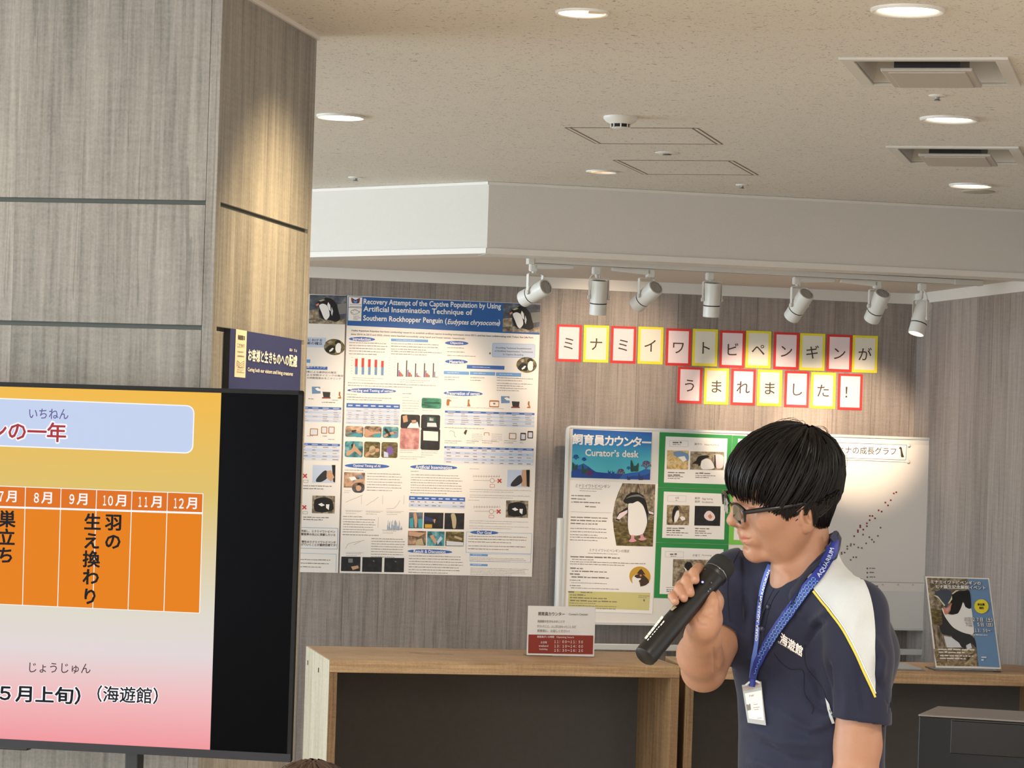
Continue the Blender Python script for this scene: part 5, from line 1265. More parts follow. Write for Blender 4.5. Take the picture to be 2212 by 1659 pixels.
foot = [inv @ (EP.pt(x, -.004, -.005) + Vector((0, 0, 0)) - nb * dy) for x, dy in ((0, 0), (W_, 0), (W_, .17), (0, .17))]
foot = [inv @ Vector((q.x, q.y, CZ + .001)) for q in [EP.mat() @ f for f in foot]]
th = inv.to_3x3() @ Vector((0, 0, .004))
b.add([f[:] for f in foot] + [(f + th)[:] for f in foot], [[3, 2, 1, 0], [4, 5, 6, 7], [0, 1, 5, 4], [1, 2, 6, 5], [2, 3, 7, 6], [3, 0, 4, 7]], M_ACRYL)
top_b = inv @ (EP.pt(0, H_ * .8, -.006)); 
b.build('acrylic_stand', e)
I = Ink(EP, .0006)
q_ = lambda pts, m, z=0: I.q([ZP(*p) for p in pts], m, z)
q_([(158, 130), (798, 146), (968, 1512), (316, 1500)], PH['rock'])
q_([(790, 146), (1112, 156), (1296, 1530), (960, 1514)], mat('print_poster_blue', srgb(112, 146, 186), .5), .0003)
q_([(262, 1240), (935, 1230), (965, 1514), (316, 1502)], PH['pebble'], .0003)
q_([(230, 620), (400, 640), (420, 900), (340, 880), (245, 850)], PH['moss'], .0003); q_([(240, 860), (330, 880), (420, 1040), (440, 1210), (290, 1190)], PH['bark'], .0005)
I.build('background_print', e)
I = Ink(EP, .0016)
q_([(380, 560), (400, 850), (350, 880), (400, 1010), (540, 1040), (560, 1080), (640, 1130), (690, 1200), (760, 1240), (770, 1180), (860, 1160), (930, 1230), (910, 1100), (830, 1020), (600, 930), (480, 800), (400, 640)], K['dgrey'])
q_([(390, 600), (440, 740), (560, 900), (700, 980), (840, 1016), (892, 980), (870, 740), (846, 600), (780, 580), (720, 520), (680, 560), (600, 700), (490, 700)], K['white'], .0004)
q_([(420, 1040), (540, 1060), (660, 1150), (700, 1220), (470, 1220)], K['pale2'], .0004); q_([(770, 1190), (840, 1150), (860, 1230), (790, 1260)], K['pale2'], .0004)
q_([(510, 690), (560, 705), (640, 690), (690, 600), (725, 505), (760, 590), (846, 606), (825, 350), (740, 335), (640, 350), (540, 400), (535, 560), (530, 640)], K['black'], .0008)
q_([(285, 372), (340, 330), (440, 318), (530, 340), (548, 420), (500, 520), (470, 590), (430, 590), (380, 500), (330, 420)], mat('print_slate', srgb(66, 76, 92), .6), .0012)
q_([(268, 412), (330, 425), (390, 500), (440, 560), (420, 570), (350, 470)], K['cream'], .0016); q_([(548, 415), (552, 470), (510, 530), (480, 540), (520, 480)], K['cream'], .0016); q_([(545, 385), (600, 335), (680, 322), (620, 350), (560, 395)], K['cream'], .0016)
q_([(416, 600), (470, 605), (550, 530), (540, 560), (510, 660), (460, 710), (430, 690)], K['orange'], .0016); q_([(440, 640), (500, 600), (520, 610), (480, 670)], K['pink'], .0019)
I.build('penguin_print', e)
I = Ink(EP, .0044)
def pt_(t, x0, yb, x1, h, sl=.028, m='white', bold=.03, z=0, ol=True):
    p, q = ZP(x0, yb), ZP(x1, yb)
    if ol: I.text(t, p[0] - .5, p[1] + .5, q[0] + .5, h / 7.215 + 1.0, K['brown'], sl, bold + .05, z, lean=.10)
    I.text(t, p[0], p[1], q[0], h / 7.215, K[m], sl, bold, z + .0005, lean=.10)
pt_('ミナミイワトビペンギンの', 218, 232, 998, 62); pt_('ヒナ誕生記念解説イベント', 300, 306, 1070, 62)
pt_('６月２７日（土）', 748, 818, 1180, 68); pt_('７月　５日（日）', 768, 895, 1185, 68); pt_('１３：３０～', 905, 985, 1150, 54)
a = ZP(1006, 584); I.ell(a[0], a[1], 15.4, 15.4, K['yellow'], 0)
pt_('参加費', 944, 576, 1058, 40, .02, 'black', .03, .0005, False); pt_('無料', 972, 630, 1046, 40, .02, 'black', .03, .0005, False)
for x0, y0, x1, n, dy, h in ((330, 1240, 1140, 1, 30, 26), (340, 1284, 920, 1, 30, 26), (840, 1020, 1210, 1, 20, 14), (360, 1340, 940, 2, 44, 22), (1005, 1365, 1085, 2, 44, 24)):
    a, c = ZP(x0, y0), ZP(x1, y0); I.bars(a[0], a[1], c[0], n, dy / 7.2, h / 7.2, K['paper'], .02)
I.build('lettering', e)

# ------------------------------------------------------------------ black cabinet at the lower right
BZ = 0.80
b0 = at_z(1985.5, 1543, BZ); b1 = at_z(2216, 1557, BZ)
BC_ = Frame((b0.x, b0.y, 0), Vector((b1.x - b0.x, b1.y - b0.y, 0)))
bw = 0.62; bdp = 0.36
M_CAB = mat('black_cabinet', srgb(20, 20, 21), .38, var=.1, vscale=60); M_CABTOP = mat('cabinet_top_lit', srgb(150, 140, 132), .35)  # top's grey is light on the black cabinet, put into the colour
e = empty('cabinet', mat=BC_.mat()); tag(e, 'black cabinet with its top coloured as lit in the lower right corner, before the counter', 'cabinet')
b = MB(); b.bbox(0, bw, .03, BZ - .006, -bdp, 0, M_CAB, .003); b.build('body', e)
b = MB(); b.bbox(-.002, bw + .002, BZ - .006, BZ, -bdp - .002, .003, M_CABTOP, .0015); b.build('top', e)
d0, d1 = BC_.uv(2055, 1552), BC_.uv(2191, 1636)
b = MB(); b.bbox(d0[0], bw - .05, d1[1], d0[1] - .006, -.002, .004, mat('black_gloss', srgb(10, 10, 11), .2), .002); pn = b.build('drawer', e)
b = MB(); b.bbox(d0[0], bw - .05, d0[1] - .006, d0[1] - .002, -.002, .008, mat('black_edge', srgb(62, 60, 58), .3), .001); b.build('pull_edge', pn)
b = MB(); b.box(.03, bw - .03, 0, .032, -bdp + .03, -.03, M_BLACK); b.build('plinth', e)

# ------------------------------------------------------------------ sign on the column
SGN = CSIDE.off(.015)
ZN = T(10.055, 480, 700)
sq = [SGN.uv(*ZN(*p)) for p in ((180, 98), (1725, 350), (1688, 1440), (150, 1390))]
su0, su1 = sq[0][0], (sq[1][0] + sq[2][0]) / 2; sv1 = (sq[0][1] + SGN.uv(*ZN(1725, 350))[1]) / 2; sv0 = sv1 - .36
e = empty('wall_sign', mat=SGN.mat()); tag(e, 'navy blue sign board standing off the wood column above the screen', 'sign')
b = MB(); b.box(su0, su1, sv0, sv1, -.006, 0, K['navy']); b.box(su0 - .0005, su0 + .001, sv0, sv1, -.0145, -.0005, M_BLACK); b.box(su0, su1, sv0, sv0 + .01, -.0145, -.006, M_BLACK); b.box(su1 - .012, su1 - .001, sv0, sv1, -.0145, -.006, M_BLACK); b.build('board', e)
I = Ink(SGN, .0008); I.q([ZN(*p) for p in ((292, 108), (530, 150), (494, 1168), (256, 1146))], K['cream']); I.build('cream_strip', e)
I = Ink(SGN, .0016)
def sn(t, x0, yb, x1, h, m, sl, bold=.0): p, q = ZN(x0, yb), ZN(x1, yb); I.text(t, p[0], p[1], q[0], h / 10.055, K[m], sl, bold, lean=-.03)
sn('お客様と生きものへの配慮', 546, 800, 1612, 268, 'signtxt', .135, .03); sn('はい', 1448, 590, 1510, 66, 'signtxt', .14, .03); sn('りょ', 1550, 604, 1606, 68, 'signtxt', .14, .03)
sn('Caring both our visitors and living creatures', 538, 1050, 1518, 112, 'signtxt', .105, .02)
sn('海遊館の', 326, 338, 480, 112, 'black', .14, .02); sn('こだわり', 316, 505, 470, 92, 'black', .12, .0); sn('Kaiyukan’s', 325, 622, 455, 44, 'text', .1, .02); sn('commitment', 318, 706, 462, 40, 'text', .1, .02)
for k in range(3):
    y = 790 + 46 * k; I.line([ZN(312, y), ZN(382, y + 66), ZN(462, y + 10)], .8, K['text'])
I.line([ZN(310, 800), ZN(306, 930)], .5, K['text']); I.line([ZN(463, 800), ZN(457, 945)], .5, K['text'])
sn('ﾊﾊ ﾊﾊ', 318, 950, 452, 26, 'text', .1, .03); I.bars(*ZN(310, 975), ZN(455, 0)[0], 2, 3, 1.4, K['textl'], .1); I.line([ZN(298, 1040), ZN(462, 1058)], .8, K['text'])
I.build('lettering', e)

# ------------------------------------------------------------------ big screen
_t = at_y(653.7, 844, 5.93)
TV = Frame((_t.x, _t.y, 0), CFRONT.u)
tr, br = TV.uv(653.7, 844), TV.uv(628.4, 1646.5)
tx1 = (tr[0] + br[0]) / 2; ty1, ty0 = tr[1], br[1]
th_ = ty1 - ty0; tx0 = tx1 - (th_ - .03) * 16 / 9 - .03
e = empty('television', mat=TV.mat()); tag(e, 'large black television showing a yellow-to-pink Japanese slide, in front of the column', 'television')
M_BEZ = mat('tv_bezel', srgb(12, 12, 13), .45, spec=.2); M_TVB = mat('tv_chin', srgb(46, 46, 50), .45, .0, spec=.2)
M_GLASS = mat('tv_panel_black', srgb(3, 3, 5), .18, spec=.05)
b = MB(); b.bbox(tx0, tx1, ty0, ty1, -.016, -.004, M_BEZ, .003); b.bbox(tx0 + .15, tx1 - .15, ty0 + .08, ty1 - .12, -.06, -.014, M_BEZ, .008); b.build('casing', e)
sl_ = dict(l=tx0 + .008, r=tx1 - .008, t=ty1 - .009, b=ty0 + .017)
b = MB(); b.box(sl_['l'], sl_['r'], sl_['b'], sl_['t'], -.004, 0, M_GLASS); scr = b.build('screen', e)
b = MB()
b.box(tx0, tx1, ty1 - .009, ty1, -.004, .003, M_BEZ); b.box(tx0, sl_['l'], ty0, ty1, -.004, .003, M_BEZ); b.box(sl_['r'], tx1, ty0, ty1, -.004, .003, M_BEZ); b.box(tx0, tx1, ty0, sl_['b'], -.004, .004, M_TVB)
b.build('bezel', e)
EM = 0.92
def emit_mat(name, c, s=EM):
    return mat(name, (0.004, 0.004, 0.004, 1), .4, spec=.05, emit=c, estr=s)
def slide_mat():
    g = NT('slide_gradient'); sep = g.n('SeparateXYZ'); g.l(g.tc.outputs['Object'], sep.inputs[0])
    mp = g.n('MapRange'); mp.inputs['From Min'].default_value = TV.uv(240, 1613)[1]; mp.inputs['From Max'].default_value = TV.uv(240, 842)[1]; g.l(sep.outputs['Y'], mp.inputs['Value'])
    c = g.ramp(mp.outputs[0], [(0.0, srgb(240, 150, 156)), (0.14, srgb(240, 186, 188)), (0.27, srgb(226, 214, 214)), (0.38, srgb(222, 216, 202)), (0.72, srgb(222, 192, 108)), (1.0, srgb(242, 186, 74))])
    g.l(c, g.b.inputs['Emission Color']); g.b.inputs['Emission Strength'].default_value = EM; g.b.inputs['Base Color'].default_value = (.004, .004, .004, 1); g.b.inputs['Roughness'].default_value = .4; g.b.inputs['Specular IOR Level'].default_value = .05
    return g.m
E_ = dict(or1=emit_mat('slide_orange', srgb(230, 128, 14)), or2=emit_mat('slide_header', srgb(222, 112, 24)), wh=emit_mat('slide_white', srgb(250, 248, 250)), bx=emit_mat('slide_box', srgb(196, 210, 238)), bk=emit_mat('slide_black', srgb(14, 16, 26)),
          rd=emit_mat('slide_red', srgb(170, 52, 62)), pu=emit_mat('slide_purple', srgb(104, 92, 150)), br=emit_mat('slide_brown', srgb(80, 60, 60)))
I = Ink(TV, .0006)
sr_t, sr_b = TV.uv(477.8, 848.8), TV.uv(454, 1624.8); sr = (sr_t[0] + sr_b[0]) / 2; st_, sb_ = sr_t[1], sr_b[1]
slx = sr - (st_ - sb_) * 4 / 3
I.poly2([(slx, sb_), (sr, sb_), (sr, st_), (slx, st_)], .0006, slide_mat()); I.build('slide_background', scr)
ZT = T(1.978, 0, 820)
I = Ink(TV, .0010)
I.rrect(-420, 843.5, 421, 948, 17, E_['wh'], 0, .0385, -.034); I.rrect(-416, 846, 418.5, 945.5, 15, E_['bx'], .0004, .0385, -.034)
a = ZT(125, 166); c = ZT(293, 166); I.text('いちねん', a[0], a[1], c[0], 22, E_['pu'], .02, .008, .0008)
for k, ch in enumerate('ペンギンの一年'):
    cx = 123 - 42.5 * (6 - k); cy = 934 + (cx - 123) * .035
    I.glyph(ch, cx, cy, 47, E_['wh'], .035, .07, .0006); I.glyph(ch, cx, cy, 44, E_['rd'], .035, .02, .0010)
I.build('slide_title', scr)
I = Ink(TV, .0010)
hx = [(x0 / 1.978, x1 / 1.978) for x0, x1 in ((110, 97), (262, 247), (414, 397), (565, 548), (717, 701), (868, 853))]
hx = [(hx[0][0] - 76.6 * k, hx[0][1] - 76.0 * k) for k in range(7, 0, -1)] + hx
yt = lambda x: 1050 + x * .0372; ym = lambda x: 1095 + x * .031; yb_ = lambda x: 1305 + x * .0448
L0, L1 = hx[0], hx[-1]
I.q([(L0[0], yt(L0[0])), (L1[0], yt(L1[0])), (L1[0] - 1, ym(L1[0])), (L0[0] - 1, ym(L0[0]))], E_['or2'])
I.q([(L0[0] - 1, ym(L0[0])), (L1[0] - 1, ym(L1[0])), (L1[1], yb_(L1[1])), (L0[1], yb_(L0[1]))], E_['or1'])
I.line([(L0[0], yt(L0[0])), (L1[0], yt(L1[0]))], 1.6, E_['wh'], .0004); I.line([(L0[0], ym(L0[0])), (L1[0] - 1, ym(L1[0]))], 4.2, E_['wh'], .0004); I.line([(L0[1], yb_(L0[1])), (L1[1], yb_(L1[1]))], 1.4, E_['wh'], .0004)
for a_, c_ in hx: I.line([(a_, yt(a_)), (c_, yb_(c_))], 1.7, E_['wh'], .0004)
for k, t in enumerate(('1月', '2月', '3月', '4月', '5月', '6月', '7月', '8月', '9月', '10月', '11月', '12月')):
    cx = (16, 92.5, 169, 246, 322.5, 399)[k - 6] if k >= 6 else 16 - 76.5 * (6 - k); cy = 1072 + cx * .0385 - 1
    d_, wd = t[:-1].translate(str.maketrans('0123456789', '０１２３４５６７８９')), 13 * (len(t) - 1); x0_ = cx - (wd + 27) / 2 + 1
    if d_ == '１': I.text(d_, x0_ + 3, cy + 11.5, x0_ + 10, 22, E_['wh'], .035, .022, .0008)
    else:
        for k2, c_ in enumerate(d_): I.text(c_, x0_ + 13 * k2 + (2.5 if c_ == '１' else 0), cy + 11.5 + 13 * k2 * .035, x0_ + 13 * k2 + (9 if c_ == '１' else 11), 22, E_['wh'], .035, .022, .0008)
    I.text('月', x0_ + wd + 3, cy + 13, x0_ + wd + 26, 25, E_['wh'], .035, .022, .0008)
for t, xs, ys in (('巣立ち', (16, 15, 13), (1121, 1160, 1199)), ('生え換わり', (200.7, 198.5, 198, 197, 195), (1127, 1168, 1207.5, 1246, 1288)), ('羽の', (246, 244.5), (1128, 1169))):
    for ch, x, y in zip(t, xs, ys): I.glyph(ch, x, y, 38, E_['bk'], .03, .028, .0008)
I.build('slide_table', scr)
I = Ink(TV, .0010)
a = ZT(125, 1252); c = ZT(387, 1252); I.text('じょうじゅん', a[0], a[1], c[0], 22, E_['br'], .02, .006); I.build('slide_ruby', scr)
for t, em, ym_, x1, m in (('（３月下旬～５月上旬）', 0, 1506, 174, 38), ('（海遊館）', 0, 1516, 341, 36)):
    I = Ink(TV, .0010); n = len(t); w = 40 * (n if n < 8 else n * .93) ; x0 = x1 - w if n > 8 else 210
    I.text(t, x0 - 1.5, ym_ + 1.5, x1 + 1.5, m + 3.5, E_['wh'], .04, .085, 0); I.text(t, x0, ym_, x1, m, E_['bk'], .04, .024 if n > 8 else .012, .0004); I.build('slide_footer', scr)
b = MB(); px_ = TV.uv(265, 1640)[0]; b.bbox(px_ - .015, px_ + .015, 0.03, ty0 + .25, -.10, -.06, M_BLACK, .003); b.bbox(px_ - .75, px_ - .70, 0.03, ty0 + .25, -.10, -.06, M_BLACK, .003); b.bbox(px_ - 1.1, px_ + .35, 0.0, .035, -.20, .10, M_BLACK, .006); b.build('stand', e)
b = MB(); q = TV.uv(40, 1621); b.bbox(q[0] - .09, q[0] + .018, ty0 - .006, ty0 + .002, -.03, -.004, M_BLACK, .002); b.build('sensor', e)
# ------------------------------------------------------------------ implicit modelling: smooth blends of simple volumes, meshed once
class Vol:
    def __init__(s, lo, hi, h):
        s.lo = np.array(lo, np.float32); s.h = h
        s.n = np.ceil((np.array(hi) - s.lo) / h).astype(int) + 1
        s.f = np.full(s.n, 0.05, np.float32)
    def sub(s, lo, hi):
        a = np.clip(np.floor((np.array(lo) - s.lo) / s.h).astype(int), 0, s.n); b = np.clip(np.ceil((np.array(hi) - s.lo) / s.h).astype(int) + 1, 0, s.n)
        if (b <= a).any(): return None
        sl = tuple(slice(i, j) for i, j in zip(a, b))
        ax = [s.lo[k] + s.h * np.arange(a[k], b[k], dtype=np.float32) for k in range(3)]
        return sl, np.meshgrid(*ax, indexing='ij', sparse=True)
    def put(s, lo, hi, fn, k, op='add'):
        m = 0.02 + k
        r = s.sub(np.array(lo) - m, np.array(hi) + m)
        if r is None: return
        sl, (X, Y, Z) = r
        d = fn(X, Y, Z).astype(np.float32); f = s.f[sl]
        if op == 'cut': d = -d
        if op == 'add':
            h = np.clip(0.5 + 0.5 * (f - d) / k, 0, 1) if k > 0 else None
            s.f[sl] = np.minimum(f, d) if k <= 0 else f * (1 - h) + d * h - k * h * (1 - h)
        else:
            h = np.clip(0.5 - 0.5 * (f - d) / k, 0, 1) if k > 0 else None
            s.f[sl] = np.maximum(f, d) if k <= 0 else f * (1 - h) + d * h + k * h * (1 - h)
    def ell(s, c, r, M=None, k=0.01, op='add'):
        c = np.array(c, np.float32); r = np.array(r, np.float32)
        A = np.array(M, np.float32) if M is not None else np.eye(3, dtype=np.float32)     # columns: the ellipsoid's axes
        def fn(X, Y, Z):
            x, y, z = X - c[0], Y - c[1], Z - c[2]
            q = [x * A[0, i] + y * A[1, i] + z * A[2, i] for i in range(3)]
            k0 = np.sqrt(sum((q[i] / r[i]) ** 2 for i in range(3))); k1 = np.sqrt(sum((q[i] / r[i] ** 2) ** 2 for i in range(3)))
            return k0 * (k0 - 1) / np.maximum(k1, 1e-6)
        R_ = float(r.max()); s.put(c - R_, c + R_, fn, k, op)
    def cone(s, a, b, ra, rb, k=0.01, op='add', squash=None):
        """capsule whose radius runs from ra to rb; squash=(axis, factor) flattens it along an axis"""
        a = np.array(a, np.float32); b = np.array(b, np.float32)
        if squash is not None:
            w = np.array(squash[0], np.float32); w /= np.linalg.norm(w); g = squash[1]
        d = b - a; L2 = float(d @ d) + 1e-12
        def fn(X, Y, Z):
            x, y, z = X - a[0], Y - a[1], Z - a[2]
            t = np.clip((x * d[0] + y * d[1] + z * d[2]) / L2, 0, 1)
            x, y, z = x - d[0] * t, y - d[1] * t, z - d[2] * t
            if squash is not None:
                m = (x * w[0] + y * w[1] + z * w[2]) * (1 / g - 1); x, y, z = x + w[0] * m, y + w[1] * m, z + w[2] * m
                return (np.sqrt(x * x + y * y + z * z) - (ra + (rb - ra) * t)) * min(1, g + .25)
            return np.sqrt(x * x + y * y + z * z) - (ra + (rb - ra) * t)
        R_ = max(ra, rb); s.put(np.minimum(a, b) - R_, np.maximum(a, b) + R_, fn, k, op)
    def chain(s, pts, rs, k=0.01, op='add', squash=None):
        for i in range(len(pts) - 1): s.cone(pts[i], pts[i + 1], rs[i], rs[i + 1], k, op, squash)
    def half(s, p, n, lo, hi, k=0.004):
        """cut away everything on the side n points to, within a box"""
        p = np.array(p, np.float32); n = np.array(n, np.float32); n /= np.linalg.norm(n)
        s.put(lo, hi, lambda X, Y, Z: -((X - p[0]) * n[0] + (Y - p[1]) * n[1] + (Z - p[2]) * n[2]), k, 'cut')
    def mesh(s):
        f = s.f; nx, ny, nz = f.shape; neg = f < 0
        c = neg[:-1, :-1, :-1].astype(np.int8)
        cnt = sum(neg[i:nx - 1 + i, j:ny - 1 + j, k:nz - 1 + k].astype(np.int8) for i in (0, 1) for j in (0, 1) for k in (0, 1))
        act = np.argwhere((cnt > 0) & (cnt < 8))
        idx = np.full((nx - 1, ny - 1, nz - 1), -1, np.int32); idx[tuple(act.T)] = np.arange(len(act))
        acc = np.zeros((len(act), 3), np.float64); w = np.zeros(len(act))
        cor = [(i, j, k) for i in (0, 1) for j in (0, 1) for k in (0, 1)]
        val = {c_: f[act[:, 0] + c_[0], act[:, 1] + c_[1], act[:, 2] + c_[2]] for c_ in cor}
        for a in cor:
            for ax in range(3):
                if a[ax]: continue
                b = list(a); b[ax] = 1; b = tuple(b)
                va, vb = val[a], val[b]; m = (va < 0) != (vb < 0)
                t = va[m] / (va[m] - vb[m]); p = np.repeat(np.array(a, float)[None], m.sum(), 0); p[:, ax] = t
                acc[m] += p; w[m] += 1
        V = s.lo + s.h * (act + acc / w[:, None])
        quads = []
        for ax in range(3):
            o1, o2 = [(1, 2), (2, 0), (0, 1)][ax]
            a = neg; sl0 = [slice(None)] * 3; sl1 = [slice(None)] * 3; sl0[ax] = slice(0, -1); sl1[ax] = slice(1, None)
            ch = a[tuple(sl0)] != a[tuple(sl1)]
            e = np.argwhere(ch); ok = (e[:, o1] > 0) & (e[:, o2] > 0) & (e[:, o1] < f.shape[o1] - 1) & (e[:, o2] < f.shape[o2] - 1); e = e[ok]
            flip = neg[tuple(e.T)]
            def cell(d1, d2):
                q = e.copy(); q[:, o1] -= d1; q[:, o2] -= d2; return idx[tuple(q.T)]
            q = np.stack([cell(1, 1), cell(0, 1), cell(0, 0), cell(1, 0)], 1)
            q[~flip] = q[~flip][:, ::-1]
            quads.append(q)
        return V, np.concatenate(quads)
def relax(V, Q, n=2, lam=0.4):
    E = np.concatenate([Q[:, [0, 1]], Q[:, [1, 2]], Q[:, [2, 3]], Q[:, [3, 0]]])
    for _ in range(n):
        acc = np.zeros_like(V); cnt = np.zeros(len(V))
        for a, b in ((0, 1), (1, 0)):
            np.add.at(acc, E[:, a], V[E[:, b]]); np.add.at(cnt, E[:, a], 1)
        V = V + lam * (acc / np.maximum(cnt, 1)[:, None] - V)
    return V
def normals(V, Q):
    n = np.cross(V[Q[:, 2]] - V[Q[:, 0]], V[Q[:, 3]] - V[Q[:, 1]])
    N = np.zeros_like(V)
    for k in range(4): np.add.at(N, Q[:, k], n)
    return N / np.maximum(np.linalg.norm(N, axis=1, keepdims=True), 1e-12)
_CR, _CD, _CF = (np.array(v) for v in (CAM_R, CAM_D, CAM_F))
def px_of(V):
    d = V - np.array(CAM_C); w = d @ _CF
    return np.stack([d @ _CR / w * F_PX + PCX, d @ _CD / w * F_PX + PCY], 1)
def folds(V, Q, lst):
    """ridges (+) and creases (-) along lines: (points, width px, height m)"""
    N = normals(V, Q); P = px_of(V); facing = np.clip(-(N @ _CF) * 2.2 + .15, 0, 1)
    off = np.zeros(len(V))
    for pts, w, amp in lst:
        pts = np.array(pts, float); best = np.full(len(V), 1e9); tt = np.zeros(len(V)); n = len(pts) - 1
        for i in range(n):
            a, b = pts[i], pts[i + 1]; d = b - a; t = np.clip(((P - a) @ d) / (d @ d), 0, 1)
            q = np.linalg.norm(P - a - t[:, None] * d, axis=1); m = q < best; best[m] = q[m]; tt[m] = (i + t[m]) / n
        off += 1.5 * amp * np.exp(-(best / w) ** 2) * np.clip(np.sin(np.pi * np.clip(tt, .02, .98)) * 1.6, 0, 1) * facing
    return V + N * off[:, None]
def np_mesh(name, V, Q, mats, parent=None, smooth=True):
    me = bpy.data.meshes.new(name)
    me.vertices.add(len(V)); me.vertices.foreach_set('co', np.ascontiguousarray(V, np.float32).ravel())
    me.loops.add(Q.size); me.loops.foreach_set('vertex_index', np.ascontiguousarray(Q, np.int32).ravel())
    me.polygons.add(len(Q)); me.polygons.foreach_set('loop_start', np.arange(0, Q.size, Q.shape[1], dtype=np.int32))
    me.update(calc_edges=True); me.validate()
    for m in mats: me.materials.append(m)
    me.polygons.foreach_set('use_smooth', [smooth] * len(me.polygons))
    o = bpy.data.objects.new(name, me); COL.objects.link(o)
    if parent is not None: o.parent = parent
    return o
def bvh_of(V, Q):
    return BVHTree.FromPolygons([tuple(v) for v in V], [tuple(int(i) for i in q) for q in Q])
def bvh_obj(o):
    return bvh_of([v.co[:] for v in o.data.vertices], [list(p.vertices) for p in o.data.polygons])
def cast(bvh, px, py):
    d = ray(px, py).normalized(); hit = bvh.ray_cast(CAM_C, d)
    if hit[0] is None: return (None, None)
    return (hit[0], hit[1] if hit[1].dot(CAM_F) < 0 else -hit[1])
def smooth_line(pts, n=6):
    pts = [np.array(p, float) for p in pts]; out = []
    for i in range(len(pts) - 1):
        p0, p1, p2, p3 = pts[max(i - 1, 0)], pts[i], pts[i + 1], pts[min(i + 2, len(pts) - 1)]
        for k in range(n):
            t = k / n
            out.append(0.5 * (2 * p1 + (p2 - p0) * t + (2 * p0 - 5 * p1 + 4 * p2 - p3) * t * t + (3 * p1 - p0 - 3 * p2 + p3) * t ** 3))
    out.append(pts[-1]); return [tuple(p) for p in out]
def decal(mb, bvh, poly, off, mt, step=5.0, thick=0.0):
    """a piece of cloth or print lying on a body: its outline is laid on the surface and follows it"""
    poly = [tuple(p) for p in poly]
    n = len(poly); vs = []; es = []
    for i in range(n):
        a, b = poly[i], poly[(i + 1) % n]; L = math.hypot(b[0] - a[0], b[1] - a[1]); m = max(1, int(L / step))
        for k in range(m): vs.append((a[0] + (b[0] - a[0]) * k / m, a[1] + (b[1] - a[1]) * k / m))
    N = len(vs); es = [(i, (i + 1) % N) for i in range(N)]
    xs = [p[0] for p in poly]; ys = [p[1] for p in poly]
    def inside(x, y):
        c = False
        for i in range(n):
            a, b = poly[i], poly[i - 1]
            if (a[1] > y) != (b[1] > y) and x < (b[0] - a[0]) * (y - a[1]) / (b[1] - a[1]) + a[0]: c = not c
        return c
    y = min(ys) + step * .5; r_ = 0
    while y < max(ys):
        x = min(xs) + step * (.5 if r_ % 2 else 1.0)
        while x < max(xs):
            if inside(x, y) and min(math.hypot(x - p[0], y - p[1]) for p in vs[:N]) > step * .45: vs.append((x, y))
            x += step
        y += step * .9; r_ += 1
    r = delaunay_2d_cdt([Vector(p) for p in vs], es, [], 1, 1e-4)
    P3 = []; last = None
    for p in r[0]:
        h, nn = cast(bvh, p.x, p.y)
        if h is None:
            h2 = bvh.find_nearest(at_y(p.x, p.y, last.y if last is not None else 5.2)); h, nn = h2[0], h2[1]
        last = h; P3.append(h + (nn * .6 - CAM_F * .4).normalized() * off)
    tri = []
    for f in r[2]:
        f = list(f)
        a, b, c = (P3[i] for i in f[:3])
        tri.append(f if (b - a).cross(c - a).dot(CAM_F) < 0 else f[::-1])
    mb.add([p[:] for p in P3], tri, mt)
def ribbon(mb, bvh, line, width, off, mt, n=6, step=4.0):
    pts = smooth_line(line, n); L = []; R_ = []
    ws = width if isinstance(width, (list, tuple)) else [width] * 2
    for i, p in enumerate(pts):
        a, b = pts[max(i - 1, 0)], pts[min(i + 1, len(pts) - 1)]; dx, dy = b[0] - a[0], b[1] - a[1]; q = math.hypot(dx, dy) or 1
        w = ws[0] + (ws[-1] - ws[0]) * i / (len(pts) - 1) if len(ws) == 2 else ws[min(int(i / n), len(ws) - 1)]
        L.append((p[0] - dy / q * w / 2, p[1] + dx / q * w / 2)); R_.append((p[0] + dy / q * w / 2, p[1] - dx / q * w / 2))
    decal(mb, bvh, L + R_[::-1], off, mt, step)
def cord(mb, bvh, line, r, off, mt, n=5):
    pts = []
    for p in smooth_line(line, n):
        h, nn = cast(bvh, *p)
        if h is not None: pts.append(h + nn * off)
    if len(pts) > 1: mb.tube(pts, r, mt, 6)
def surf_text(mb, bvh, t, x0, yb, x1, h, off, mt, sl, bold=.02, lean=0.0):
    vs, fs = text_geo(t, bold)
    xa = min(v[0] for v in vs); xb = max(v[0] for v in vs); ya = min(v[1] for v in vs); yc = max(v[1] for v in vs); out = []
    for x, y, lz in vs:
        fx = (x - xa) / (xb - xa); fy = (y - ya) / (yc - ya)
        px, py = x0 + fx * (x1 - x0) + lean * fy * h, yb + fx * (x1 - x0) * sl - fy * h
        hh, nn = cast(bvh, px, py)
        if hh is None: hh = at_y(px, py, 5.1)
        out.append((hh - CAM_F * (off + lz))[:])
    mb.add(out, fs, mt)
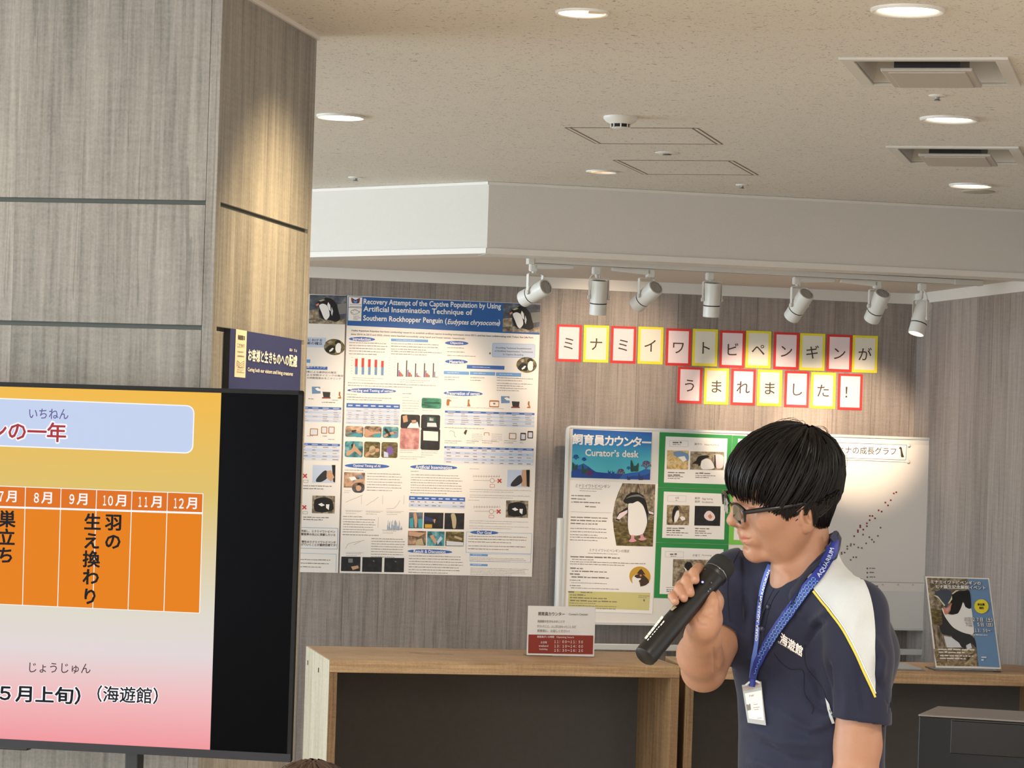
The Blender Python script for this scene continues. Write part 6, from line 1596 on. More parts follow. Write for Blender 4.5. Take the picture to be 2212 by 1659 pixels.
# ------------------------------------------------------------------ the speaker
Y0 = 5.25
def J(px, py, d=0.0):
    """a joint: seen at px,py, standing d metres beyond the body's mid plane"""
    return at_y(px, py, Y0 + d)
def skin_material():
    g = NT('skin'); v = g.mapping((1, 1, 1))
    f = g.noise(v, 26, 4); f2 = g.noise(v, 420, 2)
    col = g.mix(f, srgb(166, 121, 95), srgb(184, 140, 112)); col = g.mix(g.math('MULTIPLY', f2, .25), col, srgb(150, 98, 74))
    g.l(col, g.b.inputs['Base Color']); g.b.inputs['Roughness'].default_value = .48
    g.b.inputs['Subsurface Weight'].default_value = .08; g.b.inputs['Subsurface Radius'].default_value = (.010, .004, .002); g.b.inputs['Subsurface Scale'].default_value = 1.0
    g.bump(f2, .10, .0006); return g.m
M_SKIN = skin_material()
def cloth_material(name, c1, c2, scale=900):
    g = NT(name); v = g.mapping((1, 1, 1)); f = g.noise(v, scale, 2); f2 = g.noise(v, 14, 3)
    col = g.mix(f, c1, c2); col = g.mix(g.math('MULTIPLY', f2, .3), col, tuple(c * .7 for c in c1[:3]) + (1,))
    g.l(col, g.b.inputs['Base Color']); g.b.inputs['Roughness'].default_value = .8; g.b.inputs['Sheen Weight'].default_value = .15; g.b.inputs['Sheen Roughness'].default_value = .4
    g.bump(f, .25, .0008); return g.m
M_SHIRT = cloth_material('navy_pique', srgb(14, 19, 44), srgb(23, 29, 58))
M_COLLAR = cloth_material('navy_rib', srgb(20, 23, 42), srgb(32, 36, 60), 500)
M_PANEL = cloth_material('pale_grey_cloth', srgb(190, 196, 198), srgb(214, 218, 218))
M_PIPE = mat('yellow_piping', srgb(226, 200, 70), .7); M_PIPEW = mat('white_piping', srgb(226, 230, 232), .7)
M_TROUSER = cloth_material('dark_trousers', srgb(28, 30, 40), srgb(40, 42, 54))
M_STITCH = mat('dark_stitching', srgb(14, 17, 34), .9)
M_BTN = mat('navy_button', srgb(30, 34, 56), .3)
def hair_material(name, c1, c2, rough=.42):
    g = NT(name); v = g.mapping((1, 1, 1)); f = g.noise(v, 300, 2)
    g.l(g.mix(f, c1, c2), g.b.inputs['Base Color']); g.b.inputs['Roughness'].default_value = rough; g.b.inputs['Specular IOR Level'].default_value = .22; return g.m
M_HAIR = hair_material('black_hair', srgb(7, 6, 6), srgb(22, 17, 15))
man = empty('person', loc=J(1745, 1900, 0)); man.location.z = 0
tag(man, 'person in a navy polo shirt and glasses looking down and speaking into a handheld microphone', 'person')
man_o = man.location.copy()
def own(o):
    """children are modelled in room coordinates; keep them there under the person's base point"""
    o.parent = man; o.matrix_parent_inverse = Matrix.Translation(-man_o); return o

# --- body frames
FT = Vector((-.68, -.73, 0)).normalized(); LT = Vector((.73, -.68, 0)).normalized()     # chest forward, his left
H_PHI, H_TH, H_RL = R(11), R(18), R(15)
_f = Vector((-math.cos(H_PHI) * math.cos(H_TH), -math.sin(H_PHI) * math.cos(H_TH), -math.sin(H_TH)))
_l = Vector((math.sin(H_PHI), -math.cos(H_PHI), 0)); _u = _f.cross(_l).normalized()
_rot = Matrix.Rotation(-H_RL, 3, _f)      # tilt towards his left shoulder
HF, HL, HU = _f, (Matrix.Rotation(H_RL, 3, _f) @ _l), (Matrix.Rotation(H_RL, 3, _f) @ _u)
if HL.z > 0: HL, HU = _rot @ _l, _rot @ _u
HM = Matrix((HF, HL, HU)).transposed()
NOSE = Vector((.124, 0, -.030))
HC = J(1573.5, 1128, -.03) - HM @ NOSE
def hp(x, y, z): return HC + HM @ Vector((x, y, z))
HMn = np.array(HM)

SH_L, EL_L, WR_L = J(1846, 1326, -.11), J(1853, 1610, -.13), J(1822, 1880, -.17)
SH_R, EL_R, WR_R = J(1600, 1262, .11), J(1520, 1446, -.06), J(1517, 1352, -.25)
# microphone axis
MT, MH = at_y(1391, 1421, Y0 - .33), at_y(1567, 1214, Y0 - .20)
MA = (MH - MT).normalized(); ML = (MH - MT).length
def mic_at(px, py, near=0.0):
    """point seen at px,py at the depth of the microphone's axis there, moved towards the camera by near"""
    q = Vector((1391, 1421)); e_ = Vector((1567, 1214)); t = (Vector((px, py)) - q).dot(e_ - q) / (e_ - q).length_squared
    y = MT.y + (MH.y - MT.y) * t
    return at_y(px, py, y - near)

h = .0023
V = Vol((.24, 4.78, .70), (.76, 5.52, 1.76), h)
E = lambda c, r, k=.012, op='add': V.ell(hp(*c), r, HMn, k, op)
def Cn(a, b, ra, rb, k=.01, op='add'): V.cone(hp(*a), hp(*b), ra, rb, k, op)
# trunk inside the shirt, neck
ctr = lambda px, py, d=0: J(px, py, d)
V.chain([ctr(1752, 1320, .01), ctr(1758, 1420, 0), ctr(1752, 1560, 0), ctr(1750, 1690, 0)], [.105, .115, .105, .105], .03, squash=(FT, .66))
V.chain([SH_R, ctr(1735, 1274, .01), SH_L], [.040, .044, .040], .02)
V.cone(J(1732, 1120, .02), ctr(1735, 1262, .01), .0475, .053, .022)
V.cone(hp(.018, 0, -.075), ctr(1706, 1256, -.01), .024, .026, .03)
# skull and face
E((.000, 0, .026), (.092, .075, .080), .01)
E((.030, 0, -.012), (.064, .062, .088), .03)
for s in (-1, 1):
    Cn((-.004, s * .055, -.048), (.042, s * .039, -.096), .020, .017, .022); Cn((.042, s * .039, -.096), (.086, s * .011, -.104), .017, .014, .016)
    E((.038, s * .046, -.050), (.034, .020, .034), .03); E((.060, s * .045, -.022), (.026, .022, .024), .022); Cn((.062, s * .044, -.036), (.056, s * .038, -.074), .018, .016, .022)
    Cn((.090, s * .008, .028), (.074, s * .048, .030), .011, .010, .014)
    E((.093, s * .032, .006), (.018, .018, .013), .012, 'cut')
    E((.0755, s * .031, .005), (.0165, .0165, .0145), .006)
    Cn((.093, s * .020, .001), (.085, s * .046, .002), .0022, .0022, .003)
    E((.1005, s * .0150, -.0345), (.0115, .0085, .0090), .006); Cn((.095, s * .0235, -.030), (.090, s * .031, -.054), .0025, .003, .006, 'cut')
    E((.107, s * .0075, -.043), (.005, .0035, .003), .003, 'cut')
Cn((.091, 0, .024), (.110, 0, -.020), .0085, .0085, .012); E((.1150, 0, -.029), (.0122, .0120, .0115), .007); Cn((.108, 0, -.038), (.098, 0, -.050), .006, .007, .008)
E((.084, 0, -.066), (.0235, .032, .026), .016)
Cn((.1015, -.010, -.0585), (.1015, .010, -.0585), .0062, .0062, .005); Cn((.1015, .010, -.0585), (.0880, .026, -.0640), .0058, .003, .005); Cn((.1015, -.010, -.0585), (.0880, -.026, -.0640), .0058, .003, .005)
Cn((.0990, -.011, -.0720), (.0990, .011, -.0720), .0068, .0068, .005); Cn((.0990, .011, -.0720), (.087, .025, -.0670), .0060, .003, .005); Cn((.0990, -.011, -.0720), (.087, -.025, -.0670), .0060, .003, .005)
E((.0900, 0, -.0975), (.0165, .021, .0165), .012); Cn((.102, -.012, -.0840), (.102, .012, -.0840), .003, .003, .006, 'cut')
# ears
for s in (-1, 1):
    A = np.array(HM @ Matrix.Rotation(R(24) * s, 3, 'Z') @ Matrix.Rotation(R(-4), 3, 'Y'))
    ec = Vector((-.004, s * .0735, -.035))
    V.ell(hp(*ec), (.0175, .0085, .0270), A, .008)
    V.ell(hp(ec.x + .003, ec.y + s * .0075, ec.z + .004), (.0105, .0065, .0160), A, .004, 'cut')
    V.ell(hp(ec.x - .003, ec.y + s * .0045, ec.z + .004), (.004, .004, .012), A, .004)
    Cn((ec.x + .014, ec.y + s * .001, ec.z - .006), (ec.x + .012, ec.y + s * .001, ec.z + .006), .0045, .004, .005)
    V.ell(hp(ec.x + .006, ec.y + s * .001, ec.z - .021), (.010, .006, .010), A, .006)
# left arm, hanging
V.chain([SH_L, J(1857, 1450, -.125), EL_L], [.042, .044, .0405], .02); WL = J(1832, 1868, -.165)
V.chain([EL_L, J(1846, 1690, -.14), J(1838, 1780, -.15), WL], [.0405, .0405, .034, .0255], .015)
V.cone(WL, WL + Vector((-.004, -.006, -.075)), .026, .034, .012, squash=(LT, .55))          # relaxed left hand
for fx, ln, r_ in ((-.030, .066, .0085), (-.010, .078, .0090), (.010, .073, .0088), (.029, .056, .0078)):
    k0 = WL + Vector((-.004, -.006, -.088)) - FT * fx * 1.0; k1 = k0 + Vector((0, 0, -ln * .55)) - LT * .006; k2 = k1 + Vector((0, 0, -ln * .45)) - LT * .020
    V.chain([k0, k1, k2], [r_, r_ * .95, r_ * .8], .003)
t0 = WL + FT * .022 + Vector((0, 0, -.030)); V.chain([t0, t0 + FT * .022 + Vector((0, 0, -.034)), t0 + FT * .024 - LT * .008 + Vector((0, 0, -.062))], [.014, .0105, .0085], .006)
# right arm, raised
V.chain([SH_R, SH_R.lerp(EL_R, .5), EL_R], [.042, .045, .040], .02)
V.chain([EL_R, EL_R.lerp(WR_R, .35) + Vector((-.006, 0, 0)), EL_R.lerp(WR_R, .75), WR_R], [.038, .0395, .031, .0265], .012)
# right hand round the microphone
PALM = [mic_at(1527, 1338, -.022), mic_at(1535, 1300, -.036), mic_at(1520, 1262, -.040)]
V.chain([WR_R, PALM[0]], [.026, .024], .010); V.chain(PALM, [.024, .021, .016], .012, squash=None)
V.chain([mic_at(1505, 1322, -.034), mic_at(1488, 1300, -.040)], [.020, .014], .012); V.cone(mic_at(1505, 1322, -.034), mic_at(1527, 1338, -.022), .020, .022, .012)
FING = [  # knuckle behind the barrel, bend on its upper edge, last joint, tip on the near side; radii
    ([(1528, 1243, -.036), (1509, 1227, -.010), (1499, 1236, .016), (1502, 1253, .0275)], [.0100, .0098, .0094, .0082]),
    ([(1512, 1262, -.036), (1488, 1244, -.010), (1482, 1254, .017), (1491, 1281, .0285)], [.0102, .0102, .0098, .0086]),
    ([(1495, 1283, -.036), (1472, 1263, -.010), (1466, 1272, .016), (1477, 1292, .0280)], [.0098, .0098, .0094, .0082]),
    ([(1480, 1303, -.034), (1459, 1283, -.009), (1452, 1288, .014), (1459, 1300, .0260)], [.0088, .0086, .0084, .0074])]
for pts, rs in FING: V.chain([mic_at(*p) for p in pts], [r_ * .95 for r_ in rs], .0012)
TH = [mic_at(1527, 1345, -.008), mic_at(1533, 1322, .004), mic_at(1538, 1301, .008), mic_at(1537, 1287, .008)]
V.chain(TH, [.0205, .0155, .0118, .0092], .006)
Vb, Qb = V.mesh(); Vb = relax(Vb, Qb, 2, .35)
Vb = folds(Vb, Qb, [
    ([(1606, 1144), (1622, 1156), (1632, 1178)], 4, -.0008), ([(1590, 1163), (1604, 1165.5), (1616, 1166), (1626, 1163)], 2.2, -.0016), ([(1597, 1092), (1612, 1094), (1626, 1090)], 2.2, -.0009),
    ([(1519, 1318), (1522, 1328), (1533, 1331), (1541, 1328)], 2.2, -.0011), ([(1500, 1331), (1508, 1345), (1516, 1351), (1532, 1351)], 2.6, -.0015),
    ([(1541, 1395), (1548, 1430), (1548, 1460)], 4, -.003), ([(1660, 1215), (1690, 1232), (1720, 1262)], 10, .002)])
body = own(np_mesh('body', Vb, Qb, [M_SKIN])); BODY = bvh_of(Vb, Qb)
# lips, brows, lashes, nails
def mark(name, items, label=None):
    b = MB()
    for poly, off, m in items: decal(b, BODY, poly, off, m, 3.0)
    o = own(b.build(name, smooth=60))
    if label: o['label'] = label
    return o
M_LIP = mat('lip', srgb(186, 112, 96), .5); M_NAIL = mat('nail', srgb(190, 146, 124), .25); M_BROW = mat('brow_hair', srgb(30, 24, 22), .7)

# ------------------------------------------------------------------ polo shirt
hs = .0032
S = Vol((.27, 4.92, .90), (.74, 5.56, 1.60), hs)
lo, hi = Vector((.27, 4.92, .90)), Vector((.74, 5.56, 1.60))
# sleeves first: their hems are cut square and hollowed so that the arm enters an opening
S.chain([J(1848, 1322, -.112), J(1855, 1420, -.125), J(1860, 1620, -.130)], [.058, .0585, .0550], .022)
pl = J(1860, 1558, -.128); al = (J(1860, 1620, -.13) - J(1862, 1420, -.125)).normalized() + Vector((-.14, 0, .02))
S.half(pl, al, lo, hi, .003)
S.cone(pl - al * .03, pl + al * .05, .0485, .0485, .003, 'cut')
S.chain([SH_R, SH_R.lerp(EL_R, .5), SH_R.lerp(EL_R, .9)], [.060, .0570, .0560], .020)
ar = (EL_R - SH_R).normalized(); pr = SH_R.lerp(EL_R, .70)
S.half(pr, ar + Vector((.12, 0, .05)), lo, Vector((SH_R.x + .06, hi.y, hi.z)), .003)
S.cone(pr - ar * .03, pr + ar * .06, .0475, .0470, .003, 'cut')
S.cone(J(1737, 1150, .015), J(1737, 1258, .01), .0610, .064, .012)                             # collar stand, cut on a slope
S.half(J(1740, 1213, .01), (-.70, -.12, .70), (J(1640, 1213).x, 5.1, J(1700, 1330).z), (J(1840, 1213).x, 5.45, 1.60), .003)
S.chain([J(1738, 1335, .02), J(1755, 1410, .01), J(1753, 1520, 0), J(1751, 1640, 0), J(1754, 1770, 0)], [.120, .150, .146, .143, .156], .026, squash=(FT, .66))
S.chain([SH_R, J(1690, 1262, .06), J(1738, 1266, .02), J(1788, 1290, -.05), J(1842, 1328, -.11)], [.056, .052, .050, .050, .052], .028)
S.cone(J(1612, 1290, .06), J(1612, 1372, .01), .042, .036, .02)
S.chain([SH_R, J(1640, 1330, .07), J(1668, 1430, .04)], [.056, .062, .070], .03)
S.chain([J(1855, 1345, -.06), J(1870, 1412, -.05), J(1862, 1500, -.03)], [.050, .053, .042], .03)   # back of the shoulder
S.cone(J(1733, 1120, .02), J(1735, 1256, .01), .0515, .0535, .003, 'cut')                      # neck opening
S.cone(J(1712, 1200, -.03), J(1684, 1266, -.10), .040, .008, .006, 'cut')                      # open collar front
Vs, Qs = S.mesh(); Vs = relax(Vs, Qs, 3, .4)
FOLDS = [([(1600, 1560), (1680, 1600), (1800, 1610)], 14, .004), ([(1690, 1540), (1750, 1575), (1800, 1560)], 10, .004), ([(1730, 1500), (1770, 1530), (1800, 1540)], 9, -.005), ([(1640, 1600), (1700, 1640), (1780, 1650)], 12, -.004),
         ([(1745, 1350), (1775, 1330), (1800, 1310)], 9, .004), ([(1735, 1400), (1760, 1360), (1785, 1335)], 8, -.005), ([(1742, 1440), (1765, 1480), (1778, 1530)], 9, -.006), ([(1786, 1420), (1790, 1480), (1788, 1550)], 7, -.007),
         ([(1700, 1440), (1740, 1500), (1756, 1540)], 10, .003), ([(1630, 1260), (1622, 1340), (1618, 1420)], 9, .0025), 
         ([(1820, 1440), (1830, 1500), (1825, 1560)], 10, .003), ([(1850, 1420), (1862, 1490), (1870, 1550)], 10, -.003), ([(1880, 1360), (1905, 1420), (1900, 1480)], 10, .004), ([(1900, 1400), (1890, 1450), (1905, 1500)], 8, -.004),
         ([(1680, 1330), (1720, 1320), (1750, 1340)], 9, .003), ([(1600, 1480), (1640, 1500), (1680, 1540)], 14, .003), ([(1610, 1640), (1660, 1655), (1720, 1690)], 10, .004), ([(1860, 1310), (1850, 1350), (1840, 1400)], 12, .002)]
Vs = folds(Vs, Qs, FOLDS)
shirt = own(np_mesh('polo_shirt', Vs, Qs, [M_SHIRT])); SHIRT = bvh_of(Vs, Qs)

def fabric(name, label=None, parent=None):
    pass
# pale shoulder panel with its piping
b = MB()
PAN = smooth_line([(1742, 1244), (1768, 1232), (1786, 1205), (1804, 1190), (1840, 1222), (1869, 1260), (1884, 1306), (1890, 1360), (1890, 1421), (1890, 1503)], 3) + smooth_line([(1889, 1500), (1856, 1424), (1822, 1357), (1790, 1313), (1760, 1276)], 3)
decal(b, SHIRT, PAN, .0016, M_PANEL, 6.0)
decal(b, SHIRT, [(1783, 1507), (1791, 1520), (1803, 1562), (1797, 1563), (1788, 1535)], .0014, M_PANEL, 5)
pnl = own(b.build('shoulder_panel', smooth=60)); pnl['label'] = 'pale grey shoulder panel'
b = MB(); ribbon(b, SHIRT, [(1757, 1277), (1790, 1318), (1822, 1362), (1856, 1429), (1890, 1506)], 4.4, .0024, M_PIPE, 4, 4); o = own(b.build('piping', smooth=60)); o['label'] = 'yellow piping'
b = MB(); ribbon(b, SHIRT, [(1762, 1275), (1793, 1314), (1826, 1359), (1859, 1424), (1891, 1498)], 2.0, .0026, M_PIPEW, 4, 4); own(b.build('piping', smooth=60))
# fold-over collar, open at the throat
cc = J(1734, 1212, .012); pz = J(1740, 1213, .01)
def col_z(x, y): return pz.z + (.70 * (x - pz.x) + .12 * (y - pz.y)) / .70
NC = 60; up_, mid_, low_ = [], [], []
for i in range(NC + 1):
    a_ = R(24 + 312 * i / NC); e_ = Matrix.Rotation(a_, 3, 'Z') @ FT; tip = max(0, 1 - min(i, NC - i) / 9)
    p0 = Vector((cc.x, cc.y, 0)) + e_ * .0560; p0.z = col_z(p0.x, p0.y)
    p1 = Vector((cc.x, cc.y, 0)) + e_ * .0635; p1.z = col_z(p1.x, p1.y) - .004
    p2 = Vector((cc.x, cc.y, 0)) + e_ * (.075 + .008 * tip); p2.z = min(col_z(p2.x, p2.y), p1.z + .02) - .034 - .004 * tip
    h_, n_, _i, _d = SHIRT.find_nearest(p2); p2 = h_ + n_ * .0045
    m_ = (p1 + p2) / 2; h_, n_, _i, _d = SHIRT.find_nearest(m_)
    if (m_ - h_).dot(n_) < .006: m_ = h_ + n_ * .006
    up_.append(p0); mid_.append((p1, m_)); low_.append(p2)
b = MB(); rows_ = [up_, [m[0] for m in mid_], [m[1] for m in mid_], low_]; vs = [p[:] for r_ in rows_ for p in r_]; n = NC + 1
fs = [[r_ * n + i, r_ * n + i + 1, (r_ + 1) * n + i + 1, (r_ + 1) * n + i] for r_ in range(3) for i in range(NC)]
b.add(vs, fs, M_COLLAR); colo = own(b.build('collar', smooth=60))
sm_ = colo.modifiers.new('thickness', 'SOLIDIFY'); sm_.thickness = .0024; sm_.offset = 0
STB = bvh_of(np.concatenate([Vs, np.array(vs)]), [list(q) for q in Qs] + [[i + len(Vs) for i in f] for f in fs] )
b = MB()
cord(b, SHIRT, [(1672, 1411), (1687, 1431), (1709, 1446), (1735, 1449), (1738, 1497), (1756, 1525), (1754, 1542)], .0007, .0004, M_STITCH)
own(b.build('pocket_edge', smooth=60))
b = MB()
for ln in ([(1738, 1392), (1742, 1440), (1776, 1484), (1789, 1522), (1802, 1568)], [(1683, 1276), (1668, 1300), (1656, 1340), (1650, 1376)], [(1672, 1272), (1655, 1306), (1645, 1340), (1643, 1372)], [(1600, 1185), (1582, 1222), (1572, 1262), (1575, 1330), (1584, 1392)]):
    cord(b, SHIRT, ln, .0006, .0003, M_STITCH)
own(b.build('seams', smooth=60))
for x, y in ((1660, 1311), (1646, 1359)):
    h_, n_ = cast(SHIRT, x, y)
    if h_ is not None:
        q = n_.to_track_quat('Z', 'Y').to_matrix().to_4x4(); q.translation = h_ + n_ * .0006
        b = MB(); b.lathe([(.0052, 0), (.0056, .0012), (.0046, .002), (.0038, .0014), (.0008, .0013)], q, M_BTN, 18); own(b.build('button', smooth=40))
b = MB()
surf_text(b, SHIRT, '海遊館', 1684, 1388, 1732, 23, .0022, K['white'], .66, .03, .12)
surf_text(b, SHIRT, 'OSAKA AQUARIUM', 1680, 1389, 1731, 5, .0022, K['creamw'], .60, .01, .1)
o = own(b.build('chest_print')); o['label'] = 'white lettering printed on the chest'

# --- trousers, shoes, left hand (below the picture's edge)
Tv = Vol((.25, 4.98, .02), (.80, 5.50, 1.02), .008)
HPc = J(1752, 1760, 0); hip_l, hip_r = HPc + LT * .085, HPc - LT * .085; hip_l.z = hip_r.z = .93
kn_l, kn_r = hip_l + FT * .03 + LT * .01, hip_r + FT * .05 - LT * .01; kn_l.z = kn_r.z = .50
an_l, an_r = kn_l - FT * .03, kn_r - FT * .02; an_l.z = an_r.z = .085
Tv.cone(HPc, HPc - Vector((0, 0, .10)), .140, .145, .03, squash=(FT, .7))
for hp_, kn, an in ((hip_l, kn_l, an_l), (hip_r, kn_r, an_r)): Tv.chain([hp_, kn, an], [.098, .068, .058], .03)
Vt, Qt = Tv.mesh(); own(np_mesh('trousers', relax(Vt, Qt, 2), Qt, [M_TROUSER]))
for an in (an_l, an_r):
    Sv = Vol((an.x - .22, an.y - .26, 0), (an.x + .12, an.y + .12, .13), .006)
    Sv.chain([an - FT * .02 + Vector((0, 0, -.035)), an + FT * .10 + Vector((0, 0, -.048)), an + FT * .16 + Vector((0, 0, -.052))], [.046, .042, .034], .02)
    Sv.half((0, 0, .006), (0, 0, -1), (an.x - .3, an.y - .3, -.05), (an.x + .3, an.y + .3, .05), .003)
    Vq, Qq = Sv.mesh(); Vq[:, 2] -= max(0.0, Vq[:, 2].min()); own(np_mesh('shoe', relax(Vq, Qq, 2), Qq, [M_BLACK]))

# --- hair
HCc, HRr = Vector((.002, 0, .030)), Vector((.108, .088, .086))
WH = R(34)                                    # crown whorl tilts back by this much
def hair_pt(al, be, lift=0.0):
    """al: direction round the head (0 = front, 90 = his left), be: angle from the crown whorl"""
    d = Vector((math.sin(be) * math.cos(al), math.sin(be) * math.sin(al), math.cos(be)))
    d = Matrix.Rotation(-WH, 3, 'Y') @ d
    p = Vector((HCc.x + d.x * (HRr.x + lift), HCc.y + d.y * (HRr.y + lift), HCc.z + d.z * (HRr.z + lift)))
    if p.z < HCc.z:                       # below the widest part the hair falls nearly straight
        g = max(math.hypot(d.x, d.y), 1e-3) ** -.65; t = HCc.z - p.z
        p.x = HCc.x + (p.x - HCc.x) * g * (1 - .9 * t); p.y *= g * (1 - 1.3 * t)
    return p
def end_z(al):
    """height (head coordinates) at which the hair stops, round the head"""
    a = abs(math.degrees(al)); pts = [(0, .018), (25, .014), (45, .010), (58, .012), (64, -.006), (70, -.060), (78, -.056), (87, -.018), (104, -.010), (114, -.055), (128, -.100), (180, -.112)]
    for (a0, z0), (a1, z1) in zip(pts[:-1], pts[1:]):
        if a <= a1: return z0 + (z1 - z0) * (a - a0) / (a1 - a0)
    return pts[-1][1]
def end_be(al):
    z = end_z(al); lo_, hi_ = R(20), R(178)
    for _ in range(22):
        m = (lo_ + hi_) / 2
        if hair_pt(al, m).z > z: lo_ = m
        else: hi_ = m
    return lo_
b = MB(); NA, NB_ = 96, 26; vs = []; fs = []
for i in range(NA):
    al = -math.pi + 2 * math.pi * i / NA; be1 = end_be(al)
    for j in range(NB_ + 1):
        be = .02 + (be1 - .02) * j / NB_; tp = max(0, (j / NB_ - .8) / .2)
        vs.append(hp(*hair_pt(al, be, -.005 - .009 * tp ** 2))[:])
for i in range(NA):
    for j in range(NB_):
        a_, c_ = i * (NB_ + 1) + j, ((i + 1) % NA) * (NB_ + 1) + j
        fs.append([a_, c_, c_ + 1, a_ + 1])
b.add(vs, fs, M_HAIR)
hr = random.Random(11)
for k in range(900):
    al = -math.pi + 2 * math.pi * hr.random(); a = abs(math.degrees(al))
    be1 = end_be(al) * (1 + hr.uniform(-.05, .03)); b0 = be1 * hr.choice((.06, .12, .2, .35, .5)) ; n = 9
    drift = hr.uniform(-.16, .16) + (.10 if a < 60 else 0); lift = hr.uniform(-.003, .0035); curl = hr.uniform(0, .004)
    ln = min(be1, b0 + be1 * hr.uniform(.35, .75)) if hr.random() < .35 else be1
    pts, rs = [], []
    r0 = hr.uniform(.0014, .0030)
    for j in range(n):
        t = j / (n - 1); be = b0 + (ln - b0) * t
        p = hair_pt(al + drift * t * t, be, lift + curl * math.sin(t * 3) - .004 * (1 - t) * 0 + (-.004 * t ** 3))
        pts.append(hp(*p)); rs.append(r0 * (1 - .85 * t ** 1.5) + .0002)
    b.tube(pts, rs, M_HAIR, 5, False)
for k in range(26):                            # loose hairs standing off the crown
    al = hr.uniform(-3.1, 3.1); b0 = hr.uniform(.02, .5); L_ = hr.uniform(.25, .7); lf = hr.uniform(.004, .014)
    b.tube([hp(*hair_pt(al + .25 * t, b0 + L_ * t, lf * math.sin(t * 2.6))) for t in [i / 8 for i in range(9)]], [.0004] * 9, M_HAIR, 4, False)
hairo = own(b.build('hair', smooth=70))
HAIRB = bvh_obj(hairo)
b = MB()
for k in range(150):                           # hair running down to the nape
    t = hr.random(); j_ = hr.uniform(-6, 6)
    x0, y0 = 1752 + 60 * t, 1094 - 34 * t + j_; x1, y1 = 1757 + 33 * t + hr.uniform(-3, 2), 1141 - 6 * abs(t - .5) + hr.uniform(-9, 3)
    p0 = cast(HAIRB, x0, y0)[0] or HAIRB.find_nearest(J(x0, y0, 0))[0]; p1, n1 = cast(BODY, x1, y1)
    if p1 is None: p1, n1 = BODY.find_nearest(J(x1, y1, .01))[:2]
    pm = (p0 + p1) / 2 + (n1 * .004) + (p0 - p1) * .05; p1 = p1 + n1 * .0015
    b.tube([(1 - u) ** 2 * p0 + 2 * u * (1 - u) * pm + u * u * p1 for u in [i / 6 for i in range(7)]], [.0022, .0023, .0022, .0020, .0016, .0010, .0004], M_HAIR, 5, False)
own(b.build('nape_hair', smooth=70))
b = MB()
for k in range(70):                            # sideburn in front of the ear
    t = hr.random(); x0, y0 = 1668 + 48 * t, 1092 + hr.uniform(-6, 2); q = 1 - abs(t - .62) / .62
    x1, y1 = x0 + hr.uniform(2, 9) - 4 * t, 1102 + 28 * max(0, q) * hr.uniform(.55, 1)
    p0, n0 = cast(BODY, x0, y0); p1, n1 = cast(BODY, x1, y1)
    if p0 is None or p1 is None: continue
    b.tube([p0.lerp(p1, u) + n1 * (.0012 + .0016 * math.sin(3 * u)) for u in [i / 5 for i in range(6)]], [.0019, .0019, .0018, .0015, .0010, .0003], M_HAIR, 5, False)
own(b.build('sideburn', smooth=70))
# lips, brows and nails on the body
mark('lips', [([(1599, 1158.5), (1604, 1157.5), (1610, 1160), (1619, 1164), (1610, 1165.5), (1601, 1164)], .0003, M_LIP), ([(1602, 1167), (1610, 1167), (1618, 1165.5), (1612, 1172), (1605, 1174)], .0003, M_LIP)])
def nail(px, py, w, h_, ang):
    return [(px + w * math.cos(a) * math.cos(ang) - h_ * math.sin(a) * math.sin(ang), py + w * math.cos(a) * math.sin(ang) + h_ * math.sin(a) * math.cos(ang)) for a in [2 * math.pi * k / 12 for k in range(12)]]
for x, y, w, q in ((1500, 1249, 3.6, .7), (1492, 1274, 4.2, .8), (1476, 1288, 3.8, .8), (1457, 1297, 3.2, .7)):
    mark('fingernail', [(nail(x, y, w, w * .85, q), .0004, M_NAIL)])

# ------------------------------------------------------------------ glasses
M_GLF = mat('glasses_frame', srgb(18, 17, 20), .25, spec=.6); M_HINGE = mat('glasses_gold', srgb(206, 178, 96), .3, .8)
ge = empty('glasses', loc=hp(.112, 0, -.004)); tag(ge, 'black half-rim glasses on the person\'s nose', 'glasses'); go = ge.location.copy()
def gown(o): o.parent = ge; o.matrix_parent_inverse = Matrix.Translation(-go); return o
M_SPEC = mat('spectacle_lens', (1, 1, 1, 1), .02, trans=1.0, spec=.6); M_SPEC.node_tree.nodes['Principled BSDF'].inputs['IOR'].default_value = 1.12
ZG_ = -.002
def gpt(y, z, dx=0): return hp(.1130 - 1.9 * y * y + dx - .18 * (z - .006), y, ZG_ + z)
b = MB()
for s in (-1, 1):
    top = [gpt(s * y, z) for y, z in ((.008, .005), (.016, .010), (.029, .0125), (.042, .012), (.053, .009), (.0590, .006))]
    b.tube(top, [.0018, .0022, .0026, .0028, .0034, .0040], M_GLF, 8)
b.tube([gpt(-.008, .005), gpt(0, .0075, .001), gpt(.008, .005)], .0018, M_GLF, 8)
for s in (-1, 1): b.tube([gpt(s * .0590, .008), gpt(s * .0595, -.014)], [.0036, .0022], M_GLF, 8)
gown(b.build('frame', smooth=50))
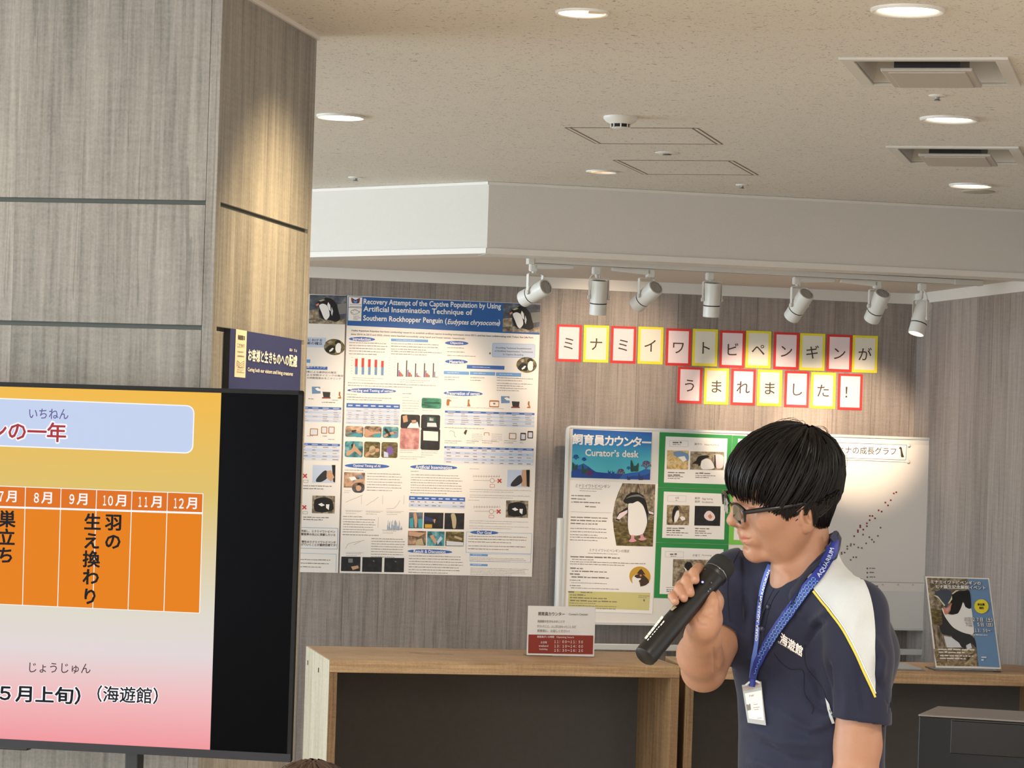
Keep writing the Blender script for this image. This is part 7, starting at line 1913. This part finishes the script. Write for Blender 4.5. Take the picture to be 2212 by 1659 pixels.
for s in (-1, 1):
    b = MB(); pl_ = [(.010, .003), (.018, .008), (.030, .0105), (.046, .010), (.053, .006), (.0570, -.002), (.053, -.016), (.046, -.022), (.028, -.022), (.014, -.016)]
    f_ = [gpt(s * y, z, .0004)[:] for y, z in pl_]; k_ = [gpt(s * y, z, -.0012)[:] for y, z in pl_]; n = len(pl_)
    b.add(f_ + k_, [list(range(n)), list(range(n, 2 * n))[::-1]] + [[i, (i + 1) % n, n + (i + 1) % n, n + i] for i in range(n)], M_SPEC); gown(b.build('lens'))
    b = MB(); b.tube([gpt(s * .0600, .004, -.001), hp(.080, s * .0715, .002), hp(.040, s * .0790, -.002), hp(.002, s * .0790, -.006), hp(-.020, s * .0775, -.020)], [.0042, .0046, .0040, .0028, .0022], M_GLF, 10); gown(b.build('temple', smooth=50))
    b = MB(); b.tube([gpt(s * .012, -.002, -.003), gpt(s * .0095, -.014, -.007)], .0016, M_HINGE, 8); gown(b.build('nose_pad', smooth=50))
b = MB()
for y in (-.054, -.046, -.038, -.030): b.tube([gpt(y, .0135, .0012), gpt(y + .003, .0135, .0012)], .0012, M_HINGE, 6)  # gold dashes put in for the yellow highlights along the upper rim
gown(b.build('rim_glints', smooth=50))

# ------------------------------------------------------------------ lanyard with the badge
M_STRAP = mat('lanyard_blue', srgb(36, 52, 140), .55, var=.15, vscale=300); M_STRAP2 = mat('lanyard_light_blue', srgb(84, 112, 196), .5)
h0, _ = cast(SHIRT, 1700, 1330); le = empty('lanyard', loc=h0); tag(le, 'blue printed lanyard with a clear badge holder round the person\'s neck', 'lanyard'); lo_ = le.location.copy()
def lown(o, p=None):
    o.parent = p or le
    if p is None: o.matrix_parent_inverse = Matrix.Translation(-lo_)
    return o
S2 = [(1799, 1166), (1796, 1190), (1786, 1214), (1768, 1243), (1743, 1272), (1709, 1318), (1678, 1362), (1653, 1403), (1635, 1440), (1627, 1470)]
S1 = [(1665, 1222), (1655, 1249), (1644, 1290), (1637, 1340), (1633, 1390), (1629, 1428), (1625, 1470)]
b = MB(); ribbon(b, STB, S1, 11, .0040, M_STRAP2, 4, 5); st1 = lown(b.build('strap', smooth=60)); st1['label'] = 'narrow strap seen edge-on'
b = MB(); ribbon(b, STB, S2, [22, 22, 22, 22, 22, 22, 21, 19, 15], .0044, M_STRAP, 4, 5); st2 = lown(b.build('strap', smooth=60)); st2['label'] = 'broad patterned strap'
def along(line, t):
    pts = smooth_line(line, 8); L = [0]
    for a, c in zip(pts[:-1], pts[1:]): L.append(L[-1] + math.hypot(c[0] - a[0], c[1] - a[1]))
    d = t * L[-1]
    for i in range(len(pts) - 1):
        if d <= L[i + 1] or i == len(pts) - 2:
            f = (d - L[i]) / max(L[i + 1] - L[i], 1e-6); x = pts[i][0] + (pts[i + 1][0] - pts[i][0]) * f; y = pts[i][1] + (pts[i + 1][1] - pts[i][1]) * f
            return x, y, math.atan2(pts[i + 1][1] - pts[i][1], pts[i + 1][0] - pts[i][0]), L[-1]
ST1, ST2 = bvh_obj(st1), bvh_obj(st2)
def strap_text(mb, bv, line, t, t0, t1, size, m, flip=True):
    vs, fs = text_geo(t, .015); xa = min(v[0] for v in vs); xb = max(v[0] for v in vs); out = []
    for x, y, lz in vs:
        f = (x - xa) / (xb - xa); tt = t1 + (t0 - t1) * f if flip else t0 + (t1 - t0) * f
        px, py, a, L = along(line, tt); d = (y - .34) * size * (1 if not flip else -1)
        q = cast(bv, px + math.sin(a) * d, py - math.cos(a) * d)[0] or cast(bv, px, py)[0] or at_y(px, py, 5.1)
        out.append((q - CAM_F * (.0010 + lz))[:])
    mb.add(out, [f[::-1] for f in fs] if False else fs, m)
b = MB(); strap_text(b, ST2, S2, 'AQUARIUM', .05, .245, 13, K['pale']); lown(b.build('strap_lettering'), st2); b = MB(); strap_text(b, ST1, S1, 'OSAKA AQUARIUM KAIYUKAN', .04, .66, 7, K['white'])
lown(b.build('strap_lettering'), st1)
b = MB()
for k in range(46):
    t = .27 + .70 * k / 46; x, y, a, L = along(S2, t)
    for w_ in (-6, 0, 6):
        if t > .85 and w_: continue
        aa = a + (.9 if (k + w_ // 6) % 2 else -.6); x0, y0 = x + math.sin(a) * w_, y - math.cos(a) * w_
        pp = [(x0 + 2.6 * math.cos(aa) - 0.8 * math.sin(aa), y0 + 2.6 * math.sin(aa) + 0.8 * math.cos(aa)), (x0 + 2.6 * math.cos(aa) + 0.8 * math.sin(aa), y0 + 2.6 * math.sin(aa) - 0.8 * math.cos(aa)), (x0 - 2.6 * math.cos(aa) + 0.8 * math.sin(aa), y0 - 2.6 * math.sin(aa) - 0.8 * math.cos(aa)), (x0 - 2.6 * math.cos(aa) - 0.8 * math.sin(aa), y0 - 2.6 * math.sin(aa) + 0.8 * math.cos(aa))]
        qq = [cast(ST2, *p)[0] for p in pp]
        if all(q is not None for q in qq): b.poly([(q - CAM_F * .0008)[:] for q in qq][::-1], K['lblue'])
lown(b.build('strap_pattern'), st2)
b = MB(); q = cast(SHIRT, 1800, 1180)[0] or J(1800, 1160, 0)
cl = [at_y(x, y, q.y) for x, y in ((1793, 1162), (1802, 1147), (1808, 1146), (1808, 1166), (1801, 1172))]
b.add([(c_ - CAM_F * .004)[:] for c_ in cl] + [(c_ + CAM_F * .006)[:] for c_ in cl], [[0, 1, 2, 3, 4], [9, 8, 7, 6, 5]] + [[i, 5 + i, 5 + (i + 1) % 5, (i + 1) % 5] for i in range(5)], mat('clasp_navy', srgb(24, 28, 60), .4)); lown(b.build('clasp'))
# badge holder: a flat clear sleeve hanging just off the shirt
bq = [(1602.5, 1480), (1644, 1472), (1654.5, 1567), (1615, 1561)]
yb_ = min((cast(SHIRT, *p)[0] or J(*p)).y for p in bq) - .006
b3 = [at_y(px, py, yb_ + (.010 if k in (0, 3) else 0)) for k, (px, py) in enumerate(bq)]
bu = ((b3[1] - b3[0]) + (b3[2] - b3[3])).normalized(); bv = ((b3[0] - b3[3]) + (b3[1] - b3[2])); bv = (bv - bu * bv.dot(bu)).normalized()
BD = Frame(b3[3], bu, bv)
b = MB(); uv_ = [BD.uv(*p) for p in bq]; b.prism(uv_, -.0015, 0, mat('badge_plastic', srgb(176, 182, 184), .15, spec=.6)); 
m_ = BD.mat(); o = b.build('badge_holder', None); o.matrix_world = m_; o.parent = le; o.matrix_parent_inverse = Matrix.Translation(-lo_); o.matrix_basis = m_; bh_ = o
I = Ink(BD, .0008); I.q([(1609, 1498), (1645, 1491), (1650.5, 1556), (1618, 1552)], K['white'])
o = I.build('badge_card'); o.parent = le; o.matrix_parent_inverse = Matrix.Translation(-lo_); o.matrix_basis = m_
I = Ink(BD, .0016); I.text('STAFF', 1618, 1505.5, 1629, 4.2, K['text'], -.12); I.q([(1612.5, 1522), (1616, 1521), (1617, 1524), (1619, 1520), (1621, 1520), (1622.5, 1533), (1615, 1535)], K['grey'], 0, False)
for x0, y0, w_ in ((1628, 1521, 9), (1627, 1528, 14), (1630, 1532, 9), (1636, 1551, 10)): I.rect(x0, y0, x0 + w_, y0 + 1.4, K['textl'], 0, -.1)
I.q([(1604, 1485), (1644.5, 1477), (1645.5, 1483), (1605, 1492)], K['textl'])
o = I.build('badge_print'); o.parent = le; o.matrix_parent_inverse = Matrix.Translation(-lo_); o.matrix_basis = m_
b = MB(); c0 = at_y(1626, 1466, yb_ - .002); c1_ = at_y(1624, 1483, yb_ - .002); b.tube([c0, c1_], [.007, .006], M_STRAP, 10); b.tube([at_y(1611, 1480, yb_ - .003), at_y(1618, 1474, yb_ - .004), at_y(1633, 1471, yb_ - .004), at_y(1641, 1475, yb_ - .003)], .0022, mat('clear_clip', srgb(200, 206, 208), .15), 8); lown(b.build('clip', smooth=50))

# ------------------------------------------------------------------ microphone
M_MIC = mat('microphone_black', srgb(13, 13, 14), .38); M_GRL = mat('microphone_grille', srgb(15, 15, 16), .65, bump=.9, bscale=1400); M_RING = mat('microphone_ring', srgb(120, 122, 124), .25, .8)
me_ = empty('microphone', loc=MT); tag(me_, 'black wireless handheld microphone in the person\'s raised hand', 'microphone'); mo = me_.location.copy()
def mown(o, p=None):
    o.parent = p or me_
    if p is None: o.matrix_parent_inverse = Matrix.Translation(-mo)
    return o
mw = (MA.cross(CAM_F)).normalized(); mc = mw.cross(MA).normalized()
if mc.dot(CAM_F) > 0: mc, mw = -mc, -mw
MQ = Matrix((mw, mc, MA)).transposed().to_4x4(); MQ.translation = MT      # local: x across, y to camera, z along to the head
L = ML
rb = .0200
b = MB(); b.lathe([(rb * .80, .0), (rb * .98, .003), (rb * 1.03, .012), (rb * 1.03, L * .30), (rb * 1.0, L * .40), (rb * .97, L * .62), (rb * 1.0, L * .72), (rb * 1.06, L * .78), (rb * 1.08, L * .84), (rb * .7, L * .842)], MQ, M_MIC, 40); bo = mown(b.build('barrel', smooth=40))
b = MB(); b.lathe([(rb * 1.09, L * .838), (rb * 1.15, L * .85), (rb * 1.17, L * .868), (rb * 1.12, L * .872)], MQ, M_MIC, 40); mown(b.build('collar', smooth=40))
b = MB(); b.lathe([(rb * 1.17, L * .872), (rb * 1.185, L * .876), (rb * 1.17, L * .881)], MQ, M_RING, 40, cap=False); mown(b.build('ring', smooth=40))
b = MB(); b.lathe([(rb * 1.10, L * .878), (rb * 1.20, L * .90), (rb * 1.20, L * .955), (rb * 1.12, L * .985), (rb * .85, L * 1.005), (.001, L * 1.01)], MQ, M_GRL, 40); mown(b.build('grille', smooth=50))
def on_mic(px, py, lift=.0006):
    """point on the barrel's surface seen at px,py"""
    d = ray(px, py).normalized(); w = CAM_C - MT; a_ = d - MA * d.dot(MA); c_ = w - MA * w.dot(MA); r_ = rb * 1.045 + lift
    A_, B_, C_ = a_.dot(a_), 2 * a_.dot(c_), c_.dot(c_) - r_ * r_; D_ = max(0, B_ * B_ - 4 * A_ * C_)
    return CAM_C + d * ((-B_ - math.sqrt(D_)) / (2 * A_))
ZM = T(6.143, 1360, 1170)
def mic_patch(b, pts, m, lift=.0008):
    b.poly([on_mic(*ZM(*p), lift)[:] for p in pts], m)
M_LOGO = mat('microphone_print', srgb(238, 234, 222), .35)
b = MB()
def mark_row(ax, ay, bx, by, w_, segs):
    for t0, t1 in segs:
        mic_patch(b, [(ax + (bx - ax) * t + w_ * u, ay + (by - ay) * t + w_ * .75 * u) for t, u in ((t0, 0), (t1, 0), (t1, 1), (t0, 1))], M_LOGO)
mark_row(428, 985, 196, 1278, 24, [(.0, .13), (.145, .30), (.315, .47), (.485, .66), (.675, .83), (.845, 1.0)])
mark_row(452, 1048, 404, 1108, 13, [(0, .45), (.55, 1)])
mark_row(392, 1118, 232, 1306, 9, [(.0, .12), (.18, .26), (.32, .46), (.52, .62), (.70, .80), (.88, 1.0)])
mown(b.build('printed_mark'), bo)
b = MB(); mic_patch(b, [(596, 848), (628, 868), (565, 918), (535, 900)], mat('microphone_window', srgb(190, 178, 140), .25, .5), .001); mown(b.build('display_window'), bo)
b = MB(); q = on_mic(*ZM(968, 542), .0006); nn = (q - MT); nn = (nn - MA * nn.dot(MA)).normalized(); mm = nn.to_track_quat('Z', 'Y').to_matrix().to_4x4(); mm.translation = q
b.lathe([(.0042, 0), (.0036, .0012), (.001, .0014)], mm, M_BLACK, 16); b.lathe([(.0021, .0013), (.0015, .0022), (.0004, .0024)], mm, mat('blue_led', srgb(90, 90, 255), .3, emit=(.25, .25, 1, 1), estr=3.0), 12); mown(b.build('power_light', smooth=40), bo)
b = MB()
for p in ((1000, 365), (1085, 545), (1070, 628), (1045, 660)): mic_patch(b, [(p[0] - 10, p[1] - 6), (p[0] + 6, p[1] - 12), (p[0] + 10, p[1] + 6), (p[0] - 6, p[1] + 10)], M_RING, .0016)
mown(b.build('switch_marks'), bo)
b = MB(); q = at_y(*ZM(1172, 592), (MT + MA * L * .82).y); b.tube([q - MA * .006 - mw * 0, q + MA * .004], [.004, .003], M_MIC, 10); mown(b.build('switch', smooth=50), bo)

# ------------------------------------------------------------------ somebody in front of the screen: only the crown of the head reaches the picture
AY = 4.55
ac = at_y(676, 1644, AY); ae = empty('person', loc=(ac.x, AY, 0)); tag(ae, 'viewer at the bottom edge, only the top of the dark brown hair showing', 'person'); ao = ae.location.copy()
def aown(o): o.parent = ae; o.matrix_parent_inverse = Matrix.Translation(-ao); return o
hz = ac.z - .115
A_ = Vol((ac.x - .26, AY - .2, .0), (ac.x + .26, AY + .2, ac.z + .02), .008)
A_.ell((ac.x, AY, hz), (.073, .088, .100), None, .01); A_.ell((ac.x, AY + .03, hz - .05), (.055, .06, .065), None, .02); A_.cone((ac.x, AY - .01, hz - .06), (ac.x, AY - .01, hz - .20), .045, .05, .02)
A_.ell((ac.x, AY + .095, hz - .03), (.012, .016, .012), None, .01)
for s in (-1, 1):
    A_.ell((ac.x + s * .075, AY, hz - .02), (.01, .016, .026), None, .008)
    A_.chain([(ac.x + s * .14, AY, hz - .24), (ac.x + s * .17, AY + .01, hz - .42), (ac.x + s * .16, AY + .05, hz - .58)], [.042, .034, .026], .02)
    A_.cone((ac.x + s * .16, AY + .05, hz - .58), (ac.x + s * .155, AY + .06, hz - .64), .026, .02, .015)
    A_.chain([(ac.x + s * .07, AY, hz - .58), (ac.x + s * .075, AY + .01, .36), (ac.x + s * .08, AY - .01, .06)], [.085, .06, .045], .03)
    A_.chain([(ac.x + s * .08, AY - .03, .035), (ac.x + s * .09, AY + .13, .03)], [.034, .03], .02)
A_.cone((ac.x, AY, hz - .26), (ac.x, AY, hz - .58), .125, .12, .04, squash=((0, 1, 0), .68)); A_.cone((ac.x - .12, AY, hz - .235), (ac.x + .12, AY, hz - .235), .05, .05, .03)
Va, Qa = A_.mesh(); Va = relax(Va, Qa, 2)
M_AUD = [M_SKIN, cloth_material('grey_jersey', srgb(120, 118, 116), srgb(140, 138, 134)), M_TROUSER]
ob = np_mesh('body', Va, Qa, M_AUD); zc = Va[Qa].mean(1)[:, 2]; mi_ = np.where(zc > hz - .185, 0, np.where(zc > hz - .60, 1, 2)).astype(np.int32); ob.data.polygons.foreach_set('material_index', mi_); aown(ob)
M_HAIR2 = hair_material('dark_brown_hair', srgb(44, 32, 26), srgb(84, 64, 52))
b = MB(); hr = random.Random(5); C_ = Vector((ac.x, AY - .006, hz + .004)); rx, ry, rz = .086, .102, .112
vs, fs = [], []
for i in range(49):
    for j in range(15):
        a = 2 * math.pi * i / 48; e_ = R(2 + j * 8.0) ; vs.append((C_.x + rx * .95 * math.sin(e_) * math.cos(a), C_.y + ry * .95 * math.sin(e_) * math.sin(a), C_.z + rz * .95 * math.cos(e_)))
for i in range(48):
    for j in range(14): k = i * 15 + j; fs.append([k, k + 1, k + 16, k + 15])
b.add(vs, fs, M_HAIR2)
for k in range(420):
    a = 2 * math.pi * hr.random(); e0 = hr.uniform(.02, .7); e1 = R(hr.uniform(95, 122)); lf = hr.uniform(.94, 1.02); dr = hr.uniform(-.3, .3)
    b.tube([C_ + Vector((rx * lf * math.sin(e) * math.cos(a + dr * t), ry * lf * math.sin(e) * math.sin(a + dr * t), rz * lf * math.cos(e))) for t, e in [(i / 7, e0 + (e1 - e0) * i / 7) for i in range(8)]], [.0026, .0026, .0025, .0023, .002, .0016, .001, .0004], M_HAIR2, 5, False)
for k in range(14):
    a = hr.uniform(0, 6.28); b.tube([C_ + Vector((rx * (1 + .10 * t) * math.sin(.1 + .9 * t) * math.cos(a), ry * (1 + .1 * t) * math.sin(.1 + .9 * t) * math.sin(a), rz * (1 + .05 * math.sin(3 * t)) * math.cos(.1 + .9 * t))) for t in [i / 6 for i in range(7)]], [.0005] * 7, M_HAIR2, 4, False)
aown(b.build('hair', smooth=70))
